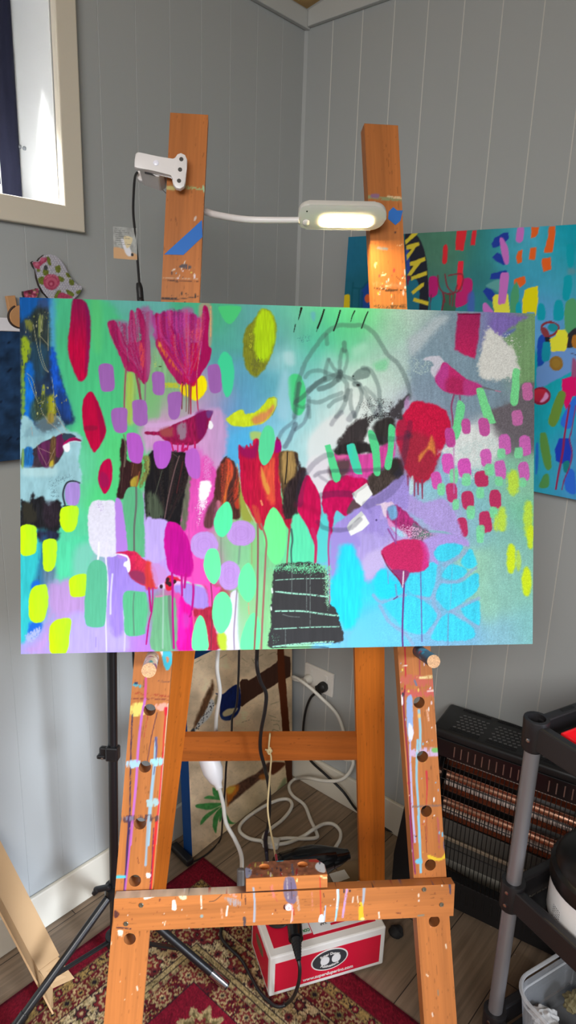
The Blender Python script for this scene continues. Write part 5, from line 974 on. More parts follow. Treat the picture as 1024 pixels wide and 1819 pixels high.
    p.poly([(850, 560), (900, 555), (940, 580), (965, 680), (965, 840), (985, 1070), (900, 1075), (850, 1060), (830, 900), (805, 700), (820, 600)], (92, 178, 130), soft=1.3, rough=1, var=.05, st=(2, 20)); p.line([(905, 560), (905, 700), (890, 860), (890, 1075)], 15, (98, 100, 98), a=.9)
    p.at(260, 735, 4.2667); p.poly([(0, 810), (60, 795), (150, 805), (180, 870), (150, 950), (130, 1100), (0, 1150)], (190, 168, 236), soft=2.5, rough=2, var=.05)
    p.at(30, 945, 4.2667)
    p.line([(622, 80), (620, 160), (615, 205)], 16, (236, 236, 248)); p.line([(682, 80), (675, 200), (690, 400), (675, 560), (675, 700), (680, 900)], 14, (226, 222, 246), w2=8); p.line([(725, 320), (712, 480), (710, 620)], 14, (225, 220, 250), a=.8); p.line([(810, 600), (820, 760), (815, 900)], 12, (212, 200, 250), a=.9); p.line([(600, 800), (598, 870)], 10, (150, 130, 225), a=.6)
    p.poly([(575, 220), (625, 212), (670, 245), (685, 330), (680, 560), (668, 690), (640, 722), (560, 720), (520, 690), (512, 560), (525, 420), (535, 280)], (92, 186, 148), soft=1.2, rough=.8, var=.04, st=(2, 20))
    p.poly([(815, 460), (950, 455), (985, 480), (992, 600), (975, 730), (960, 775), (830, 780), (812, 640)], (92, 188, 138), soft=1.3, rough=1, var=.05, st=(2, 20)); p.line([(890, 460), (882, 580), (890, 780)], 9, (95, 120, 110), a=.8)
    p.poly([(750, 162), (790, 150), (860, 143), (910, 155), (960, 205), (1024, 245), (1060, 300), (1070, 420), (1020, 425), (940, 400), (880, 360), (850, 310), (860, 250), (840, 180), (800, 168)], (205, 20, 92), soft=1.3, rough=1, c2=(214, 62, 70), ax='x', var=.14, st=(3, 5)); p.poly([(850, 305), (910, 290), (970, 320), (975, 395), (920, 385), (870, 350)], (140, 50, 90), soft=3, a=.85, dry=.1); p.poly([(752, 165), (835, 178), (860, 240), (858, 290), (845, 305), (830, 270), (808, 255), (815, 230), (840, 215), (828, 190)], (244, 240, 250), soft=1.2)
    p.at(260, 945, 4.2667)
    p.poly([(0, 225), (50, 255), (75, 400), (60, 430), (0, 425)], (216, 62, 62), soft=3, rough=2, var=.14); p.poly([(40, 240), (140, 270), (160, 380), (80, 420), (60, 380)], (200, 145, 215), soft=3, rough=2, a=.9)
    p.line([(20, 425), (32, 560), (36, 600)], 15, (182, 18, 120)); p.line([(50, 425), (45, 580), (20, 690), (0, 850)], 11, (180, 15, 120))
    p.poly([(170, -80), (240, -60), (290, 0), (335, 100), (355, 220), (352, 330), (270, 335), (180, 300), (150, 200), (135, 60), (150, -40)], (205, 14, 150), soft=1.4, rough=1.2, var=.12, st=(2, 24)); p.poly([(180, 0), (260, 0), (330, 180), (340, 310), (270, 320), (200, 240)], (180, 10, 140), soft=6, a=.55, var=.12, st=(2, 24))
    p.poly([(90, 410), (160, 370), (180, 330), (260, 350), (300, 370), (400, 390), (440, 420), (430, 440), (320, 390), (200, 440), (140, 430)], (226, 205, 240), soft=2.5, a=.8); p.poly([(150, 350), (200, 330), (275, 370), (215, 380), (205, 440), (150, 435)], (215, 30, 60), soft=1.5, rough=1.5); 
    for x, y in ((115, 412), (165, 360), (160, 385), (215, 375), (178, 395)): p.ell(x, y, 14, 16, (60, 30, 40), 0, 2, soft=1, rough=1.5)
    p.line([(300, 380), (350, 392), (415, 410)], 9, (130, 235, 190))
    p.poly([(215, 410), (300, 390), (400, 410), (450, 430), (475, 520), (470, 580), (390, 580), (350, 570), (300, 560), (260, 470), (220, 460)], (166, 136, 222), soft=3, rough=2, var=.06)
    p.poly([(60, 520), (100, 490), (180, 485), (215, 500), (230, 620), (230, 880), (40, 890), (50, 680)], (112, 176, 132), soft=2, rough=1.5, var=.08, st=(2, 20)); p.line([(175, 490), (180, 640), (205, 880)], 22, (110, 120, 115), a=.85, soft=1.2); p.line([(130, 420), (128, 620), (125, 880)], 10, (190, 205, 210), a=.6, soft=1.5); p.line([(75, 490), (120, 485)], 14, (215, 120, 175), a=.7)
    p.poly([(265, 480), (290, 530), (350, 580), (360, 700), (345, 800), (350, 890), (238, 890), (240, 760), (250, 600)], (236, 14, 158), soft=2.2, rough=2, var=.14, st=(2, 16)); p.poly([(240, 520), (265, 560), (290, 680), (300, 800), (250, 890), (238, 800)], (245, 40, 190), soft=5, a=.6); p.poly([(280, 620), (330, 640), (320, 720), (280, 720)], (205, 70, 190), soft=5, a=.7)
    for l, w in (([(195, 310), (200, 420), (200, 600), (210, 880)], 16), ([(268, 330), (272, 480)], 16), ([(300, 320), (290, 420)], 18), ([(350, 330), (358, 450), (345, 600), (330, 640)], 16)): p.line(l, w, (186, 14, 130), a=.95)
    p.poly([(330, 380), (400, 180), (440, 260), (500, 400), (560, 420), (560, 440), (500, 560), (480, 590), (470, 480), (440, 400)], (240, 80, 186), soft=3, rough=2, a=.9)
    p.poly([(360, 585), (420, 590), (500, 570), (510, 700), (550, 800), (560, 885), (470, 890), (460, 760), (410, 630), (370, 650)], (176, 40, 66), soft=2, rough=2.5, var=.18, st=(2, 10)); p.line([(490, 390), (500, 560), (490, 890)], 9, (120, 50, 70), a=.8); p.line([(350, 600), (360, 720), (345, 820)], 10, (245, 120, 140), a=.6)
    p.poly([(640, 480), (690, 450), (710, 600), (712, 885), (600, 890), (600, 760), (640, 640)], (226, 224, 250), soft=2, rough=1.5); p.line([(688, 440), (676, 600), (665, 760), (668, 888)], 11, (150, 135, 150), a=.85); p.poly([(540, 780), (600, 770), (610, 890), (560, 890)], (190, 215, 60), soft=3, rough=2); p.line([(565, 0), (570, 260), (585, 380)], 12, (120, 140, 120), a=.6, soft=1.5); p.line([(710, 110), (700, 240)], 14, (115, 135, 130), a=.6, soft=1.6)
    p.poly([(700, 470), (760, 540), (840, 520), (880, 700), (860, 888), (712, 888)], (148, 208, 150), soft=3, a=.8); p.line([(775, 540), (780, 620)], 8, (215, 170, 130), dry=.3); p.poly([(800, 20), (840, 0), (830, 260), (790, 240)], (140, 200, 120), soft=4, a=.6); p.line([(800, 60), (800, 240)], 7, (170, 130, 100), a=.6)
    # lavender discs
    for x, y, rx, ry in ((440, 100, 105, 105), (720, 10, 110, 96), (632, 330, 84, 112)):
        p.ell(x, y, rx, ry, (192, 150, 226), 0, 2.1, soft=1.3, rough=1, var=.04)
        for k in (.3, .5, .7, .85): p.line([(x + rx * k * math.cos(t / 12 * 6.28), y + ry * k * math.sin(t / 12 * 6.28)) for t in range(13)], 3, (205, 172, 236) if k > .6 else (180, 138, 216), a=.7)
    # bright mint ovals
    GM = (110, 255, 168)
    for q in ([(490, 125), (540, 140), (562, 230), (560, 330), (515, 395), (460, 340), (435, 250), (455, 160)], [(770, 235), (815, 290), (835, 400), (815, 490), (770, 530), (720, 480), (695, 400), (715, 300)], [(575, 452), (630, 490), (652, 580), (630, 700), (570, 770), (520, 720), (500, 620), (520, 500)], [(410, 632), (445, 680), (465, 790), (465, 890), (355, 890), (350, 790), (375, 680)], [(815, 610), (835, 660), (815, 760), (820, 886), (718, 886), (725, 780), (770, 660)], [(840, 640), (868, 740), (850, 886), (822, 886)]): p.poly(q, GM, soft=.9, rough=.6, var=.02)
    p.at(260, 735, 4.2667)
    for q, c in (([(610, 665), (650, 720), (652, 830), (620, 900), (570, 935), (530, 900), (512, 820), (545, 730)], (92, 242, 172)), ([(955, 712), (1000, 740), (1050, 830), (1060, 940), (1040, 1080), (980, 1140), (920, 1070), (890, 930), (905, 800)], (116, 245, 150)), ([(920, 88), (965, 120), (975, 230), (945, 340), (892, 390), (855, 330), (855, 220), (880, 130)], (92, 224, 162))): p.poly(q, c, soft=1, rough=.7, var=.03)
    # greens to the right of the mint ovals
    p.at(490, 735, 4.2667); p.poly([(130, 780), (180, 770), (240, 880), (300, 1010), (310, 1120), (120, 1120), (115, 900)], (98, 232, 180), soft=2.5, rough=1.5, var=.05); p.poly([(340, 830), (375, 755), (400, 830), (400, 1100), (320, 1110), (320, 960)], (92, 215, 215), soft=2.5, rough=1.5)
    # stems
    p.at(260, 945, 4.2667)
    for l, w, c in (([(845, -60), (848, 100), (845, 300), (840, 520), (820, 885)], 15, (150, 90, 90)), ([(870, -60), (910, 60), (905, 200), (890, 500), (880, 700), (872, 885)], 15, (165, 105, 100))): p.line(l, w, c, a=.95)
    p.at(490, 945, 4.2667)
    for l, w, c in (([(105, -20), (95, 100), (85, 240)], 15, (170, 70, 85)), ([(118, -20), (128, 60), (118, 150), (125, 300)], 17, (70, 105, 100)), ([(280, -20), (305, 80), (300, 240)], 30, (205, 40, 100)), ([(410, -20), (400, 120), (405, 260), (410, 540)], 16, (190, 70, 140))): p.line(l, w, c, a=.95, w2=w * .6)
    # ---- black shell form, bottom centre
    BK = (62, 62, 64)
    p.poly([(-5, 270), (60, 240), (150, 232), (240, 228), (320, 245), (385, 290), (400, 400), (410, 540), (455, 580), (490, 690), (515, 790), (495, 835), (400, 840), (200, 850), (60, 870), (-50, 872), (-55, 800), (-35, 700), (-40, 600), (-28, 500), (-22, 360)], BK, soft=1.6, rough=2.2, rs=3, var=.06)
    p.grain([(-30, 225), (420, 215), (420, 340), (-30, 320)], (120, 220, 165), .5, (1, 2), edge=12); p.grain([(340, 250), (440, 300), (430, 600), (360, 560)], (150, 215, 175), .5, (1, 1), edge=10); p.grain([(-60, 760), (40, 760), (40, 860), (-60, 870)], (120, 200, 160), .40, (1.0, 1.0), edge=16)
    for l, w in (([(0, 365), (180, 355), (395, 352)], 6), ([(0, 450), (120, 465), (250, 475), (400, 492)], 12), ([(0, 600), (200, 600), (330, 618), (480, 636)], 12), ([(-10, 735), (200, 725), (330, 720), (480, 718)], 8), ([(-20, 870), (150, 850), (300, 838), (440, 830)], 11), ([(60, 862), (250, 858), (420, 850)], 9)): p.line(l, w, (165, 232, 205), dry=.36, soft=.8)
    for l in ([(235, 340), (235, 600)], [(262, 270), (262, 720)], [(125, 250), (122, 470)], [(75, 740), (75, 880)], [(55, 625), (110, 640), (180, 645)]): p.line(l, 6, (120, 132, 130), a=.8, dry=.3)
    p.line([(-30, 878), (300, 872), (400, 876)], 6, (25, 25, 28)); p.line([(-28, 430), (-25, 460)], 12, (225, 240, 235)); p.line([(-35, 570), (-32, 590)], 10, (225, 240, 235))
    # ---- white tags
    p.at(490, 735, 4.2667)
    p.poly([(578, 605), (690, 525), (735, 610), (650, 700), (610, 670)], (246, 248, 246), soft=.9, sm=False, rough=.5); p.poly([(578, 605), (690, 525), (700, 545), (620, 600), (608, 640)], (205, 208, 205), soft=.8, sm=False, a=.9); p.poly([(540, 860), (560, 820), (650, 738), (680, 775), (712, 830), (660, 880), (570, 925)], (248, 250, 248), soft=.9, sm=False, rough=.5); p.poly([(540, 860), (560, 820), (650, 738), (672, 765), (590, 830), (555, 895)], (205, 210, 208), soft=.8, sm=False, a=.85); p.ell(765, 806, 7, 7, (80, 65, 120)); p.line([(690, 690), (720, 745)], 24, (140, 125, 200), a=.5, soft=1.5)
    # ---- mauve squares over the rest
    for t, q, c in _defer: p.at(*t, 4.2667); p.poly(q, c, soft=1, rough=.7, var=.04)
    # ---- marks along the top edge
    p.at(490, 520, 4.2667)
    for l, w, w2 in (([(195, 118), (185, 160), (172, 205)], 18, 4), ([(150, 240), (138, 298)], 7, 5), ([(368, 128), (345, 200), (318, 268)], 12, 14), ([(318, 268), (310, 295)], 5, 3), ([(490, 135), (465, 220), (440, 288)], 12, 12), ([(600, 138), (580, 180), (570, 220)], 10, 4), ([(700, 145), (680, 190), (652, 268)], 9, 10)): p.line(l, w, (20, 26, 24), w2=w2, soft=.5)
    p.grain([(160, 320), (270, 300), (280, 400), (170, 390)], (60, 110, 130), .4, (1, 1)); p.poly([(270, 150), (300, 150), (295, 210), (275, 200)], (90, 165, 205), soft=3, a=.7); p.poly([(100, 640), (180, 620), (230, 740), (220, 880), (180, 930), (130, 900), (100, 780)], (76, 215, 140), soft=2, rough=1.5); p.poly([(740, 540), (850, 500), (840, 580), (770, 590)], (120, 215, 160), soft=6, a=.7, dry=.3); p.poly([(580, 420), (680, 380), (690, 440), (600, 490)], (165, 225, 205), soft=7, a=.7, dry=.2); p.poly([(60, 460), (130, 450), (140, 540), (80, 540)], (190, 225, 235), soft=6, a=.6, dry=.2); p.poly([(60, 600), (100, 640), (100, 940), (20, 940), (10, 760)], (165, 215, 235), soft=8, a=.7)
    p.grain([(640, 900), (720, 880), (720, 960), (640, 960)], (50, 50, 52), .5, (1, 1)); p.poly([(870, 940), (900, 860), (1000, 770), (1010, 800), (960, 900), (960, 960)], (70, 66, 72), soft=3, rough=3, dry=.3, ds=(1.5, 1.5)); p.poly([(975, 830), (1010, 780), (1015, 860), (985, 890)], (195, 150, 205), soft=2, a=.8)
    # ---- charcoal sketch of a bird and flower
    CH = (66, 84, 86)
    for l, w, a in (([(140, 940), (150, 830), (165, 700), (185, 640), (230, 520), (310, 400), (380, 310), (440, 265), (500, 245), (580, 250), (660, 248), (740, 300), (800, 390), (850, 470), (920, 530), (970, 610), (1010, 720), (1015, 800)], 34, .36), ([(385, 320), (390, 390)], 32, .34), ([(520, 380), (522, 440)], 38, .42), ([(505, 430), (490, 500), (485, 600)], 30, .34), ([(535, 440), (545, 500), (520, 600)], 24, .3), ([(400, 505), (380, 580), (375, 660)], 30, .34), ([(405, 510), (440, 570), (490, 620)], 26, .32), ([(225, 640), (260, 600), (330, 590), (420, 620), (490, 640)], 30, .32), ([(250, 740), (330, 680), (420, 640), (490, 620)], 44, .42), ([(330, 730), (420, 700), (480, 640)], 40, .5), ([(150, 830), (230, 770), (300, 700), (370, 650)], 34, .45), ([(160, 820), (180, 690)], 34, .55),
                    ([(490, 600), (500, 640), (540, 700), (530, 810)], 36, .36), ([(520, 630), (600, 670), (640, 720), (650, 800), (600, 940)], 30, .38), ([(600, 640), (640, 600), (690, 590), (690, 620), (620, 640)], 46, .5), ([(660, 570), (720, 590), (780, 720), (800, 940)], 32, .34), ([(640, 700), (700, 800), (760, 940)], 34, .3), ([(680, 720), (760, 800), (790, 860)], 28, .26), ([(500, 760), (420, 790), (330, 830), (250, 820)], 32, .32), ([(520, 790), (450, 820), (405, 860)], 30, .34), ([(570, 740), (570, 850), (600, 940)], 30, .32), ([(550, 740), (520, 850), (460, 940)], 34, .32), ([(250, 800), (255, 940)], 32, .3), ([(150, 840), (200, 870), (240, 850)], 26, .3), ([(490, 600), (480, 660)], 40, .45), ([(600, 690), (630, 695)], 40, .45)): p.line(l, w, CH, a=a, soft=1.6, wob=.8)
    p.ell(588, 632, 5, 5, (10, 12, 12)); p.ell(625, 700, 12, 8, (40, 40, 42), a=.8)
    p.at(490, 735, 4.2667)
    for l, w, a in (([(20, 190), (60, 120), (140, 50), (160, -60)], 30, .28), ([(70, 250), (110, 180), (150, 80)], 36, .4), ([(150, 120), (220, 60), (250, -50)], 28, .28), ([(425, 80), (450, 40), (500, -10)], 34, .26), ([(560, 40), (590, 0)], 50, .25), ([(760, 0), (790, -50)], 40, .25), ([(240, 440), (300, 370), (370, 320), (420, 310)], 42, .24), ([(300, 470), (340, 445), (480, 430), (640, 430), (800, 420)], 28, .3), ([(330, 470), (400, 520)], 24, .22), ([(350, 620), (450, 605), (570, 610)], 50, .34), ([(720, 170), (800, 190), (900, 190), (1024, 170)], 40, .22), ([(1000, 150), (985, 260), (950, 420), (920, 460)], 48, .34), ([(690, 690), (800, 640), (900, 560), (950, 470)], 66, .22), ([(320, 820), (360, 860), (450, 880), (560, 870), (640, 800)], 34, .3), ([(180, 680), (190, 560), (220, 460)], 60, .3), ([(1020, 70), (1010, 160)], 40, .3)): p.line(l, w, (50, 48, 70), a=a, soft=1.8, wob=.8)
    # woven canvas tooth on the drier right side
    i = np.nonzero(p.X > 640)[0]; k = np.clip((p.X[i] - 640) / 80, 0, 1) * .10
    p.C[i] *= (1 + k * 2 * (vnoise(p.X[i] / .9, p.Y[i] / .9, 5) - .5))[:, None]

_defer = []
cTL, cTR, cBR, cBL = E(37, 528), E(953, 557), E(945, 1144), E(35, 1162)
cw = ((cTR - cTL) @ EX + (cBR - cBL) @ EX) / 2; chh = ((cTL - cBL) @ EY + (cTR - cBR) @ EY) / 2
cc = (cTL + cTR + cBR + cBL) / 4
CBL = cc - EX * cw / 2 - EY * chh / 2
painting = thing('canvas_painting', 'large unframed abstract canvas of birds, red tulips and mint ovals resting on the easel pegs', 'painting', CBL + EX * cw / 2)
def abstract_cols(P):
    px, py = project(P); p = Paint(px, py, (120, 190, 190)); paint_abstract(p); return p.bake(0.83)
def abstract_edge(P):
    px, py = project(P); p = Paint(px, py, (120, 190, 170)); k = (P - CBL) @ EX / cw; v = (P - CBL) @ EY / chh
    p.C = np.array((150, 170, 215), float)[None] * (1 - k[:, None]) + np.array((110, 205, 185), float)[None] * k[:, None]
    p.C = np.where((v > .5)[:, None], np.array((120, 215, 165), float)[None], p.C)
    return p.bake(.8)
painted_slab('stretched_canvas', CBL, EX * cw, EY * chh, -EN * .020, 820, 546, abstract_cols, (120, 190, 170), M_canvas, painting, edge_fn=abstract_edge)
# ================================================================= painting hung on the right wall
def paint_bright(p):
    X, Y = p.X, p.Y
    p.field([(620, 450, (30, 98, 128)), (650, 500, (28, 92, 112)), (670, 430, (30, 98, 122)), (740, 540, (30, 110, 125)), (770, 440, (72, 118, 100)), (800, 430, (66, 112, 92)), (780, 490, (70, 112, 96)), (760, 530, (40, 118, 130)), (850, 440, (46, 112, 108)), (860, 500, (44, 108, 112)), (850, 540, (40, 112, 125)), (880, 430, (40, 120, 128)),
             (905, 440, (60, 150, 170)), (920, 480, (52, 138, 165)), (940, 430, (66, 150, 180)), (960, 500, (52, 140, 170)), (985, 440, (44, 150, 172)), (990, 500, (60, 145, 172)), (1010, 480, (40, 135, 155)), (970, 550, (80, 140, 190)), (1015, 430, (0, 130, 150)), (960, 700, (16, 145, 160)), (960, 760, (20, 145, 165)), (1000, 730, (20, 150, 170)), (985, 800, (40, 155, 175)), (970, 840, (40, 150, 175)), (1015, 800, (70, 120, 185)), (1015, 850, (60, 130, 180)), (1060, 600, (40, 120, 150)), (1060, 780, (50, 110, 170))], 24, 6)
    p.C *= (1 + .08 * (fbm(X / 14, Y / 14, 3, 90) - .5) + .05 * (fbm(X / 2, Y / 14, 2, 91) - .5))[:, None]
    r = random.Random(6); p.at(0, 0, 1)
    for _ in range(34):                                   # the stretch the big canvas hides goes on in the same manner
        x, y = r.uniform(625, 935), r.uniform(600, 850); p.ell(x, y, r.uniform(6, 15), r.uniform(12, 26), r.choice([(28, 52, 140), (172, 98, 172), (250, 205, 50), (208, 86, 32), (72, 140, 95), (190, 38, 48), (92, 132, 188), (0, 138, 155)]), r.uniform(-25, 25), 3.2, soft=.8, rough=1)
    p.at(600, 395, 4.6545)
    p.poly([(60, 600), (100, 605), (100, 720), (90, 780), (35, 780), (38, 620)], (205, 175, 30)); p.poly([(200, 560), (290, 500), (300, 740), (200, 760)], (28, 66, 140), soft=4)
    for l in ([(130, 500), (120, 600), (115, 740)], [(180, 560), (175, 740)], [(130, 540), (200, 545), (240, 500), (280, 470)], [(205, 580), (200, 740)]): p.line(l, 14, (16, 78, 95), a=.7, soft=1.2)
    p.ell(250, 630, 26, 36, (205, 92, 50)); p.line([(270, 640), (268, 680), (285, 680)], 7, (170, 175, 215)); p.poly([(560, 88), (600, 84), (660, 110), (715, 220), (745, 400), (748, 740), (670, 740), (670, 600), (640, 480), (590, 460), (560, 300)], (36, 38, 50), rough=.6); p.poly([(560, 230), (590, 230), (600, 420), (575, 420)], (48, 70, 150)); p.poly([(575, 440), (600, 450), (600, 520), (580, 520)], (105, 40, 75)); p.poly([(590, 490), (668, 500), (670, 740), (592, 740)], (34, 104, 128))
    for q in ([(560, 150), (620, 88), (668, 84), (640, 120), (565, 182)], [(568, 195), (600, 180), (675, 160), (680, 190), (650, 205), (575, 315), (568, 270), (610, 222), (570, 228)], [(598, 330), (725, 285), (730, 315), (690, 335), (610, 440), (580, 435), (625, 360), (600, 360)], [(608, 450), (740, 402), (742, 435), (612, 480)], [(610, 575), (690, 505), (715, 500), (712, 530), (625, 598)], [(625, 650), (632, 622), (755, 655), (750, 690)]): p.poly(q, (202, 182, 55), sm=False, soft=1)
    RDD = (190, 38, 48)
    p.poly([(985, 68), (1070, 66), (1055, 160), (1040, 232), (975, 225)], RDD, sm=False); p.poly([(880, 195), (910, 195), (905, 330), (868, 335), (870, 260)], RDD); p.poly([(760, 455), (820, 450), (835, 520), (820, 600), (760, 620), (755, 540)], (168, 30, 105)); p.line([(775, 600), (765, 740)], 9, (95, 40, 70)); p.poly([(780, 640), (850, 600), (860, 740), (772, 740)], (38, 130, 145), a=.7); p.poly([(880, 600), (975, 595), (970, 740), (870, 740)], (52, 88, 66), a=.85)
    p.at(804, 395, 4.6545)
    p.poly([(45, 65), (122, 66), (105, 150), (95, 235), (25, 230)], RDD, sm=False); p.poly([(165, 66), (203, 64), (190, 190), (150, 190)], RDD, sm=False); p.poly([(50, 320), (92, 320), (88, 470), (75, 560), (40, 560), (40, 420)], (198, 38, 58), sm=False); p.poly([(85, 470), (160, 470), (165, 560), (130, 660), (60, 698), (25, 690), (35, 580), (80, 560)], (165, 32, 98)); p.poly([(130, 600), (180, 580), (180, 740), (130, 740)], (62, 85, 165), soft=3, a=.8)
    p.line([(-60, 430), (-40, 530), (10, 580), (60, 560), (90, 480), (80, 430), (20, 430), (-30, 440)], 12, (125, 35, 50), a=.85)
    p.at(600, 395, 4.6545)
    p.line([(830, 440), (840, 530), (880, 580), (960, 590), (990, 520)], 12, (120, 40, 52), a=.85); p.line([(870, 580), (880, 640), (860, 740)], 13, (112, 45, 58)); p.line([(930, 585), (930, 680)], 10, (112, 45, 58)); p.line([(960, 590), (950, 690)], 10, (112, 45, 58)); p.line([(880, 590), (890, 660)], 8, (112, 45, 58))
    p.at(804, 395, 4.6545)
    DB = (28, 52, 140)
    for q in ([(325, 180), (350, 130), (430, 85), (465, 82), (468, 130), (430, 170), (370, 205), (335, 210)], [(330, 290), (370, 250), (405, 265), (440, 340), (430, 355), (370, 325)], [(310, 470), (320, 425), (440, 395), (455, 405), (400, 470)], [(255, 570), (280, 538), (320, 550), (360, 600), (330, 655), (300, 640)]): p.poly(q, DB, sm=False)
    p.poly([(280, 520), (400, 470), (390, 570), (350, 560)], (80, 140, 140), soft=2)
    p.poly([(335, 620), (350, 600), (460, 590), (470, 680), (485, 760), (355, 780), (340, 700)], (232, 205, 62), sm=False)
    p.poly([(480, 680), (490, 570), (530, 490), (552, 580), (545, 700), (525, 760), (480, 760)], (66, 138, 98)); p.poly([(530, 680), (560, 660), (575, 760), (530, 760)], (10, 140, 160))
    for q in ([(392, 140), (415, 128), (440, 165), (465, 230), (468, 335), (435, 340), (410, 260)], [(400, 430), (430, 415), (468, 425), (460, 540), (440, 660), (420, 672), (380, 668), (390, 530)], [(540, 46), (592, 42), (580, 155), (528, 155)], [(250, 690), (275, 662), (320, 710), (345, 760), (270, 760)]): p.poly(q, (172, 98, 172), rough=.5)
    for q in ([(655, 38), (720, 36), (712, 90), (685, 125), (650, 130)], [(800, 34), (852, 32), (848, 130), (830, 248), (755, 250), (790, 130)], [(545, 240), (582, 224), (575, 330), (540, 340), (528, 290)], [(645, 212), (695, 208), (685, 310), (632, 310)], [(742, 300), (815, 288), (820, 390), (755, 410), (740, 350)], [(512, 470), (600, 442), (608, 500), (560, 540), (530, 490), (512, 520)]): p.poly(q, (208, 86, 32), sm=False, rough=.7)
    p.poly([(600, 560), (640, 540), (705, 530), (712, 640), (690, 780), (680, 740), (620, 740), (600, 780), (578, 780), (582, 650)], (250, 190, 12), sm=False)
    for q in ([(950, 190), (990, 180), (1010, 220), (1000, 360), (960, 370), (945, 280)], [(930, 450), (985, 440), (990, 540), (960, 640), (915, 630), (918, 530)], [(710, 690), (740, 670), (765, 700), (765, 800), (705, 800)], [(850, 660), (900, 645), (920, 700), (915, 800), (840, 800)]): p.poly(q, (0, 138, 155), a=.9)
    p.poly([(940, 660), (1010, 630), (1040, 720), (1040, 860), (940, 860), (930, 760)], (72, 140, 95)); p.poly([(960, 380), (1010, 380), (1020, 420), (960, 430)], (90, 125, 135), soft=4, a=.7)
    p.at(940, 550, 5.512)
    p.poly([(360, -30), (470, -30), (460, 150), (440, 220), (390, 235), (355, 180)], (72, 140, 95)); p.poly([(85, 320), (110, 260), (150, 240), (200, 270), (200, 330), (140, 360), (130, 480), (150, 520), (110, 560), (85, 560)], (22, 66, 158)); p.poly([(160, 265), (205, 270), (205, 320), (165, 320)], (28, 30, 45)); p.poly([(380, 250), (470, 180), (470, 330), (420, 370), (375, 370)], (38, 36, 42)); p.ell(455, 315, 36, 70, (150, 98, 32), soft=1)
    p.poly([(80, 570), (140, 540), (220, 400), (400, 375), (480, 400), (480, 560), (400, 620), (260, 690), (150, 750), (80, 760)], (92, 132, 188), soft=1.2, rough=1)
    p.line([(190, 125), (240, 130), (290, 165), (270, 220), (220, 255), (160, 250), (130, 210), (130, 160), (170, 130), (220, 120)], 22, (118, 42, 52)); p.ell(235, 175, 48, 42, (20, 125, 140)); p.poly([(120, 180), (170, 180), (200, 250), (150, 265)], (118, 50, 58))
    p.poly([(205, 290), (260, 260), (285, 200), (355, 195), (385, 240), (370, 380), (350, 405), (220, 410)], (250, 205, 50), sm=False); p.poly([(140, 330), (190, 318), (215, 350), (210, 460), (190, 500), (150, 505), (128, 450)], (14, 128, 150)); p.ell(268, 527, 66, 74, (128, 96, 38)); p.ell(268, 527, 40, 46, (140, 112, 44), a=.6)
    p.ell(118, 845, 98, 88, (120, 25, 52)); p.ell(112, 840, 76, 66, (175, 40, 56), c2=(150, 30, 60)); p.poly([(165, 810), (195, 850), (150, 900), (110, 905), (140, 860)], (190, 130, 175), soft=1.5)
    p.poly([(325, 680), (420, 655), (440, 480), (470, 560), (470, 850), (430, 850), (370, 1000), (340, 900), (325, 800)], (190, 10, 92), sm=False, soft=1); p.poly([(430, 480), (470, 520), (470, 640), (425, 650)], (135, 70, 110), soft=2); p.line([(410, 425), (470, 445)], 5, (60, 40, 70)); p.poly([(395, 930), (470, 840), (470, 960), (410, 1160), (310, 1110)], (38, 96, 195)); p.poly([(290, 810), (345, 800), (355, 870), (270, 1130), (190, 1110), (230, 960)], (92, 128, 52), soft=1); p.poly([(110, 1230), (140, 1205), (175, 1230), (215, 1420), (220, 1550), (165, 1555), (120, 1400)], (82, 132, 62), soft=1); p.poly([(150, 1620), (195, 1615), (190, 1735), (100, 1735)], (72, 132, 72), soft=1)
    p.poly([(295, 1260), (400, 1258), (425, 1350), (405, 1500), (330, 1510), (265, 1480), (255, 1370)], (24, 52, 165), soft=1, sm=False); p.poly([(340, 1500), (395, 1480), (400, 1570), (370, 1600), (345, 1580)], (20, 110, 115)); p.poly([(355, 1650), (400, 1560), (450, 1600), (455, 1800), (365, 1770)], (38, 92, 190)); p.poly([(70, 1330), (95, 1330), (90, 1560), (65, 1600)], (32, 98, 185), soft=1.5)
    p.line([(400, 940), (370, 1100), (330, 1400), (290, 1620), (265, 1755)], 20, (128, 30, 70)); p.line([(460, 940), (420, 1180), (400, 1270), (425, 1400), (400, 1540), (350, 1660), (325, 1760)], 13, (115, 42, 90))
M_art = paint_mat('acrylic_painting', 0.7, 0.15)
aTL = on_right(612.5, 424, .034); aBR_s, aW = None, .9
a_s = (aTL - CORNER) @ -RD; a0 = rw(a_s, 1.1765, .034); a1 = rw(a_s, 1.768, .034)
art2 = thing('wall_painting', 'bright teal canvas with orange, yellow and pink dabs hung on the grey right wall', 'painting', rw(a_s + .45, 1.1765, .034))
def bright_cols(P):
    px, py = project(P); p = Paint(px, py, (40, 130, 150)); paint_bright(p); return np.minimum(p.bake(1.6), .9)
tilt = norm(-RD * 1.0 + UP * -.022); tup = norm(UP + -RD * .022)
painted_slab('stretched_canvas', a0, tilt * .91, tup * .592, -RN * .032, 420, 280, bright_cols, (40, 130, 150), M_art, art2)

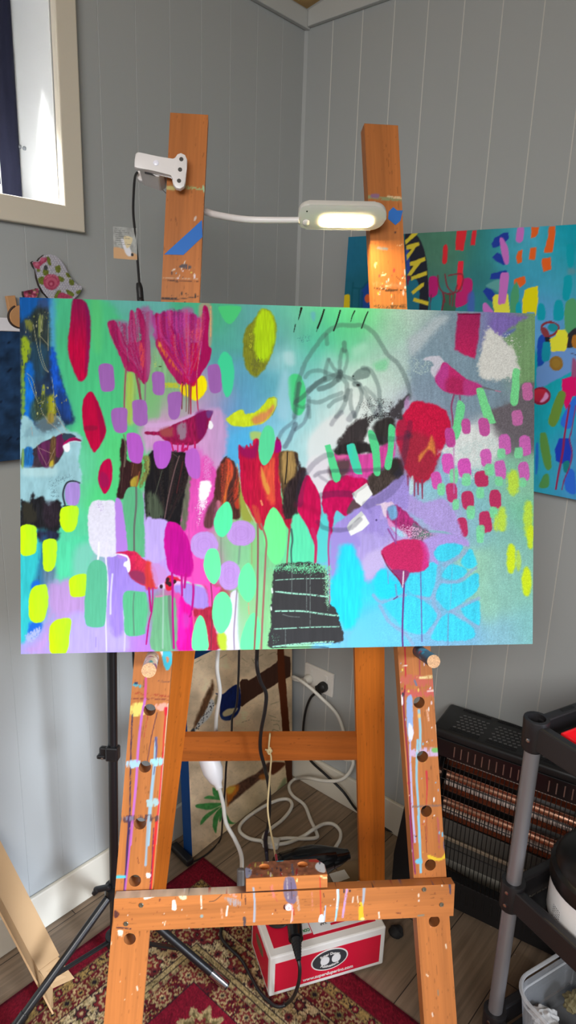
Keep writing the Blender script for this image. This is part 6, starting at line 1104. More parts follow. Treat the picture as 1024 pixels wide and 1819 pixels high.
# ================================================================= painting leaning by the corner
def paint_birds(p):
    X, Y = p.X, p.Y
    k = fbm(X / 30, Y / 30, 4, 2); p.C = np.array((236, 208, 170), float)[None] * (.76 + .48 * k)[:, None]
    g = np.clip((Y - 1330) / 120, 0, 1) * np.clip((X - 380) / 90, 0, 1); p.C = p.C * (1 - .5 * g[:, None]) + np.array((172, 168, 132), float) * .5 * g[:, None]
    s = sstep(.62, .72, fbm(X / 3, Y / 2.2, 3, 12)); p.C *= (1 - .05 * s)[:, None]
    p.at(310, 1150, 4.6545)
    p.poly([(540, 290), (560, 262), (600, 262), (615, 275), (840, 130), (890, 60), (960, 80), (960, 240), (860, 290), (640, 430), (560, 490), (540, 480), (548, 380)], (70, 42, 30), soft=1, sm=False, var=.12); p.poly([(850, -30), (905, -30), (915, 200), (960, 740), (900, 740), (860, 300)], (96, 44, 18), soft=1, sm=False); p.poly([(890, 730), (960, 730), (1010, 1060), (940, 1180), (920, 1000)], (78, 40, 22), soft=1, sm=False)
    p.poly([(500, 310), (530, 315), (548, 360), (545, 500), (500, 580), (430, 605), (385, 580), (375, 530), (385, 400), (350, 390), (345, 378), (400, 385), (450, 345)], (16, 34, 92), soft=1.2, var=.2, st=(2, 6)); p.poly([(400, 540), (440, 510), (520, 500), (510, 530), (460, 560), (410, 570)], (205, 190, 145), soft=1.5); p.poly([(390, 550), (420, 580), (500, 570), (430, 602), (390, 590)], (40, 66, 110), soft=1.5, a=.8)
    p.poly([(315, 270), (325, 330), (300, 430), (240, 560), (180, 650), (150, 690), (180, 590), (240, 430), (300, 320)], (98, 66, 42), soft=3, rough=1.5, var=.25, st=(2, 5)); p.poly([(300, 430), (330, 450), (320, 520), (270, 600), (200, 660), (150, 720), (140, 730), (200, 620), (260, 530)], (205, 205, 200), soft=1.5, var=.1); r = random.Random(5)
    for _ in range(46):
        t = r.random(); x = 300 - 130 * t + r.uniform(-8, 30); y = 480 + 200 * t + r.uniform(-30, 10); p.ell(x, y, 4, 5, (70, 70, 72), soft=.4)
    p.poly([(345, 400), (370, 400), (375, 460), (330, 470)], (150, 135, 105), soft=2); p.poly([(135, 690), (165, 670), (170, 720), (138, 735)], (60, 66, 72), soft=1.5)
    p.poly([(440, 1200), (520, 1130), (600, 1080), (680, 1040), (780, 950), (800, 1010), (700, 1100), (600, 1180), (480, 1280), (440, 1300)], (92, 62, 48), soft=2, var=.35, st=(3, 3)); p.poly([(430, 1180), (480, 1150), (530, 1140), (520, 1200), (480, 1250), (440, 1310), (435, 1250)], (208, 118, 40), soft=3, rough=2, var=.15); p.poly([(430, 1170), (500, 1150), (490, 1200), (440, 1210)], (222, 180, 70), soft=3, rough=2); p.ell(735, 1070, 35, 25, (180, 110, 50), soft=3); p.poly([(800, 950), (920, 960), (820, 1050), (790, 1010)], (96, 48, 26), soft=2)
    for q in ([(400, 1290), (300, 1340), (200, 1330), (175, 1305), (240, 1290)], [(395, 1260), (300, 1255), (245, 1245), (300, 1225)], [(400, 1250), (330, 1230), (315, 1160), (350, 1180)], [(390, 1310), (290, 1400), (215, 1470), (250, 1390)], [(395, 1320), (360, 1440), (345, 1535), (318, 1480), (330, 1390)], [(420, 1360), (470, 1440), (515, 1450), (450, 1455)], [(400, 1320), (390, 1420), (372, 1440), (375, 1350)]): p.poly(q, (74, 146, 74), soft=1.2, rough=.6, var=.16, st=(4, 4))
    p.poly([(910, 1080), (930, 1100), (900, 1200), (850, 1200), (880, 1130)], (92, 120, 80), soft=3, a=.6)
    for l in ([(650, 110), (690, 80), (730, 60)], [(780, 60), (830, 40), (850, 60)], [(800, 470), (860, 450)], [(780, 560), (840, 580)], [(800, 600), (870, 610)], [(820, 720), (815, 680), (870, 690), (860, 640), (820, 640)], [(640, 90), (660, 130)], [(170, 130), (220, 100)], [(380, 90), (430, 60)], [(560, 620), (620, 600)], [(560, 90), (600, 120)]): p.line(l, 5, (110, 110, 78), a=.6, dry=.3)
qa = on_floor(342, 1526); qb = on_floor(520, 1385)
qd = norm(qb - qa); qw = np.linalg.norm(qb - qa) * .995
qn = norm(np.cross(qd, UP)); qn = qn if qn @ LN > 0 else -qn
lean = norm(UP * .998 - qn * .045)                 # top rests back against the wall
qn2 = norm(np.cross(qd, lean)); qn2 = qn2 if qn2 @ LN > 0 else -qn2
qa = qa + UP * .0045
art3 = thing('leaning_painting', 'beige canvas of a blue-headed bird on branches leaning in the corner behind the easel', 'painting', (qa + qb) / 2)
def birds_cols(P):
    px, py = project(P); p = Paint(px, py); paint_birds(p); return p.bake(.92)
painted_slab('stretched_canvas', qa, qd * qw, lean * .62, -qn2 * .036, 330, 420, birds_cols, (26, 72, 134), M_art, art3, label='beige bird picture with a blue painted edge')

# ================================================================= dark blue painting on the left wall
dTL, dBR = on_left(0, 590, .05), on_left(37, 812, .05)
ds0 = .78; dz1 = on_left(20, 589, .03)[2]; dz0 = on_left(20, 818, .03)[2]
def navy_cols(P):
    px, py = project(P); k = fbm(px / 14, py / 14, 5, 3); p = Paint(px, py); p.C = np.array((32, 58, 92), float)[None] * (.55 + .9 * k)[:, None]
    r = random.Random(2)
    for _ in range(60): p.ell(r.uniform(-60, 60), r.uniform(590, 830), r.uniform(.6, 2), r.uniform(.6, 2.5), (14, 22, 40), soft=.6)
    return p.bake()
art4 = thing('dark_painting', 'dark navy canvas with pale edges hung low on the left wall', 'painting', lw(ds0 + .18, dz0, .02))
painted_slab('stretched_canvas', lw(ds0 + .46, dz0, .028), LD * .46, UP * (dz1 - dz0), -LN * .026, 90, 60, navy_cols, (205, 196, 186), M_art, art4)
M_wboard = mat('white_card', (226, 224, 232), .6)
bm = bmesh.new(); box(bm, lw(1.05, dz1 + .0135, .012), LD, UP, LN, .40, .026, .016, .002)
bx = build('white_board', bm, M_wboard); tag(bx, 'plain white board edge lying above the dark navy canvas', 'board')

# ================================================================= wooden ornaments on the left wall
def ornament(name, label, cat, pts, fn, thick=.008, off=.004, edge=(52, 40, 38), grp=None):
    """fret-cut shape with a decorated face, painted point by point"""
    P3 = [on_left(x, y, off + thick) for x, y in pts]
    bm = bmesh.new()
    vs = [bm.verts.new(q) for q in P3]; f = bm.faces.new(vs)
    bmesh.ops.triangulate(bm, faces=[f])
    for _ in range(5):
        long = [e for e in bm.edges if e.calc_length() > .0032]
        if not long: break
        bmesh.ops.subdivide_edges(bm, edges=long, cuts=1, use_grid_fill=False); bmesh.ops.triangulate(bm, faces=bm.faces[:])
    bmesh.ops.recalc_face_normals(bm, faces=bm.faces)
    if sum((q.normal for q in bm.faces), Vector()).dot(Vector(LN)) < 0: bmesh.ops.reverse_faces(bm, faces=bm.faces[:])
    me = bpy.data.meshes.new(name); bm.to_mesh(me); bm.free()
    co = np.array([v.co[:] for v in me.vertices]); px, py = project(co); p = Paint(px, py); fn(p); set_paint(me, p.bake())
    t = thing(name, label, cat, np.mean(P3, 0) - LN * (off + thick))
    mesh_obj('face', me, M_art, t)
    bm = bmesh.new(); prism(bm, [q - LN * .0006 for q in P3], -LN * thick); build('back_board', bm, mat(name + '_edge', edge, .6), t)
    return t
def bird_face(p):
    p.C[:] = (168, 166, 180); p.at(0, 400, 5.689)
    for j in range(40):
        for i in range(40):
            p.ell(330 + i * 26 + (13 if j % 2 else 0), 290 + j * 22, 7, 7, (208, 206, 212), soft=.35, rough=0)
    G, PKK = (112, 122, 52), (176, 72, 102)
    for q in ([(470, 320), (500, 330), (520, 390), (500, 405), (475, 370)], [(560, 420), (600, 400), (615, 440), (600, 485), (565, 470)], [(440, 450), (490, 455), (480, 510), (435, 500)], [(385, 540), (440, 520), (450, 590), (400, 595)], [(590, 510), (650, 540), (640, 570), (600, 570)], [(665, 480), (710, 490), (720, 530), (680, 525)], [(700, 545), (745, 560), (745, 610), (705, 600)], [(580, 660), (620, 670), (600, 730), (550, 730)], [(670, 650), (750, 690), (740, 720), (690, 700)], [(770, 670), (820, 650), (810, 690), (780, 700)], [(375, 440), (410, 445), (400, 470), (378, 470)]): p.poly(q, G, soft=.5, var=.25, st=(1.5, 1.5))
    p.poly([(330, 375), (395, 365), (440, 330), (475, 330), (470, 370), (420, 400), (400, 440), (370, 440), (340, 410)], PKK, soft=.5, var=.25, st=(1.5, 1.5)); p.ell(430, 345, 22, 20, (200, 100, 130), soft=1); p.ell(370, 395, 20, 18, (205, 120, 145), soft=1)
    p.ell(520, 573, 82, 82, PKK, soft=.6, rough=1.2, var=.2, st=(2, 2)); p.ell(520, 580, 58, 55, (196, 96, 122), soft=1); p.ell(520, 590, 34, 32, (160, 55, 85), soft=1); p.ell(518, 592, 16, 15, (205, 110, 135), soft=.8); p.line([(455, 540), (500, 510), (560, 515), (590, 550)], 8, (206, 120, 142), soft=.5)
    p.poly([(600, 690), (640, 680), (700, 705), (730, 735), (590, 735)], PKK, soft=.5, var=.2, st=(2, 2)); p.ell(462, 430, 20, 24, (72, 74, 76), soft=.5)
o = ornament('bird_ornament', 'flat wooden bird covered in pink roses and pale dots, hung below the window', 'ornament',
    [(x / 5.689, 400 + y / 5.689) for x, y in [(325, 375), (345, 362), (385, 366), (405, 335), (450, 300), (510, 293), (570, 315), (620, 360), (660, 420), (690, 480), (720, 535), (750, 580), (790, 605), (825, 615), (828, 645), (805, 690), (770, 720), (735, 760), (690, 790), (620, 800), (550, 780), (490, 735), (440, 680), (400, 610), (375, 530), (367, 450), (340, 415)]], bird_face)
def pink_face(p):
    p.C[:] = (150, 66, 92); p.at(0, 400, 5.689); r = random.Random(8)
    for _ in range(40): p.ell(r.uniform(240, 400), r.uniform(640, 820), r.uniform(6, 16), r.uniform(5, 14), r.choice([(214, 130, 150), (190, 92, 118), (225, 170, 180), (120, 40, 70), (110, 120, 60)]), soft=.6)
ornament('floral_ornament', 'small pink floral wooden ornament just peeking over the big canvas, left of the rose bird', 'ornament',
    [(x / 5.689, 400 + y / 5.689) for x, y in [(240, 668), (262, 668), (300, 690), (322, 700), (335, 665), (375, 638), (392, 640), (388, 690), (375, 730), (392, 780), (380, 840), (330, 850), (320, 800), (270, 830), (235, 800), (255, 740), (240, 700)]], pink_face)
M_raw = mat('raw_pine', (188, 138, 92), .6, var=.15, vscale=40)
og = thing('wooden_ornament', 'unpainted wooden stick with a round disc, at the left edge above the dark canvas', 'ornament', on_left(25, 588, 0))
bm = bmesh.new(); prism(bm, [on_left(x, y, .006) for x, y in ((8, 526), (23, 525), (33, 584), (20, 592))], LN * .010, .0012); build('stick', bm, M_raw, og)
bm = bmesh.new(); prism(bm, [on_left(38 + 23 * math.cos(t), 562 + 20 * math.sin(t), .017) for t in np.linspace(0, 6.283, 33)[:-1]], LN * .006, .001); build('disc', bm, M_raw, og)
bm = bmesh.new(); tube(bm, [on_left(38 + 23.5 * math.cos(t), 562 + 20.5 * math.sin(t), .020) for t in np.linspace(1.6, 4.2, 20)], .0022, 8); build('disc_rim', bm, mat('burnt_rim', (52, 36, 30), .7), og)

# ================================================================= clip lamp
M_white = mat('lamp_white_plastic', (226, 222, 222), .32, spec=.5)
M_whiteg = mat('lamp_grey_white', (206, 204, 198), .35)
M_black = mat('black_rubber', (22, 22, 24), .45)
M_hole = mat('dark_recess', (70, 68, 66), .7)
lamp = thing('clip_lamp', 'white clip-on reading lamp clamped to the left easel post, its light strip glowing', 'lamp', E(300, 300, -.02))
def cl(x, y, n): return E(220 + x / 6.4, 250 + y / 6.4, n)
bm = bmesh.new()
prism(bm, [cl(x, y, .004) for x, y in [(150, 130), (180, 132), (400, 180), (555, 215), (578, 210), (588, 180), (612, 148), (652, 136), (698, 158), (722, 212), (716, 320), (702, 465), (686, 516), (642, 545), (592, 532), (562, 492), (550, 440), (552, 398), (536, 380), (330, 338), (140, 304), (118, 288), (124, 210), (132, 148)]], -EN * .011, .0016)
jaw = build('clamp_jaw', bm, M_white, lamp, smooth=True)
for x, y in ((655, 210), (641, 328), (629, 455)):
    bm = bmesh.new(); lathe(bm, cl(x, y, .0042), EX, EY, EN, [(.0036, -.001), (.0036, .0003), (.0026, .0004)], 16); build('jaw_hole', bm, M_hole, jaw)
bm = bmesh.new(); lathe(bm, cl(368, 254, .0036), EX, EY, EN, [(.0048, 0), (.0048, .0012), (.003, .0022)], 18); build('rivet', bm, mat('rivet_white', (240, 240, 255), .12), jaw, smooth=True)
bm = bmesh.new()
prism(bm, [cl(x, y, -.068) for x, y in [(168, 318), (152, 380), (150, 420), (176, 448), (300, 470), (410, 492), (470, 500), (560, 440), (640, 420), (720, 300), (700, 200), (640, 190), (560, 300), (450, 360), (300, 330)]], -EN * .010, .0014)
build('clamp_jaw', bm, M_white, lamp, smooth=True)
bm = bmesh.new(); prism(bm, [cl(x, y, -.01) for x, y in [(300, 215), (470, 255), (450, 370), (400, 405), (380, 405), (210, 340), (180, 330), (190, 240)]], -EN * .056, .002); build('hinge_block', bm, M_white, lamp)
bm = bmesh.new(); prism(bm, [cl(x, y, -.009) for x, y in [(238, 345), (300, 360), (360, 405), (300, 388), (240, 375)]], EN * .0012); build('spring_slot', bm, M_black, lamp)
bm = bmesh.new(); tube(bm, smooth_path([cl(395, 496, -.066), cl(430, 545, -.066), cl(480, 595, -.066), cl(540, 640, -.066)], 8), .0009, 6); build('spring_wire', bm, M_chrome, lamp)
# neck and head
bm = bmesh.new(); tube(bm, smooth_path([E(318, 318, -.072), E(332, 356, -.070), E(366, 376, -.066), E(402, 385, -.035), E(440, 390, -.005), E(485, 391, .005), E(532, 391, .018)], 10), [.0062, .0062, .0060, .0055, .0052], 14); build('gooseneck', bm, M_white, lamp, smooth=True)
hn = norm(EN * .45 - EY * .89)          # the way the light faces
hy_ = norm(np.cross(hn, EX)); hy_ = hy_ if hy_ @ EY > 0 else -hy_
hc = E(609, 387, .022); sc_ = np.linalg.norm(E(687, 387, .022) - E(531, 387, .022))
hxa = norm(E(687, 389, .022) - E(531, 386, .022)); hyh = .0285
def head_outline(L, H, r, n=8, skew=0):
    out = []
    for cx, cy, a0_ in ((L / 2 - r, H / 2 - r, 0), (-L / 2 + r * .7, H / 2 - r * .7, 90), (-L / 2 + r * .7, -H / 2 + r * .7, 180), (L / 2 - r, -H / 2 + r, 270)):
        rr = r if cx > 0 else r * .7
        for k in range(n + 1):
            t = math.radians(a0_ + 90 * k / n); out.append(hc + hxa * (cx + rr * math.cos(t)) + hy_ * (cy + rr * math.sin(t)))
    return out
bm = bmesh.new(); prism(bm, head_outline(sc_, .052, .024), -hn * .011, .002); head = build('lamp_head', bm, M_whiteg, lamp, smooth=True)
bm = bmesh.new()
lc = hc + hxa * .0085 - hy_ * .0085 + hn * .0003
prism(bm, [lc + hxa * a + hy_ * b for a, b in [(-.036 + .0095 * math.cos(t), .0095 * math.sin(t)) for t in np.linspace(1.571, 4.712, 12)] + [(.036 + .0095 * math.cos(t), .0095 * math.sin(t)) for t in np.linspace(-1.571, 1.571, 12)]], hn * .0012)
build('light_strip', bm, emit_mat('led_glow', (255, 224, 158), LED), head)
bm = bmesh.new(); lathe(bm, hc - hxa * .063 - hy_ * .011, hxa, hy_, hn, [(.006, 0), (.006, .0015), (.0045, .0026)], 18); build('switch', bm, M_white, head, smooth=True)
bm = bmesh.new(); lathe(bm, hc - hxa * .064 + hy_ * .012, hxa, hy_, hn, [(.0015, 0), (.0015, .0004)], 10); build('indicator', bm, M_black, head)
# lamp lead with its tag
cordp = [cl(158, 355, -.06), E(240, 315, -.062), E(237.5, 345, -.064), E(237, 380, -.066), E(241, 420, -.068), E(245, 470, -.07), E(248, 508, -.07)]
bm = bmesh.new(); tube(bm, smooth_path(cordp, 8), .0023, 8); build('cord', bm, M_black, lamp, smooth=True)
bm = bmesh.new(); tube(bm, smooth_path([E(246.5, 503, -.07), E(248, 512, -.07), E(249.5, 530, -.07), E(250, 560, -.07), E(246, 760, -.09), E(238, 1000, -.10), E(237, 1165, -.11), E(243, 1200, -.115)], 8), [.0045, .0062, .0062, .0062, .0026, .0022, .0022, .0022], 10); build('inline_plug', bm, M_black, lamp, smooth=True)
def tag_cols(P):
    px, py = project(P); p = Paint(px, py, (150, 152, 150)); p.C *= (.8 + .4 * fbm(px / 5, py / 9, 3, 4))[:, None]; p.at(0, 0, 2)
    p.poly([(402, 880), (440, 885), (486, 905), (486, 922), (404, 918)], (190, 150, 112), soft=2); p.poly([(430, 850), (450, 860), (470, 905), (450, 905)], (205, 205, 212), soft=1.5); p.poly([(440, 840), (470, 845), (465, 870), (450, 880)], (200, 185, 150), soft=1)
    for k in range(9): p.line([(410, 812 + k * 7), (432 + (k * 13) % 36, 813 + k * 7)], 1.6, (100, 102, 104), dry=.4, soft=.3)
    p.ell(470, 905, 5, 6, (50, 50, 52)); return p.bake()
tg = [E(201, 402, -.066), E(243, 403, -.066), E(244, 462, -.066), E(202, 459, -.066)]
painted_slab('cord_tag', tg[3], tg[2] - tg[3], tg[0] - tg[3], -EN * .0008, 44, 60, tag_cols, (180, 182, 184), M_art, lamp, label='silvery printed tag on the lamp cord')

# ================================================================= black tripod stand
M_trip = mat('tripod_black', (20, 20, 22), .32, spec=.6)
M_steel = mat('polished_steel', (190, 190, 195), .18, 1.0)
pt = at_depth(203, 1592, 1.60); pbase = V3((pt[0], pt[1], 0)); ptop = at_depth(198.5, 1120, 1.40)
pdir = norm(ptop - pt)
tri = thing('tripod_stand', 'black tripod light stand beside the left easel leg, its head hidden by the canvas', 'stand', pbase)
bm = bmesh.new(); tube(bm, [pt - pdir * ((pt[2] - .024) / pdir[2]), pt + pdir * .9], .0105, 14); build('pole', bm, M_trip, tri, smooth=True)
bm = bmesh.new(); tube(bm, [pt + pdir * .30, pt + pdir * 1.15], .0083, 14); build('upper_tube', bm, M_trip, tri, smooth=True)
kb = at_depth(201, 1346, 1.47); tt = (kb - pt) @ pdir; kc = pt + pdir * tt
side = norm(np.cross(pdir, _F)); side = side if side @ _R < 0 else -side
bm = bmesh.new(); box(bm, kc, side, pdir, _F, .028, .036, .030, .004); clampb = build('clamp_collar', bm, M_trip, tri)
bm = bmesh.new(); box(bm, kc + side * .018 + pdir * .002, side, pdir, _F, .022, .026, .018, .004); box(bm, kc + side * .024 - pdir * .010, side, pdir, _F, .020, .010, .022, .003); build('clamp_knob', bm, M_trip, clampb)
bm = bmesh.new(); lathe(bm, kc + side * .021 - pdir * .012 - _F * .011, side, pdir, -_F, [(.003, 0), (.003, .0012)], 10); build('bolt', bm, M_steel, clampb)
hub = pt + pdir * .02; low = pt - pdir * min(.13, (pt[2] - .04) / pdir[2])
for nm_, c in (('leg_hub', hub), ('brace_hub', low)):
    bm = bmesh.new(); lathe(bm, c, norm(np.cross(pdir, Y1)), norm(np.cross(np.cross(pdir, Y1), pdir)) * -1, pdir, [(.014, -.015), (.022, -.012), (.022, .012), (.014, .015)], 18); build(nm_, bm, M_trip, tri, smooth=True)
bm = bmesh.new(); box(bm, at_depth(182, 1578, 1.575), norm(side - pdir * .35), norm(pdir + side * .35), _F, .042, .014, .016, .005); box(bm, at_depth(170, 1584, 1.575), norm(side - pdir * 1.2), norm(pdir + side * .8), _F, .020, .012, .014, .004); build('wing_knob', bm, M_trip, tri)
f1 = on_floor(14, 1843, .0195); f2 = on_floor(404, 1752, .0195); f3 = V3((pbase[0] - .06, pbase[1] + .17, .0195))
if (f3 - CORNER) @ LN < .03: f3 = f3 + LN * (.03 - (f3 - CORNER) @ LN)
for f in (f1, f2, f3):
    d = norm(f - hub); s0 = hub + d * .022
    bm = bmesh.new(); tube(bm, [s0, f], .0095, 12); lg = build('leg', bm, M_trip, tri, smooth=True)
    bm = bmesh.new(); tube(bm, [f - d * .05, f - d * .004], .0112, 12); build('leg_tip', bm, M_steel if f is f2 else M_trip, lg, smooth=True)
    q = hub + (f - hub) * (.62 if f is not f3 else .5); b_ = low + norm(q - low) * .02
    bm = bmesh.new(); w_ = norm(np.cross(q - b_, UP)); box(bm, (q + b_) / 2, norm(q - b_), w_, np.cross(norm(q - b_), w_), np.linalg.norm(q - b_), .010, .006, .0015); build('brace', bm, M_trip, tri)
bm = bmesh.new(); lathe(bm, at_depth(92, 1742, 1.53), _R, _U, -_F, [(.0035, 0), (.0035, .002), (.002, .003)], 10); build('bolt', bm, M_steel, tri)

# ================================================================= cardboard profile leaning at lower left
M_card = mat('tan_cardboard', (176, 143, 103), .75, var=.05, vscale=12)
M_carde = mat('cardboard_layers', (176, 140, 100), .8, var=.1, vscale=60)
A1, B1, C1 = at_depth(106, 1697, 1.612), at_depth(67, 1726, 1.566), on_floor(88, 1790, .009)
far = at_depth(-170, 1275, 1.46) - at_depth(67, 1726, 1.566)
A2, B2, C2 = A1 + far * .54, B1 + far * .54, C1 + far * .54
cb = thing('cardboard_profile', 'long tan folded cardboard strip leaning at the lower left by the tripod leg', 'cardboard', C1)
def slabq(bm, q, t): prism(bm, q, t, .0006)
tA = norm(np.cross(B1 - A1, far)); tA = tA if tA @ _F > 0 else -tA
bm = bmesh.new(); slabq(bm, [A1, B1, B2, A2], tA * .003); build('top_panel', bm, M_card, cb)
tB = norm(np.cross(C1 - B1, far)); tB = tB if tB @ _F > 0 else -tB
bm = bmesh.new(); slabq(bm, [B1, C1, C2, B2], tB * .003); build('side_panel', bm, M_card, cb)
for k in range(4):
    c = (C1 - B1) * .07; o_ = C1 + norm(C1 - B1) * (.001 + .0052 * k) - tB * .0005
    o_[2] = max(o_[2], .009)
    e0 = o_ + far * .02; bm = bmesh.new(); slabq(bm, [o_, o_ + norm(C1 - B1) * .004, o_ + norm(C1 - B1) * .004 + far * .54, o_ + far * .54], tB * .004); build('layer_edge', bm, M_carde if k % 2 else M_card, cb)
F1, F2, F3 = on_floor(133, 1738, .011), on_floor(92, 1757, .010), at_depth(70, 1735, 1.528)
bm = bmesh.new(); slabq(bm, [A1 + norm(B1 - A1) * .004, F1, F2, B1 + norm(A1 - B1) * .004], tA * .003); build('end_flap', bm, M_card, cb)
bm = bmesh.new(); slabq(bm, [B1, on_floor(92, 1758, .010), on_floor(93, 1790, .009), C1], tB * .003); build('end_flap', bm, M_card, cb)
# ================================================================= rug
RUGC = on_floor(361, 1526)
def rug_cols(P):
    a = (P - RUGC) @ LN; b = (P - RUGC) @ RN; t = np.minimum(a, b); s = np.where(a < b, b, a)     # distance in from the edge, and along it
    n1 = fbm(a * 90, b * 90, 4, 2); n2 = fbm(a * 260, b * 260, 3, 7); n3 = fbm(a * 40, b * 40, 3, 9)
    RED, DRED, BEI, OLI, INK, GOLD = (128, 22, 40), (104, 28, 36), (190, 164, 116), (122, 106, 66), (44, 32, 38), (170, 138, 82)
    c = np.tile(np.array(RED, float), (len(a), 1))
    def put(m, col, al=1.0):
        m = np.clip(m * al, 0, 1)[:, None]; c[:] = c * (1 - m) + np.array(col, float) * m
    band = lambda x0, x1, e=.0012: sstep(x0 - e, x0 + e, t) * (1 - sstep(x1 - e, x1 + e, t))
    thr = lambda q, v, w=.03: sstep(v - w, v + w, q)
    put(band(.0, .006), (84, 16, 30))
    def rosettes(tc, pitch, r, cols, off=0.0):
        u = (s - off + 10) % pitch - pitch / 2; v = t - tc; d = np.hypot(u, v) * (1 + .16 * np.cos(8 * np.arctan2(v, u))) * (1 + .25 * (n2 - .5))
        inb = (s > tc)
        for k, col in cols: put((1 - thr(d, r * k, .0012)) * inb, col)
    def vine(x0, x1, col, scale, v, seed, w=.02):
        q = fbm(a * scale, b * scale, 3, seed); put(band(x0, x1) * (1 - thr(np.abs(q - v), w, .012)), col)
    # narrow guard
    put(band(.058, .086), GOLD); vine(.058, .086, INK, 150, .5, 21, .03); put(band(.058, .060) + band(.084, .086), INK)
    rosettes(.072, .046, .010, ((1, INK), (.72, RED), (.35, BEI)))
    # red flower band
    put(band(.088, .128), DRED); vine(.088, .128, BEI, 95, .5, 23, .028); vine(.088, .128, GOLD, 120, .42, 27, .022); rosettes(.108, .072, .019, ((1, BEI), (.7, DRED), (.42, GOLD), (.2, INK))); rosettes(.108, .072, .011, ((1, OLI), (.5, INK)), .036)
    # broad beige band
    put(band(.130, .205), BEI); put(band(.130, .205) * thr(n3, .52, .06), (206, 184, 140)); vine(.130, .205, OLI, 70, .5, 31, .030); vine(.130, .205, INK, 95, .55, 33, .018); vine(.130, .205, (140, 60, 55), 80, .38, 37, .018)
    rosettes(.168, .118, .030, ((1, INK), (.9, (126, 42, 44)), (.62, BEI), (.42, (126, 42, 44)), (.18, GOLD))); rosettes(.152, .118, .015, ((1, INK), (.7, (110, 40, 44)), (.3, BEI)), .059); rosettes(.190, .059, .010, ((1, (112, 44, 46)), (.4, INK)), .03); put(band(.129, .131) + band(.204, .206), INK)
    # pale guard with a dark line
    put(band(.206, .232), (184, 160, 112)); put(band(.218, .2205), INK); vine(.206, .232, OLI, 190, .5, 41, .03); rosettes(.225, .03, .005, ((1, (120, 50, 50)),)); put(band(.231, .233), INK)
    # inner flower band
    put(band(.233, .280), DRED); vine(.233, .280, BEI, 85, .5, 43, .035); vine(.233, .280, GOLD, 110, .58, 47, .025); vine(.233, .28, INK, 130, .4, 49, .02); rosettes(.257, .078, .020, ((1, BEI), (.72, (126, 42, 44)), (.42, BEI), (.2, INK)), .02); put(band(.279, .2815), INK)
    # field with beige medallions
    f = t > .2815
    put(f * 1.0, (136, 24, 44))
    for ca, cb, r in ((.375, .345, .044), (.50, .50, .075), (.62, .34, .05), (.34, .62, .05), (.72, .60, .06), (.60, .74, .06)):
        u, v = a - ca, b - cb; d = np.hypot(u, v) * (1 + .22 * np.cos(8 * np.arctan2(v, u))) * (1 + .3 * (n2 - .5)); m = f * (1 - thr(d, r, .0014)); put(m, BEI); put(f * (1 - thr(d, r * .72, .0014)) * thr(n1, .47, .04), OLI); put(f * (1 - thr(d, r * .5, .0014)), (126, 42, 44)); put(f * (1 - thr(d, r * .28, .0014)), GOLD)
    w = (.86 + .34 * (n2 - .5) + .5 * (fbm(a * 700, b * 700, 2, 5) - .5)) * (.96 + .2 * (n3 - .5))
    return lin(np.clip(c * w[:, None], 0, 255))
M_rug = paint_mat('woven_rug', 0.95, 0.1, 0.5, 700)
rl = .98
o = painted_slab('persian_rug', RUGC + UP * .0065, RN * rl, LN * rl, -UP * .006, 340, 340, rug_cols, (84, 16, 30), M_rug)
tag(o, 'red and beige Persian rug laid under the easel on the plank floor', 'rug')

# ================================================================= power outlet and plugs
M_plate = mat('outlet_plastic', (226, 222, 216), .35)
out = thing('power_outlet', 'white double power outlet low on the grey right wall near the corner', 'outlet', rw(.161, .366, .001))
bm = bmesh.new(); box(bm, rw(.161, .410, .006), RD, UP, RN, .118, .082, .009, .002); build('plate', bm, M_plate, out)
for s_, z_ in ((.128, .432), (.192, .430)):
    bm = bmesh.new(); box(bm, rw(s_, z_, .0125), RD, UP, RN, .012, .016, .005, .0015); build('switch', bm, M_plate, out)
    bm = bmesh.new()
    for dx, dz, an in ((-.007, -.022, .5), (.007, -.022, -.5), (0, -.034, 0)): box(bm, rw(s_ + dx, z_ + dz, .0106), norm(RD * math.cos(an) + UP * math.sin(an)), norm(UP * math.cos(an) - RD * math.sin(an)), RN, .0016, .007, .0006)
    build('socket', bm, M_hole, out)
RF = .006
def on_f(pts, z=RF): return [on_floor(x, y, z) for x, y in pts]
M_cordw = mat('white_cord', (216, 213, 205), .4)
M_cordb = mat('black_cord', (24, 23, 24), .4)
# white extension lead: plug, cord, four-way head
wl = thing('extension_lead', 'white extension lead plugged into the outlet, its cord looped over the floor', 'extension lead', rw(.128, .39, .02))
pw = rw(.125, .402, .026)
bm = bmesh.new(); lathe(bm, rw(.125, .402, .0125), RD, UP, RN, [(.016, 0), (.017, .006), (.015, .016), (.009, .024)], 20); box(bm, rw(.118, .394, .032), norm(RD + UP * .2), UP, RN, .030, .014, .014, .004); build('plug', bm, M_cordw, wl, smooth=True)
c_ = [rw(.105, .396, .034), rw(.093, .401, .05), rw(.098, .419, .066), rw(.125, .424, .072), rw(.16, .417, .072), rw(.205, .388, .058), rw(.262, .335, .035), rw(.295, .27, .035), rw(.30, .20, .04), on_right(628, 1352, .05), on_right(620, 1374, .062)]
c_ += [on_right(603, 1386, .072), on_right(575, 1387, .078), on_right(548, 1382, .070), *on_f([(527, 1383), (516, 1391), (514, 1401), (521, 1414), (541, 1430), (552, 1456), (563, 1480), (562, 1488), (540, 1490), (510, 1489), (488, 1492)])]
bm = bmesh.new(); tube(bm, smooth_path(c_, 8), .0056, 10); build('cord', bm, M_cordw, wl, smooth=True)
hd_ = on_floor(482, 1497, .014)
bm = bmesh.new(); box(bm, hd_, norm((.9, -.15, 0)), norm((.15, .9, 0)), UP, .050, .034, .022, .006); build('socket_head', bm, M_cordw, wl)
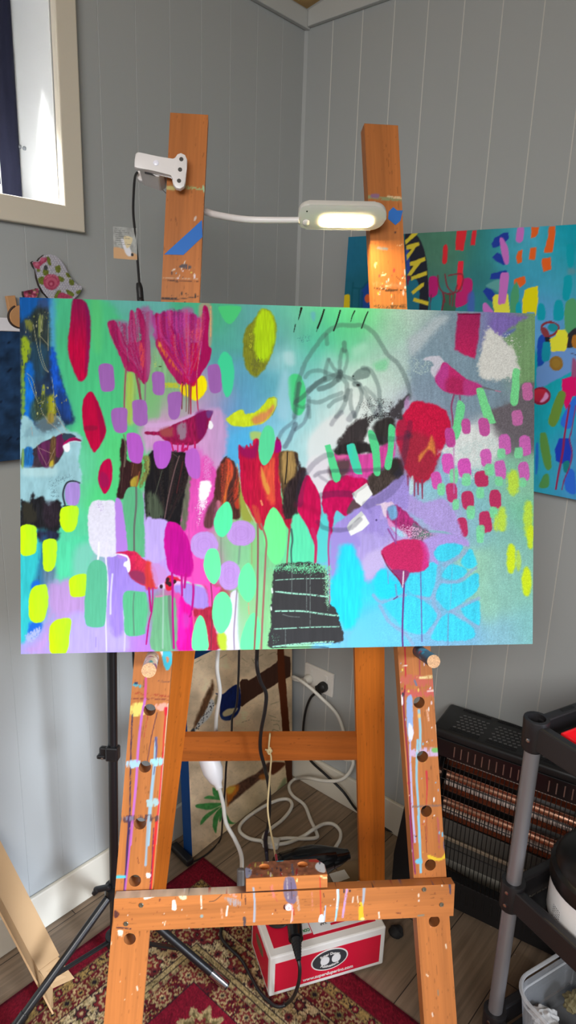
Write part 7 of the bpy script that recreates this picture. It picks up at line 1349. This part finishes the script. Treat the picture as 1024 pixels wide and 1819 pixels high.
c_ = on_f([(470, 1494), (445, 1490), (428, 1479), (427, 1466), (442, 1450), (470, 1432), (495, 1421), (512, 1420), (519, 1429), (514, 1442), (500, 1458), (484, 1470), (470, 1483), (467, 1497)], .0065)
bm = bmesh.new(); tube(bm, smooth_path(c_, 8), .0056, 10); build('cord', bm, M_cordw, wl, smooth=True)
c_ = [on_floor(493, 1500, .012)] + on_f([(515, 1496), (540, 1485)]) + on_f([(556, 1474)], .02) + on_f([(575, 1464), (592, 1464), (604, 1475), (605, 1489), (597, 1504), (590, 1514)])
bm = bmesh.new(); tube(bm, smooth_path(c_, 8), .0056, 10); build('cord', bm, M_cordw, wl, smooth=True)
# black heater lead from the other socket
bl_ = thing('heater_cord', 'black power cord plugged into the outlet and trailing along the right skirting', 'cord', rw(.185, .395, .02))
bm = bmesh.new(); lathe(bm, rw(.187, .398, .0125), RD, UP, RN, [(.017, 0), (.018, .006), (.016, .018), (.008, .024)], 20); box(bm, rw(.176, .385, .028), norm(-RD * .3 - UP), norm(RD - UP * .3), RN, .034, .016, .014, .004); build('plug', bm, M_black, bl_, smooth=True)
c_ = [rw(.170, .375, .028), on_right(552, 1240, .03), on_right(543, 1265, .035), on_right(539, 1300, .035), on_right(541, 1330, .035), on_right(553, 1352, .04), on_right(580, 1377, .05), on_right(610, 1406, .05), on_right(632, 1436, .035), on_floor(655, 1455, .006), on_floor(684, 1471, .006), on_floor(713, 1484, .006), on_floor(745, 1500, .006)]
bm = bmesh.new(); tube(bm, smooth_path(c_, 8), .0042, 8); build('cord', bm, M_cordb, bl_, smooth=True)

# ================================================================= leads that hang behind the canvas
hl = thing('lamp_extension', 'white lead with a chunky white inline socket hanging behind the cross bar', 'extension lead', on_rear(386, 1380, -.03))
bm = bmesh.new(); tube(bm, smooth_path([E(382, 1060, -.10), E(385, 1110, -.10), at_depth(387, 1157, 1.46), at_depth(386, 1190, 1.50), at_depth(391, 1230, 1.55), at_depth(385, 1270, 1.60), at_depth(383, 1310, 1.66), at_depth(379, 1345, 1.68)], 8), .0046, 10); build('cord', bm, M_cordw, hl, smooth=True)
ia, ib = at_depth(372, 1350, 1.67), at_depth(390, 1401, 1.66)
d_ = norm(ib - ia); u_ = norm(np.cross(d_, _F)); w_ = np.cross(d_, u_); L_ = np.linalg.norm(ib - ia)
bm = bmesh.new(); lathe(bm, ia, u_, w_, d_, [(.023, -.012), (.0255, -.004), (.0255, L_ * .38), (.017, L_ * .72), (.010, L_ * .84), (.0080, L_)], 20); build('inline_socket', bm, mat('bright_white_plastic', (236, 234, 236), .35), hl, smooth=True)
for k in range(4):
    bm = bmesh.new(); c = ia + d_ * L_ * (.86 + .04 * k); lathe(bm, c, u_, w_, d_, [(.0078, 0), (.0092, .0006), (.0092, .0016), (.0078, .0022)], 14); build('relief_ring', bm, M_cordw, hl)
bm = bmesh.new(); tube(bm, smooth_path([ib, at_depth(397, 1430, 1.66), at_depth(402, 1462, 1.655), at_depth(418, 1492, 1.64), at_depth(429, 1520, 1.60), at_depth(429, 1552, 1.54), at_depth(424, 1582, 1.47), on_floor(410, 1700, .02) * .3 + at_depth(424, 1600, 1.45) * .7], 8), .0050, 10); build('cord', bm, M_cordw, hl, smooth=True)
bm = bmesh.new(); box(bm, at_depth(428, 1561, 1.43), _R, _U, _F, .016, .044, .014, .004); box(bm, at_depth(430, 1580, 1.425), _R, _U, _F, .022, .016, .016, .004); build('taped_joint', bm, mat('grey_duct_tape', (118, 114, 110), .5, .2), hl)
tl_ = thing('power_adapter', 'small black power adapter on the floor at the foot of the leaning bird picture', 'adapter', on_floor(331, 1511))
aa, ab = on_floor(308, 1501, .016), on_floor(339, 1533, .016)
bm = bmesh.new(); box(bm, (aa + ab) / 2, norm(ab - aa), norm(np.cross(UP, ab - aa)), UP, np.linalg.norm(ab - aa), .024, .02, .004); build('body', bm, M_black, tl_)
c_ = [E(426, 1100, -.10), at_depth(425, 1157, 1.46), at_depth(424, 1200, 1.52), at_depth(421, 1250, 1.58), at_depth(413, 1275, 1.62), at_depth(411, 1310, 1.66), at_depth(403, 1352, 1.70), at_depth(400, 1400, 1.74), at_depth(396, 1450, 1.80), on_floor(392, 1490, .02), on_floor(374, 1512, .005), on_floor(356, 1525, .005), on_floor(342, 1531, .012)]
bm = bmesh.new(); tube(bm, smooth_path(c_, 8), .0026, 8); build('cord', bm, M_cordb, tl_, smooth=True)
bc = thing('black_cable', 'thick black cable hanging down in front of the cross bar to the floor', 'cable', on_floor(478, 1500))
c_ = [E(460, 1090, -.10), at_depth(457, 1157, 1.40), at_depth(457, 1185, 1.42), at_depth(463, 1210, 1.44), at_depth(473, 1232, 1.46), at_depth(471, 1262, 1.48), at_depth(464, 1300, 1.52), at_depth(463, 1332, 1.545), at_depth(471, 1365, 1.57), at_depth(478, 1400, 1.62), at_depth(479, 1440, 1.70)]
bm = bmesh.new(); tube(bm, smooth_path(c_ + [at_depth(475, 1475, 1.84)], 8), .0042, 8); build('cord', bm, M_cordb, bc, smooth=True)
bm = bmesh.new(); tube(bm, smooth_path([at_depth(475, 1472, 1.83), at_depth(472, 1490, 1.88), on_floor(473, 1507, .03), on_floor(475, 1530, .008), on_floor(474, 1556, .006)], 6), [.0042, .0062, .0062, .0045, .0042], 10); build('plug', bm, mat('dark_violet_plug', (44, 40, 58), .45), bc, smooth=True)
M_string = mat('cream_string', (206, 186, 140), .85, bump=.4, bscale=900)
st = thing('string', 'cream string knotted on the cross bar and hanging to the tray', 'string', on_rear(478, 1335, .012))
c_ = [on_rear(480, 1303, .004), on_rear(479.5, 1309, .013), on_rear(478, 1330, .0135), on_rear(482, 1345, .015), on_rear(481, 1362, .024), at_depth(478, 1400, 1.555), at_depth(476, 1436, 1.545), at_depth(480, 1470, 1.53), at_depth(487, 1505, 1.46), at_depth(492, 1534, 1.335)]
bm = bmesh.new(); tube(bm, smooth_path(c_, 8), .0021, 8); build('strand', bm, M_string, st, smooth=True)
bm = bmesh.new(); kc_ = on_rear(479, 1334, .0175)
for an in (0, 1.1, 2.2): tube(bm, [kc_ + EX * .0055 * math.cos(t) * math.cos(an) + EY * .006 * math.sin(t) + rn * .003 * math.sin(t + an) for t in np.linspace(0, 6.283, 15)[:-1]], .0021, 6, closed=True)
tube(bm, [kc_, kc_ - EX * .010 + EY * .004], .0021, 6); build('knot', bm, M_string, st, smooth=True)
bm = bmesh.new(); tube(bm, [at_depth(490.5, 1519, 1.398), at_depth(492.2, 1533, 1.340)], .0026, 8); build('stained_end', bm, mat('red_stained_string', (176, 52, 66), .8), st, label='paint-stained red and white string end')

# ================================================================= shipping box
M_boxr = mat('box_red_print', (206, 18, 52), .45); M_boxw = mat('box_white_card', (226, 222, 216), .6, var=.04)
M_ink = mat('black_print', (30, 30, 34), .5); M_paper = mat('label_paper', (222, 220, 218), .55); M_green = mat('green_print', (52, 128, 74), .5)
xB = on_floor(478, 1772, .0068); xd = on_floor(681, 1712, .0068) - xB; XW = np.linalg.norm(xd); xd = xd / XW; xb = V3((-xd[1], xd[0], 0)); XH, XD = .114, .152
carton = thing('shipping_box', 'red and white shipping box with a black oval logo on the rug', 'box', xB + xd * XW / 2 + xb * XD / 2)
xc = xB + xd * XW / 2 + xb * XD / 2 + UP * XH / 2
bm = bmesh.new(); box(bm, xc, xd, xb, UP, XW, XD, XH, .004, 2); build('carton', bm, M_boxw, carton)
def panel(nm, o, a, b, w_, h_, m, n, t=.0006):
    bm = bmesh.new(); o = V3(o); prism(bm, [o, o + V3(a) * w_, o + V3(a) * w_ + V3(b) * h_, o + V3(b) * h_], V3(n) * t); return build(nm, bm, m, carton)
panel('red_front', xB + xd * .013 + UP * .012 - xb * .0001, xd, UP, XW - .026, XH - .032, M_boxr, -xb)
panel('red_side', xB + xb * .012 + UP * .012 - xd * .0001, xb, UP, XD - .024, XH - .026, M_boxr, -xd)
topo = xB + UP * (XH + .0001)
panel('red_top', topo + xd * .016 + xb * .022, xd, xb, XW - .034, XD - .04, M_boxr, UP)
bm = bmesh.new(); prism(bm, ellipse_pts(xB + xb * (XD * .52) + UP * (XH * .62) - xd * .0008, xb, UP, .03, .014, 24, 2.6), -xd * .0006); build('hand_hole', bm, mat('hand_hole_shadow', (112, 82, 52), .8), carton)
# address labels on the lid, read from the far side
lo_ = topo + UP * .0007 + xd * .118 + xb * .030
panel('paper_label', lo_, norm(xd), norm(xb), .150, .12, M_paper, UP, .0003)
panel('paper_label', topo + UP * .0007 + xd * .082 + xb * .036, xd, xb, .034, .07, M_paper, UP, .0003)
panel('green_stripe', topo + UP * .0011 + xd * .083 + xb * .066, xd, xb, .032, .022, M_green, UP, .0003)
panel('red_stripe', lo_ + UP * .0004 + xd * .050 + xb * .012, norm(xd + xb * .01), xb, .090, .006, M_boxr, UP, .0003)
text_obj('lettering', 'COURI', carton, M_green, topo + UP * .0012 + xd * .099 + xb * .046, -xd, -xb, .010, bold=.0004)
text_obj('lettering', 'XAP', carton, M_ink, lo_ + UP * .0005 + xd * .034 + xb * .022, -xd, -xb, .0095)
text_obj('lettering', '20', carton, M_ink, lo_ + UP * .0005 + xd * .128 + xb * .070, -xd, -xb, .011)
bm = bmesh.new()
for k, (u0, u1) in enumerate(((.088, .135), (.082, .135), (.086, .132), (.094, .130), (.100, .133))):
    for j in range(9):
        a_ = u0 + (u1 - u0) * j / 9; box(bm, lo_ + UP * .0005 + xd * (a_ + .0022) + xb * (.030 + .0075 * k), xd, xb, UP, (u1 - u0) / 9 * (.5 + .35 * ((j * 7 + k * 3) % 3) / 2), .0022, .0003)
build('small_print', bm, M_ink, carton)
bm = bmesh.new(); q0 = lo_ + UP * .0007 + xd * .060 + xb * .052
scr = [(-.018, -.024), (-.012, -.012), (-.004, .010), (-.012, .022), (-.020, .014), (-.014, .004), (0, .004), (.010, -.004), (.004, -.016), (-.004, -.010), (.004, .004), (.014, .018), (.022, .016), (.018, .002), (.010, -.010), (.014, -.020), (.022, -.016), (.026, -.010)]
tube(bm, smooth_path([q0 + xd * a_ + xb * b_ for a_, b_ in scr], 6), .0011, 6); build('ink_scrawl', bm, M_ink, carton)
# front logo
fc = xB + xd * (XW * .505) + UP * .064 - xb * .0009
bm = bmesh.new(); prism(bm, ellipse_pts(fc, xd, UP, .0475, .0305, 40), -xb * .0004); build('logo_rim', bm, M_boxw, carton)
bm = bmesh.new(); prism(bm, ellipse_pts(fc - xb * .0005, xd, UP, .0440, .0272, 40), -xb * .0004); build('logo_oval', bm, mat('logo_dark_grey', (52, 54, 58), .5), carton)
bm = bmesh.new()
for dx in (-.0125, .0165): prism(bm, ellipse_pts(fc + xd * dx - xb * .001 + UP * -.0005, xd, UP, .0115, .0118, 24, 2.3), -xb * .0003)
build('logo_discs', bm, M_paper, carton)
text_obj('lettering', 'Super Duper', carton, M_boxw, fc + UP * .0165 - xb * .0012, xd, UP, .0098, .0003, bold=.00025, follow=(.055, 1))
text_obj('lettering', 'Publications', carton, M_boxw, fc - UP * .0185 - xb * .0012, xd, UP, .0098, .0003, bold=.00025, follow=(.055, -1))
text_obj('lettering', 'www.superduperinc.com', carton, M_boxw, xB + xd * (XW * .50) + UP * .0225 - xb * .0011, xd, UP, .0128, .0003, bold=.0003)

# ================================================================= hair dryer lying on the box
M_dry = mat('dryer_black_gloss', (16, 16, 18), .16, spec=.7)
d0, d1 = at_depth(508, 1543, 1.70), at_depth(614, 1518, 1.76)
zlow = xB[2] + XH
dr = thing('hair_dryer', 'black hair dryer lying on the red box behind the tray, nozzle pointing right', 'hair dryer', (d0 + d1) / 2)
ax_ = norm(d1 - d0); Ld = np.linalg.norm(d1 - d0); u_ = norm(np.cross(ax_, UP)); w_ = np.cross(u_, ax_)
bm = bmesh.new(); lathe(bm, d0, u_, w_, ax_, [(.012, -.03), (.032, -.026), (.040, -.01), (.042, .02), (.042, Ld * .45), (.036, Ld * .62), (.026, Ld * .80)], 28); build('barrel', bm, M_dry, dr, smooth=True)
bm = bmesh.new(); lathe(bm, d0 + ax_ * Ld * .74, u_, w_ * .75, ax_, [(.031, 0), (.027, .02), (.016, Ld * .27), (.015, Ld * .31)], 24); build('nozzle', bm, M_dry, dr, smooth=True)
h0 = d0 + ax_ * .012 - w_ * .022; h1 = at_depth(526, 1668, 1.515)
bm = bmesh.new(); tube(bm, smooth_path([h0, h0 * .6 + h1 * .4 + UP * .008, h1], 8), [.021, .0185, .017], 16); build('handle', bm, M_dry, dr, smooth=True)
h2 = at_depth(531, 1706, 1.475)
bm = bmesh.new(); tube(bm, [h1, h1 * .5 + h2 * .5, h2], [.012, .0085, .0055], 12)
for k in range(6): c = h1 + (h2 - h1) * (.2 + .13 * k); tube(bm, [c, c + (h2 - h1) * .05], .0115 - .0009 * k, 12)
build('strain_relief', bm, M_black, dr, smooth=True)
c_ = [h2, at_depth(533, 1722, 1.47), at_depth(531, 1745, 1.475), at_depth(523, 1768, 1.49), on_floor(510, 1783, .020), on_floor(494, 1788, .0165), on_floor(479, 1780, .0165), on_floor(462, 1762, .0165), on_floor(448, 1738, .0165), on_floor(430, 1706, .0165), on_floor(408, 1684, .0165), on_floor(394, 1667, .0165), on_floor(393, 1652, .0165), on_floor(398, 1636, .0165)]
bm = bmesh.new(); tube(bm, smooth_path(c_, 8), .0042, 8); build('cord', bm, M_cordb, dr, smooth=True)
bm = bmesh.new(); tube(bm, smooth_path([topo + xd * .05 + xb * .09 + UP * .006 + xd * .026 * math.cos(t) + xb * .020 * math.sin(t) for t in np.linspace(2.6, 6.6, 12)], 4), .0042, 8); build('cord_loop', bm, M_cordb, dr, smooth=True)
# scrap of card under the dryer, black lump on the floor
bm = bmesh.new(); prism(bm, [on_floor(x, y, .003) for x, y in ((598, 1536), (640, 1528), (662, 1580), (606, 1590))], UP * .003); o = build('card_scrap', bm, mat('brown_card', (128, 104, 76), .8)); tag(o, 'scrap of brown card on the floor behind the tray, right of the black dryer', 'cardboard')
bm = bmesh.new(); prism(bm, [on_floor(x, y, .0065) for x, y in ((585, 1553), (612, 1545), (622, 1560), (594, 1570))], UP * .0012); o = build('paper_scrap', bm, M_paper); tag(o, 'small torn grey paper scrap beside the brown card behind the tray', 'paper')
bm = bmesh.new(); bmesh.ops.create_icosphere(bm, subdivisions=3, radius=1.0)
lp = on_floor(704, 1660, .0005)
for v in bm.verts:
    k = 1 + .12 * math.sin(v.co.x * 5 + v.co.y * 3) * math.cos(v.co.z * 4); z_ = max(v.co.z, -.55); v.co = Vector(lp) + Vector((v.co.x * .019 * k, v.co.y * .017 * k, (z_ + .55) * .016 * k))
o = build('rubber_foot', bm, mat('dull_black_rubber', (24, 22, 22), .8), smooth=True); tag(o, 'dull black rubber lump on the floor between the red box and the right easel leg', 'rubber foot')

# ================================================================= radiant heater
M_heat = mat('heater_black', (24, 24, 26), .42, spec=.5); M_heat2 = mat('heater_gloss_black', (18, 18, 20), .2, spec=.6)
M_refl = mat('copper_reflector', (224, 172, 146), .25, 1.0, var=.3, vscale=18); M_quartz = mat('quartz_tube', (226, 206, 196), .2, .3); M_dark = mat('heater_inside', (20, 18, 18), .6); M_wire = mat('grille_wire', (14, 14, 15), .35)
hA = math.radians(122); hd = V3((math.sin(hA), math.cos(hA), 0)); hb = V3((-hd[1], hd[0], 0))
hF = on_floor(742, 1588, 0); HH, HD, HL = .53, .142, .72
def hp(l, h, d=0.0): return hF + hd * l + UP * h + hb * d       # along, up, back
heater = thing('radiant_heater', 'black electric radiant heater with wire grille standing against the right wall', 'heater', hp(HL / 2, 0, HD / 2))
def hbox(nm, l0, l1, h0, h1, d0, d1, m, bev=.002, par=None):
    bm = bmesh.new(); box(bm, hp((l0 + l1) / 2, (h0 + h1) / 2, (d0 + d1) / 2), hd, UP, hb, l1 - l0, h1 - h0, d1 - d0, bev); return build(nm, bm, m, par or heater)
hbox('back_panel', .012, HL - .012, .06, HH - .03, HD - .012, HD, M_dark)
# moulded side cheeks, wider at the foot
for l0, sg in ((0.0, -1), (HL, 1)):
    bm = bmesh.new(); prism(bm, [hp(l0 + sg * .078, 0, -.004), hp(l0 - sg * .012, 0, -.004), hp(l0 - sg * .012, HH - .02, -.004), hp(l0, HH - .02, -.004), hp(l0 + sg * .012, .44, -.004), hp(l0 + sg * .060, .26, -.004), hp(l0 + sg * .078, .10, -.004)], hb * (HD + .003), .003); build('side_cheek', bm, M_heat, heater)
# top cap with vents: louvres near the rim, studded openings within
bm = bmesh.new(); box(bm, hp(HL / 2, HH - .0135, HD / 2), hd, UP, hb, HL + .012, .027, HD + .004, .009, 3); cap = build('top_cap', bm, M_heat, heater, smooth=True)
for g in range(7):
    l0 = .034 + g * .094
    bm = bmesh.new()
    for r_ in range(6):
        for c in range(6):
            box(bm, hp(l0 + .010 + c * .0125 + (r_ % 2) * .006, HH + .0004, .032 + r_ * .0135), norm(hd + hb * .4), norm(hb - hd * .4), UP, .0075, .0040, .001, .0004)
    build('vent_holes', bm, mat('vent_glint', (96, 94, 94), .35) if g == 0 else bpy.data.materials['vent_glint'], cap)
    for d_ in (.014, .0195, .025, HD - .016, HD - .0105):
        bm = bmesh.new(); box(bm, hp(l0 + .040, HH + .0006, d_), hd, hb, UP, .076, .0024, .0012, .0005); build('cap_vent', bm, M_heat2, cap)
upper = hbox('upper_panel', .008, HL - .008, .455, HH - .024, -.002, .014, M_heat2)
M_slot = mat('slot_glint', (168, 140, 130), .3, .8)
for k in range(34):
    if k % 13 in (11, 12): continue
    bm = bmesh.new(); box(bm, hp(.060 + k * .018, .479, -.0023), hd, UP, hb, .0030, .030, .0012, .0006); build('slot', bm, M_slot, upper)
hbox('lower_panel', .004, HL - .004, .012, .098, -.002, .03, M_heat)
bm = bmesh.new()
for k in range(30): box(bm, hp(.05 + k * .0215, .058, -.0024), hd, UP, hb, .006, .040, .0012, .0008)
build('lower_vent', bm, M_dark, heater)
# reflector troughs, tubes and grille
for h_ in (.430, .352, .268):
    bm = bmesh.new(); prof = [(-.030 + .060 * k / 10, .052 + .040 * (1 - ((k - 5) / 5) ** 2)) for k in range(11)]
    for (z0, d0_), (z1, d1_) in zip(prof, prof[1:]): bm.faces.new([bm.verts.new(hp(l, h_ + z, d)) for l, z, d in ((.02, z0, d0_), (HL - .02, z0, d0_), (HL - .02, z1, d1_), (.02, z1, d1_))])
    bmesh.ops.remove_doubles(bm, verts=bm.verts, dist=1e-5); bmesh.ops.solidify(bm, geom=bm.faces[:], thickness=.0015); rf = build('reflector', bm, M_refl, heater, smooth=True)
    bm = bmesh.new(); tube(bm, [hp(.03, h_ - .002, .050), hp(HL - .03, h_ - .002, .050)], .0085, 16); build('heating_tube', bm, M_quartz, heater, smooth=True)
    bm = bmesh.new(); tube(bm, [hp(.03 + t * .0011, h_ - .002 + .0096 * math.sin(t * .9), .050 + .0096 * math.cos(t * .9)) for t in range(600)], .0008, 4); build('heating_coil', bm, M_dark, heater)
hbox('baffle', .02, HL - .02, .102, .225, .06, .066, mat('baffle_grey', (104, 100, 94), .5, .2)); hbox('base_rail', .02, HL - .02, .185, .196, .03, .036, mat('pale_rail', (200, 184, 160), .4, .6))
bm = bmesh.new()
n_ = 62
for k in range(n_ + 1):
    l = .014 + (HL - .028) * k / n_; tube(bm, smooth_path([hp(l, .452, .0), hp(l, .40, -.012), hp(l, .25, -.016), hp(l, .12, -.010), hp(l, .096, .0)], 3), .00115, 5)
for h_, d_ in ((.40, -.0125), (.315, -.0155), (.205, -.0145)): tube(bm, [hp(.010, h_, d_), hp(HL - .010, h_, d_)], .0014, 6)
build('grille', bm, M_wire, heater)

# ================================================================= storage rack
M_rack = mat('rack_black_plastic', (34, 32, 34), .42, spec=.5, bump=.15, bscale=500); M_pole = mat('grey_pole', (150, 148, 152), .38, .55)
rp = V3((.4763, 1.1118, 0)); r1 = V3((math.sin(math.radians(60)), math.cos(math.radians(60)), 0)); r2 = V3((math.sin(math.radians(150)), math.cos(math.radians(150)), 0))
RW1, RW2 = .275, .56
rack = thing('storage_rack', 'black plastic storage rack with grey poles at the right edge', 'rack', rp + (r1 * RW1 + r2 * RW2) / 2)
TIERS = (.10, .43, .795)
for i, (a_, b_) in enumerate(((0, 0), (1, 0), (0, 1), (1, 1))):
    c = rp + r1 * RW1 * a_ + r2 * RW2 * b_
    bm = bmesh.new(); tube(bm, [c + UP * .035, c + UP * .80], .0150, 18); build('pole', bm, M_pole, rack, smooth=True)
    bm = bmesh.new(); lathe(bm, c, X1, Y1, UP, [(.019, 0.001), (.022, .012), (.019, .05), (.016, .055)], 18); build('foot', bm, M_rack, rack, smooth=True)
for z in TIERS:
    top_ = z == TIERS[-1]
    bm = bmesh.new(); cx = rp + (r1 * RW1 + r2 * RW2) / 2
    box(bm, cx + UP * (z - .012), r1, r2, UP, RW1 - .03, RW2 - .03, .006, .001)
    build('shelf', bm, M_rack, rack)
    for o_, d_, L_, s_ in ((rp, r1, RW1, -r2), (rp, r2, RW2, -r1), (rp + r2 * RW2, r1, RW1, r2), (rp + r1 * RW1, r2, RW2, r1)):
        bm = bmesh.new(); box(bm, o_ + d_ * L_ / 2 + s_ * .004 + UP * (z + .004), d_, s_, UP, L_ - .028, .020, .050, .004)
        rim = build('rim', bm, M_rack, rack)
        if top_ and d_ is r1:
            bm = bmesh.new(); box(bm, o_ + d_ * L_ * .33 + s_ * .004 + UP * (z + .0294), d_, s_, UP, .034, .008, .0012, .0005); build('rim_slot', bm, M_dark, rim)
    for a_, b_ in ((0, 0), (1, 0), (0, 1), (1, 1)):
        c = rp + r1 * RW1 * a_ + r2 * RW2 * b_
        bm = bmesh.new(); lathe(bm, c + UP * (z - .030), r1, r2, UP, [(.0185, 0), (.022, .006), (.0235, .05), (.0245, .062), (.0235, .066)] + ([(.0165, .066), (.0160, .048)] if top_ else [(.016, .066)]), 20, cap1=True); cl_ = build('collar', bm, M_rack, rack, smooth=True)
        if (a_, b_) == (0, 0):
            for dz in ((.028,) if top_ else (.050, .020)):
                v_ = norm(V3((CAM - c) * V3((1, 1, 0)))); v_ = norm(v_ - np.cross(UP, v_) * .45)
                bm = bmesh.new(); lathe(bm, c + UP * (z - .030 + dz) + v_ * .0232, norm(np.cross(UP, v_)), UP, v_, [(.0038, -.002), (.0038, .0012), (.002, .0016)], 12); build('screw', bm, M_steel, cl_)
# things on the rack
M_redp = mat('red_plastic', (226, 22, 34), .3)
rt = thing('red_tray', 'bright red plastic tray on the top shelf of the black rack', 'tray', rp + r1 * .20 + r2 * .12 + UP * (TIERS[2] - .008))
q_ = on_plane(1004, 1330, (0, 0, TIERS[2] + .028), UP) - rp
ra, rb = r1, r2
u0, w0 = .019, .040
tc_ = rp + r1 * (u0 + .085) + r2 * (w0 + .11)
tc_[2] = TIERS[2] - .0085
bm = bmesh.new(); box(bm, tc_ + UP * .003, ra, rb, UP, .17, .22, .005, .002); build('base', bm, M_redp, rt)
for o_, d_, L_ in ((-ra * .083, rb, .22), (ra * .083, rb, .22), (-rb * .108, ra, .17), (rb * .108, ra, .17)):
    bm = bmesh.new(); box(bm, tc_ + o_ + UP * .017, d_, np.cross(UP, d_), UP, L_, .005, .028, .002); build('side', bm, M_redp, rt)
M_tub = mat('tub_white', (250, 248, 248), .38); M_lid = mat('tub_lid_black', (22, 21, 22), .35)
tz = TIERS[1] - .0085
tr_ = .106
tcn = rp + r1 * .1215 + r2 * .1225
tcn[2] = tz
TH = .094
tub = thing('plastic_tub', 'white plastic tub with black screw lid on the middle shelf of the rack', 'tub', tcn)
bm = bmesh.new(); lathe(bm, tcn, X1, Y1, UP, [(tr_ * .95, .0005), (tr_, .006), (tr_, TH - .01), (tr_ * .97, TH)], 48); body_ = build('body', bm, M_tub, tub, smooth=True)
bm = bmesh.new(); lathe(bm, tcn + UP * (TH - .012), X1, Y1, UP, [(tr_ * 1.035, 0), (tr_ * 1.045, .004), (tr_ * 1.04, .030), (tr_ * 1.0, .034), (tr_ * .97, .036), (tr_ * .955, .046), (tr_ * .88, .058), (tr_ * .72, .068), (tr_ * .5, .074), (tr_ * .1, .076)], 48); lid_ = build('lid', bm, M_lid, tub, smooth=True)
bm = bmesh.new(); lathe(bm, tcn + UP * (TH + .060), X1, Y1, UP, [(tr_ * .34, -.004), (tr_ * .33, .010), (tr_ * .25, .012)], 32); build('lid_cap', bm, M_lid, lid_, smooth=True)
bm = bmesh.new()
for k in range(6):
    for j in range(5):
        t = math.atan2((CAM - tcn)[1], (CAM - tcn)[0]) - .95 + j * .045; d_ = V3((math.cos(t), math.sin(t), 0)); box(bm, tcn + d_ * (tr_ + .0002) + UP * (.042 - k * .0050), np.cross(UP, d_), UP, d_, .0026 if (j + k) % 4 else .0012, .0016, .0004)
build('small_print', bm, mat('grey_print', (120, 116, 118), .5), body_)
# clear container with scraps
M_clear = clear_mat('clear_plastic', (226, 230, 236), .07, .12)
bz = TIERS[0] - .0085
ka, kb_ = r1, r2
KW, KD, KH = .210, .30, .120
kc0 = rp + r1 * (.0175 + KW / 2) + r2 * (.014 + KD / 2)
kc0[2] = bz
tubc = thing('clear_container', 'clear plastic container of crumpled paper scraps on the bottom shelf of the rack', 'container', kc0)
def rr_ring(sx, sy, r, z, n=8):
    out_ = []
    for qx, qy, a0_ in ((1, 1, 0), (-1, 1, 90), (-1, -1, 180), (1, -1, 270)):
        for k in range(n + 1):
            t = math.radians(a0_ + 90 * k / n); out_.append(kc0 + ka * (qx * (sx / 2 - r) + r * math.cos(t)) + kb_ * (qy * (sy / 2 - r) + r * math.sin(t)) + UP * z)
    return out_
bm = bmesh.new(); levels = [rr_ring(KW * .86, KD * .84, .03, .001), rr_ring(KW * .88, KD * .86, .035, .006), rr_ring(KW * .96, KD * .94, .04, KH - .03), rr_ring(KW * .965, KD * .95, .04, KH - .006)]
rv = [[bm.verts.new(q) for q in l_] for l_ in levels]; m_ = len(rv[0])
bm.faces.new(rv[0][::-1])
for A_, B_ in zip(rv, rv[1:]):
    for k in range(m_): bm.faces.new((A_[k], A_[(k + 1) % m_], B_[(k + 1) % m_], B_[k]))
bmesh.ops.solidify(bm, geom=bm.faces[:], thickness=-.0016); build('tub_wall', bm, M_clear, tubc, smooth=True)
bm = bmesh.new(); tube(bm, rr_ring(KW, KD, .052, KH - .004), .0042, 8, closed=True); tube(bm, rr_ring(KW * .955, KD * .94, .042, KH - .026), .0022, 6, closed=True); build('tub_rim', bm, clear_mat('clear_rim', (236, 238, 242), .30, .2), tubc, smooth=True)
r = random.Random(4)
scols = [('scrap_olive', (128, 118, 84)), ('scrap_white', (216, 214, 212)), ('scrap_tan', (150, 122, 92)), ('scrap_grey', (120, 118, 116)), ('scrap_rust', (130, 92, 72))]
smats = [mat(n_, c, .8, var=.2, vscale=60) for n_, c in scols]
wordz = ['olive green', 'white', 'tan', 'grey', 'rust brown']
spots = [(-.045, -.100, .045, 1, 1.0), (.030, -.085, .060, 0, .95), (-.040, -.04, .048, 2, 1.0), (.042, -.045, .050, 1, 1.0), (-.048, .03, .040, 4, 1.0), (.035, .02, .050, 3, 1.1), (-.045, .09, .045, 1, 1.0), (.042, .09, .050, 2, 1.0)]
place_w = ['at the corner nearest the pole', 'by the far rim', 'along the near side', 'in the middle of the far side', 'beyond the tan piece', 'in the centre', 'at the outer near corner', 'at the outer far corner']
for i, (u, v, z, k, sc2) in enumerate(spots):
    bm = bmesh.new(); bmesh.ops.create_icosphere(bm, subdivisions=4, radius=1.0); an = r.uniform(0, 3)
    for vv in bm.verts:
        x, y, zz = vv.co; f = .72 + .5 * float(fbm(np.array([x * 2.3 + i * 3.1 + zz]), np.array([y * 2.3 + zz * 1.7 + i]), 3, 3)[0]); f *= 1 + .20 * abs(math.sin(5 * x + 4 * zz + i)) - .16 * abs(math.cos(6 * y + 3 * x + 2 * i))
        a_, b_ = x * .027 * sc2 * f, y * .022 * sc2 * f; vv.co = Vector(kc0 + ka * (u + a_ * math.cos(an) - b_ * math.sin(an)) + kb_ * (v + a_ * math.sin(an) + b_ * math.cos(an)) + UP * (z + zz * .019 * f))
    o = build('paper_scrap', bm, smats[k], smooth=True); tag(o, 'crumpled %s paper scrap in the clear container, %s' % (wordz[k], place_w[i]), 'paper scrap', 'scraps in the clear container')
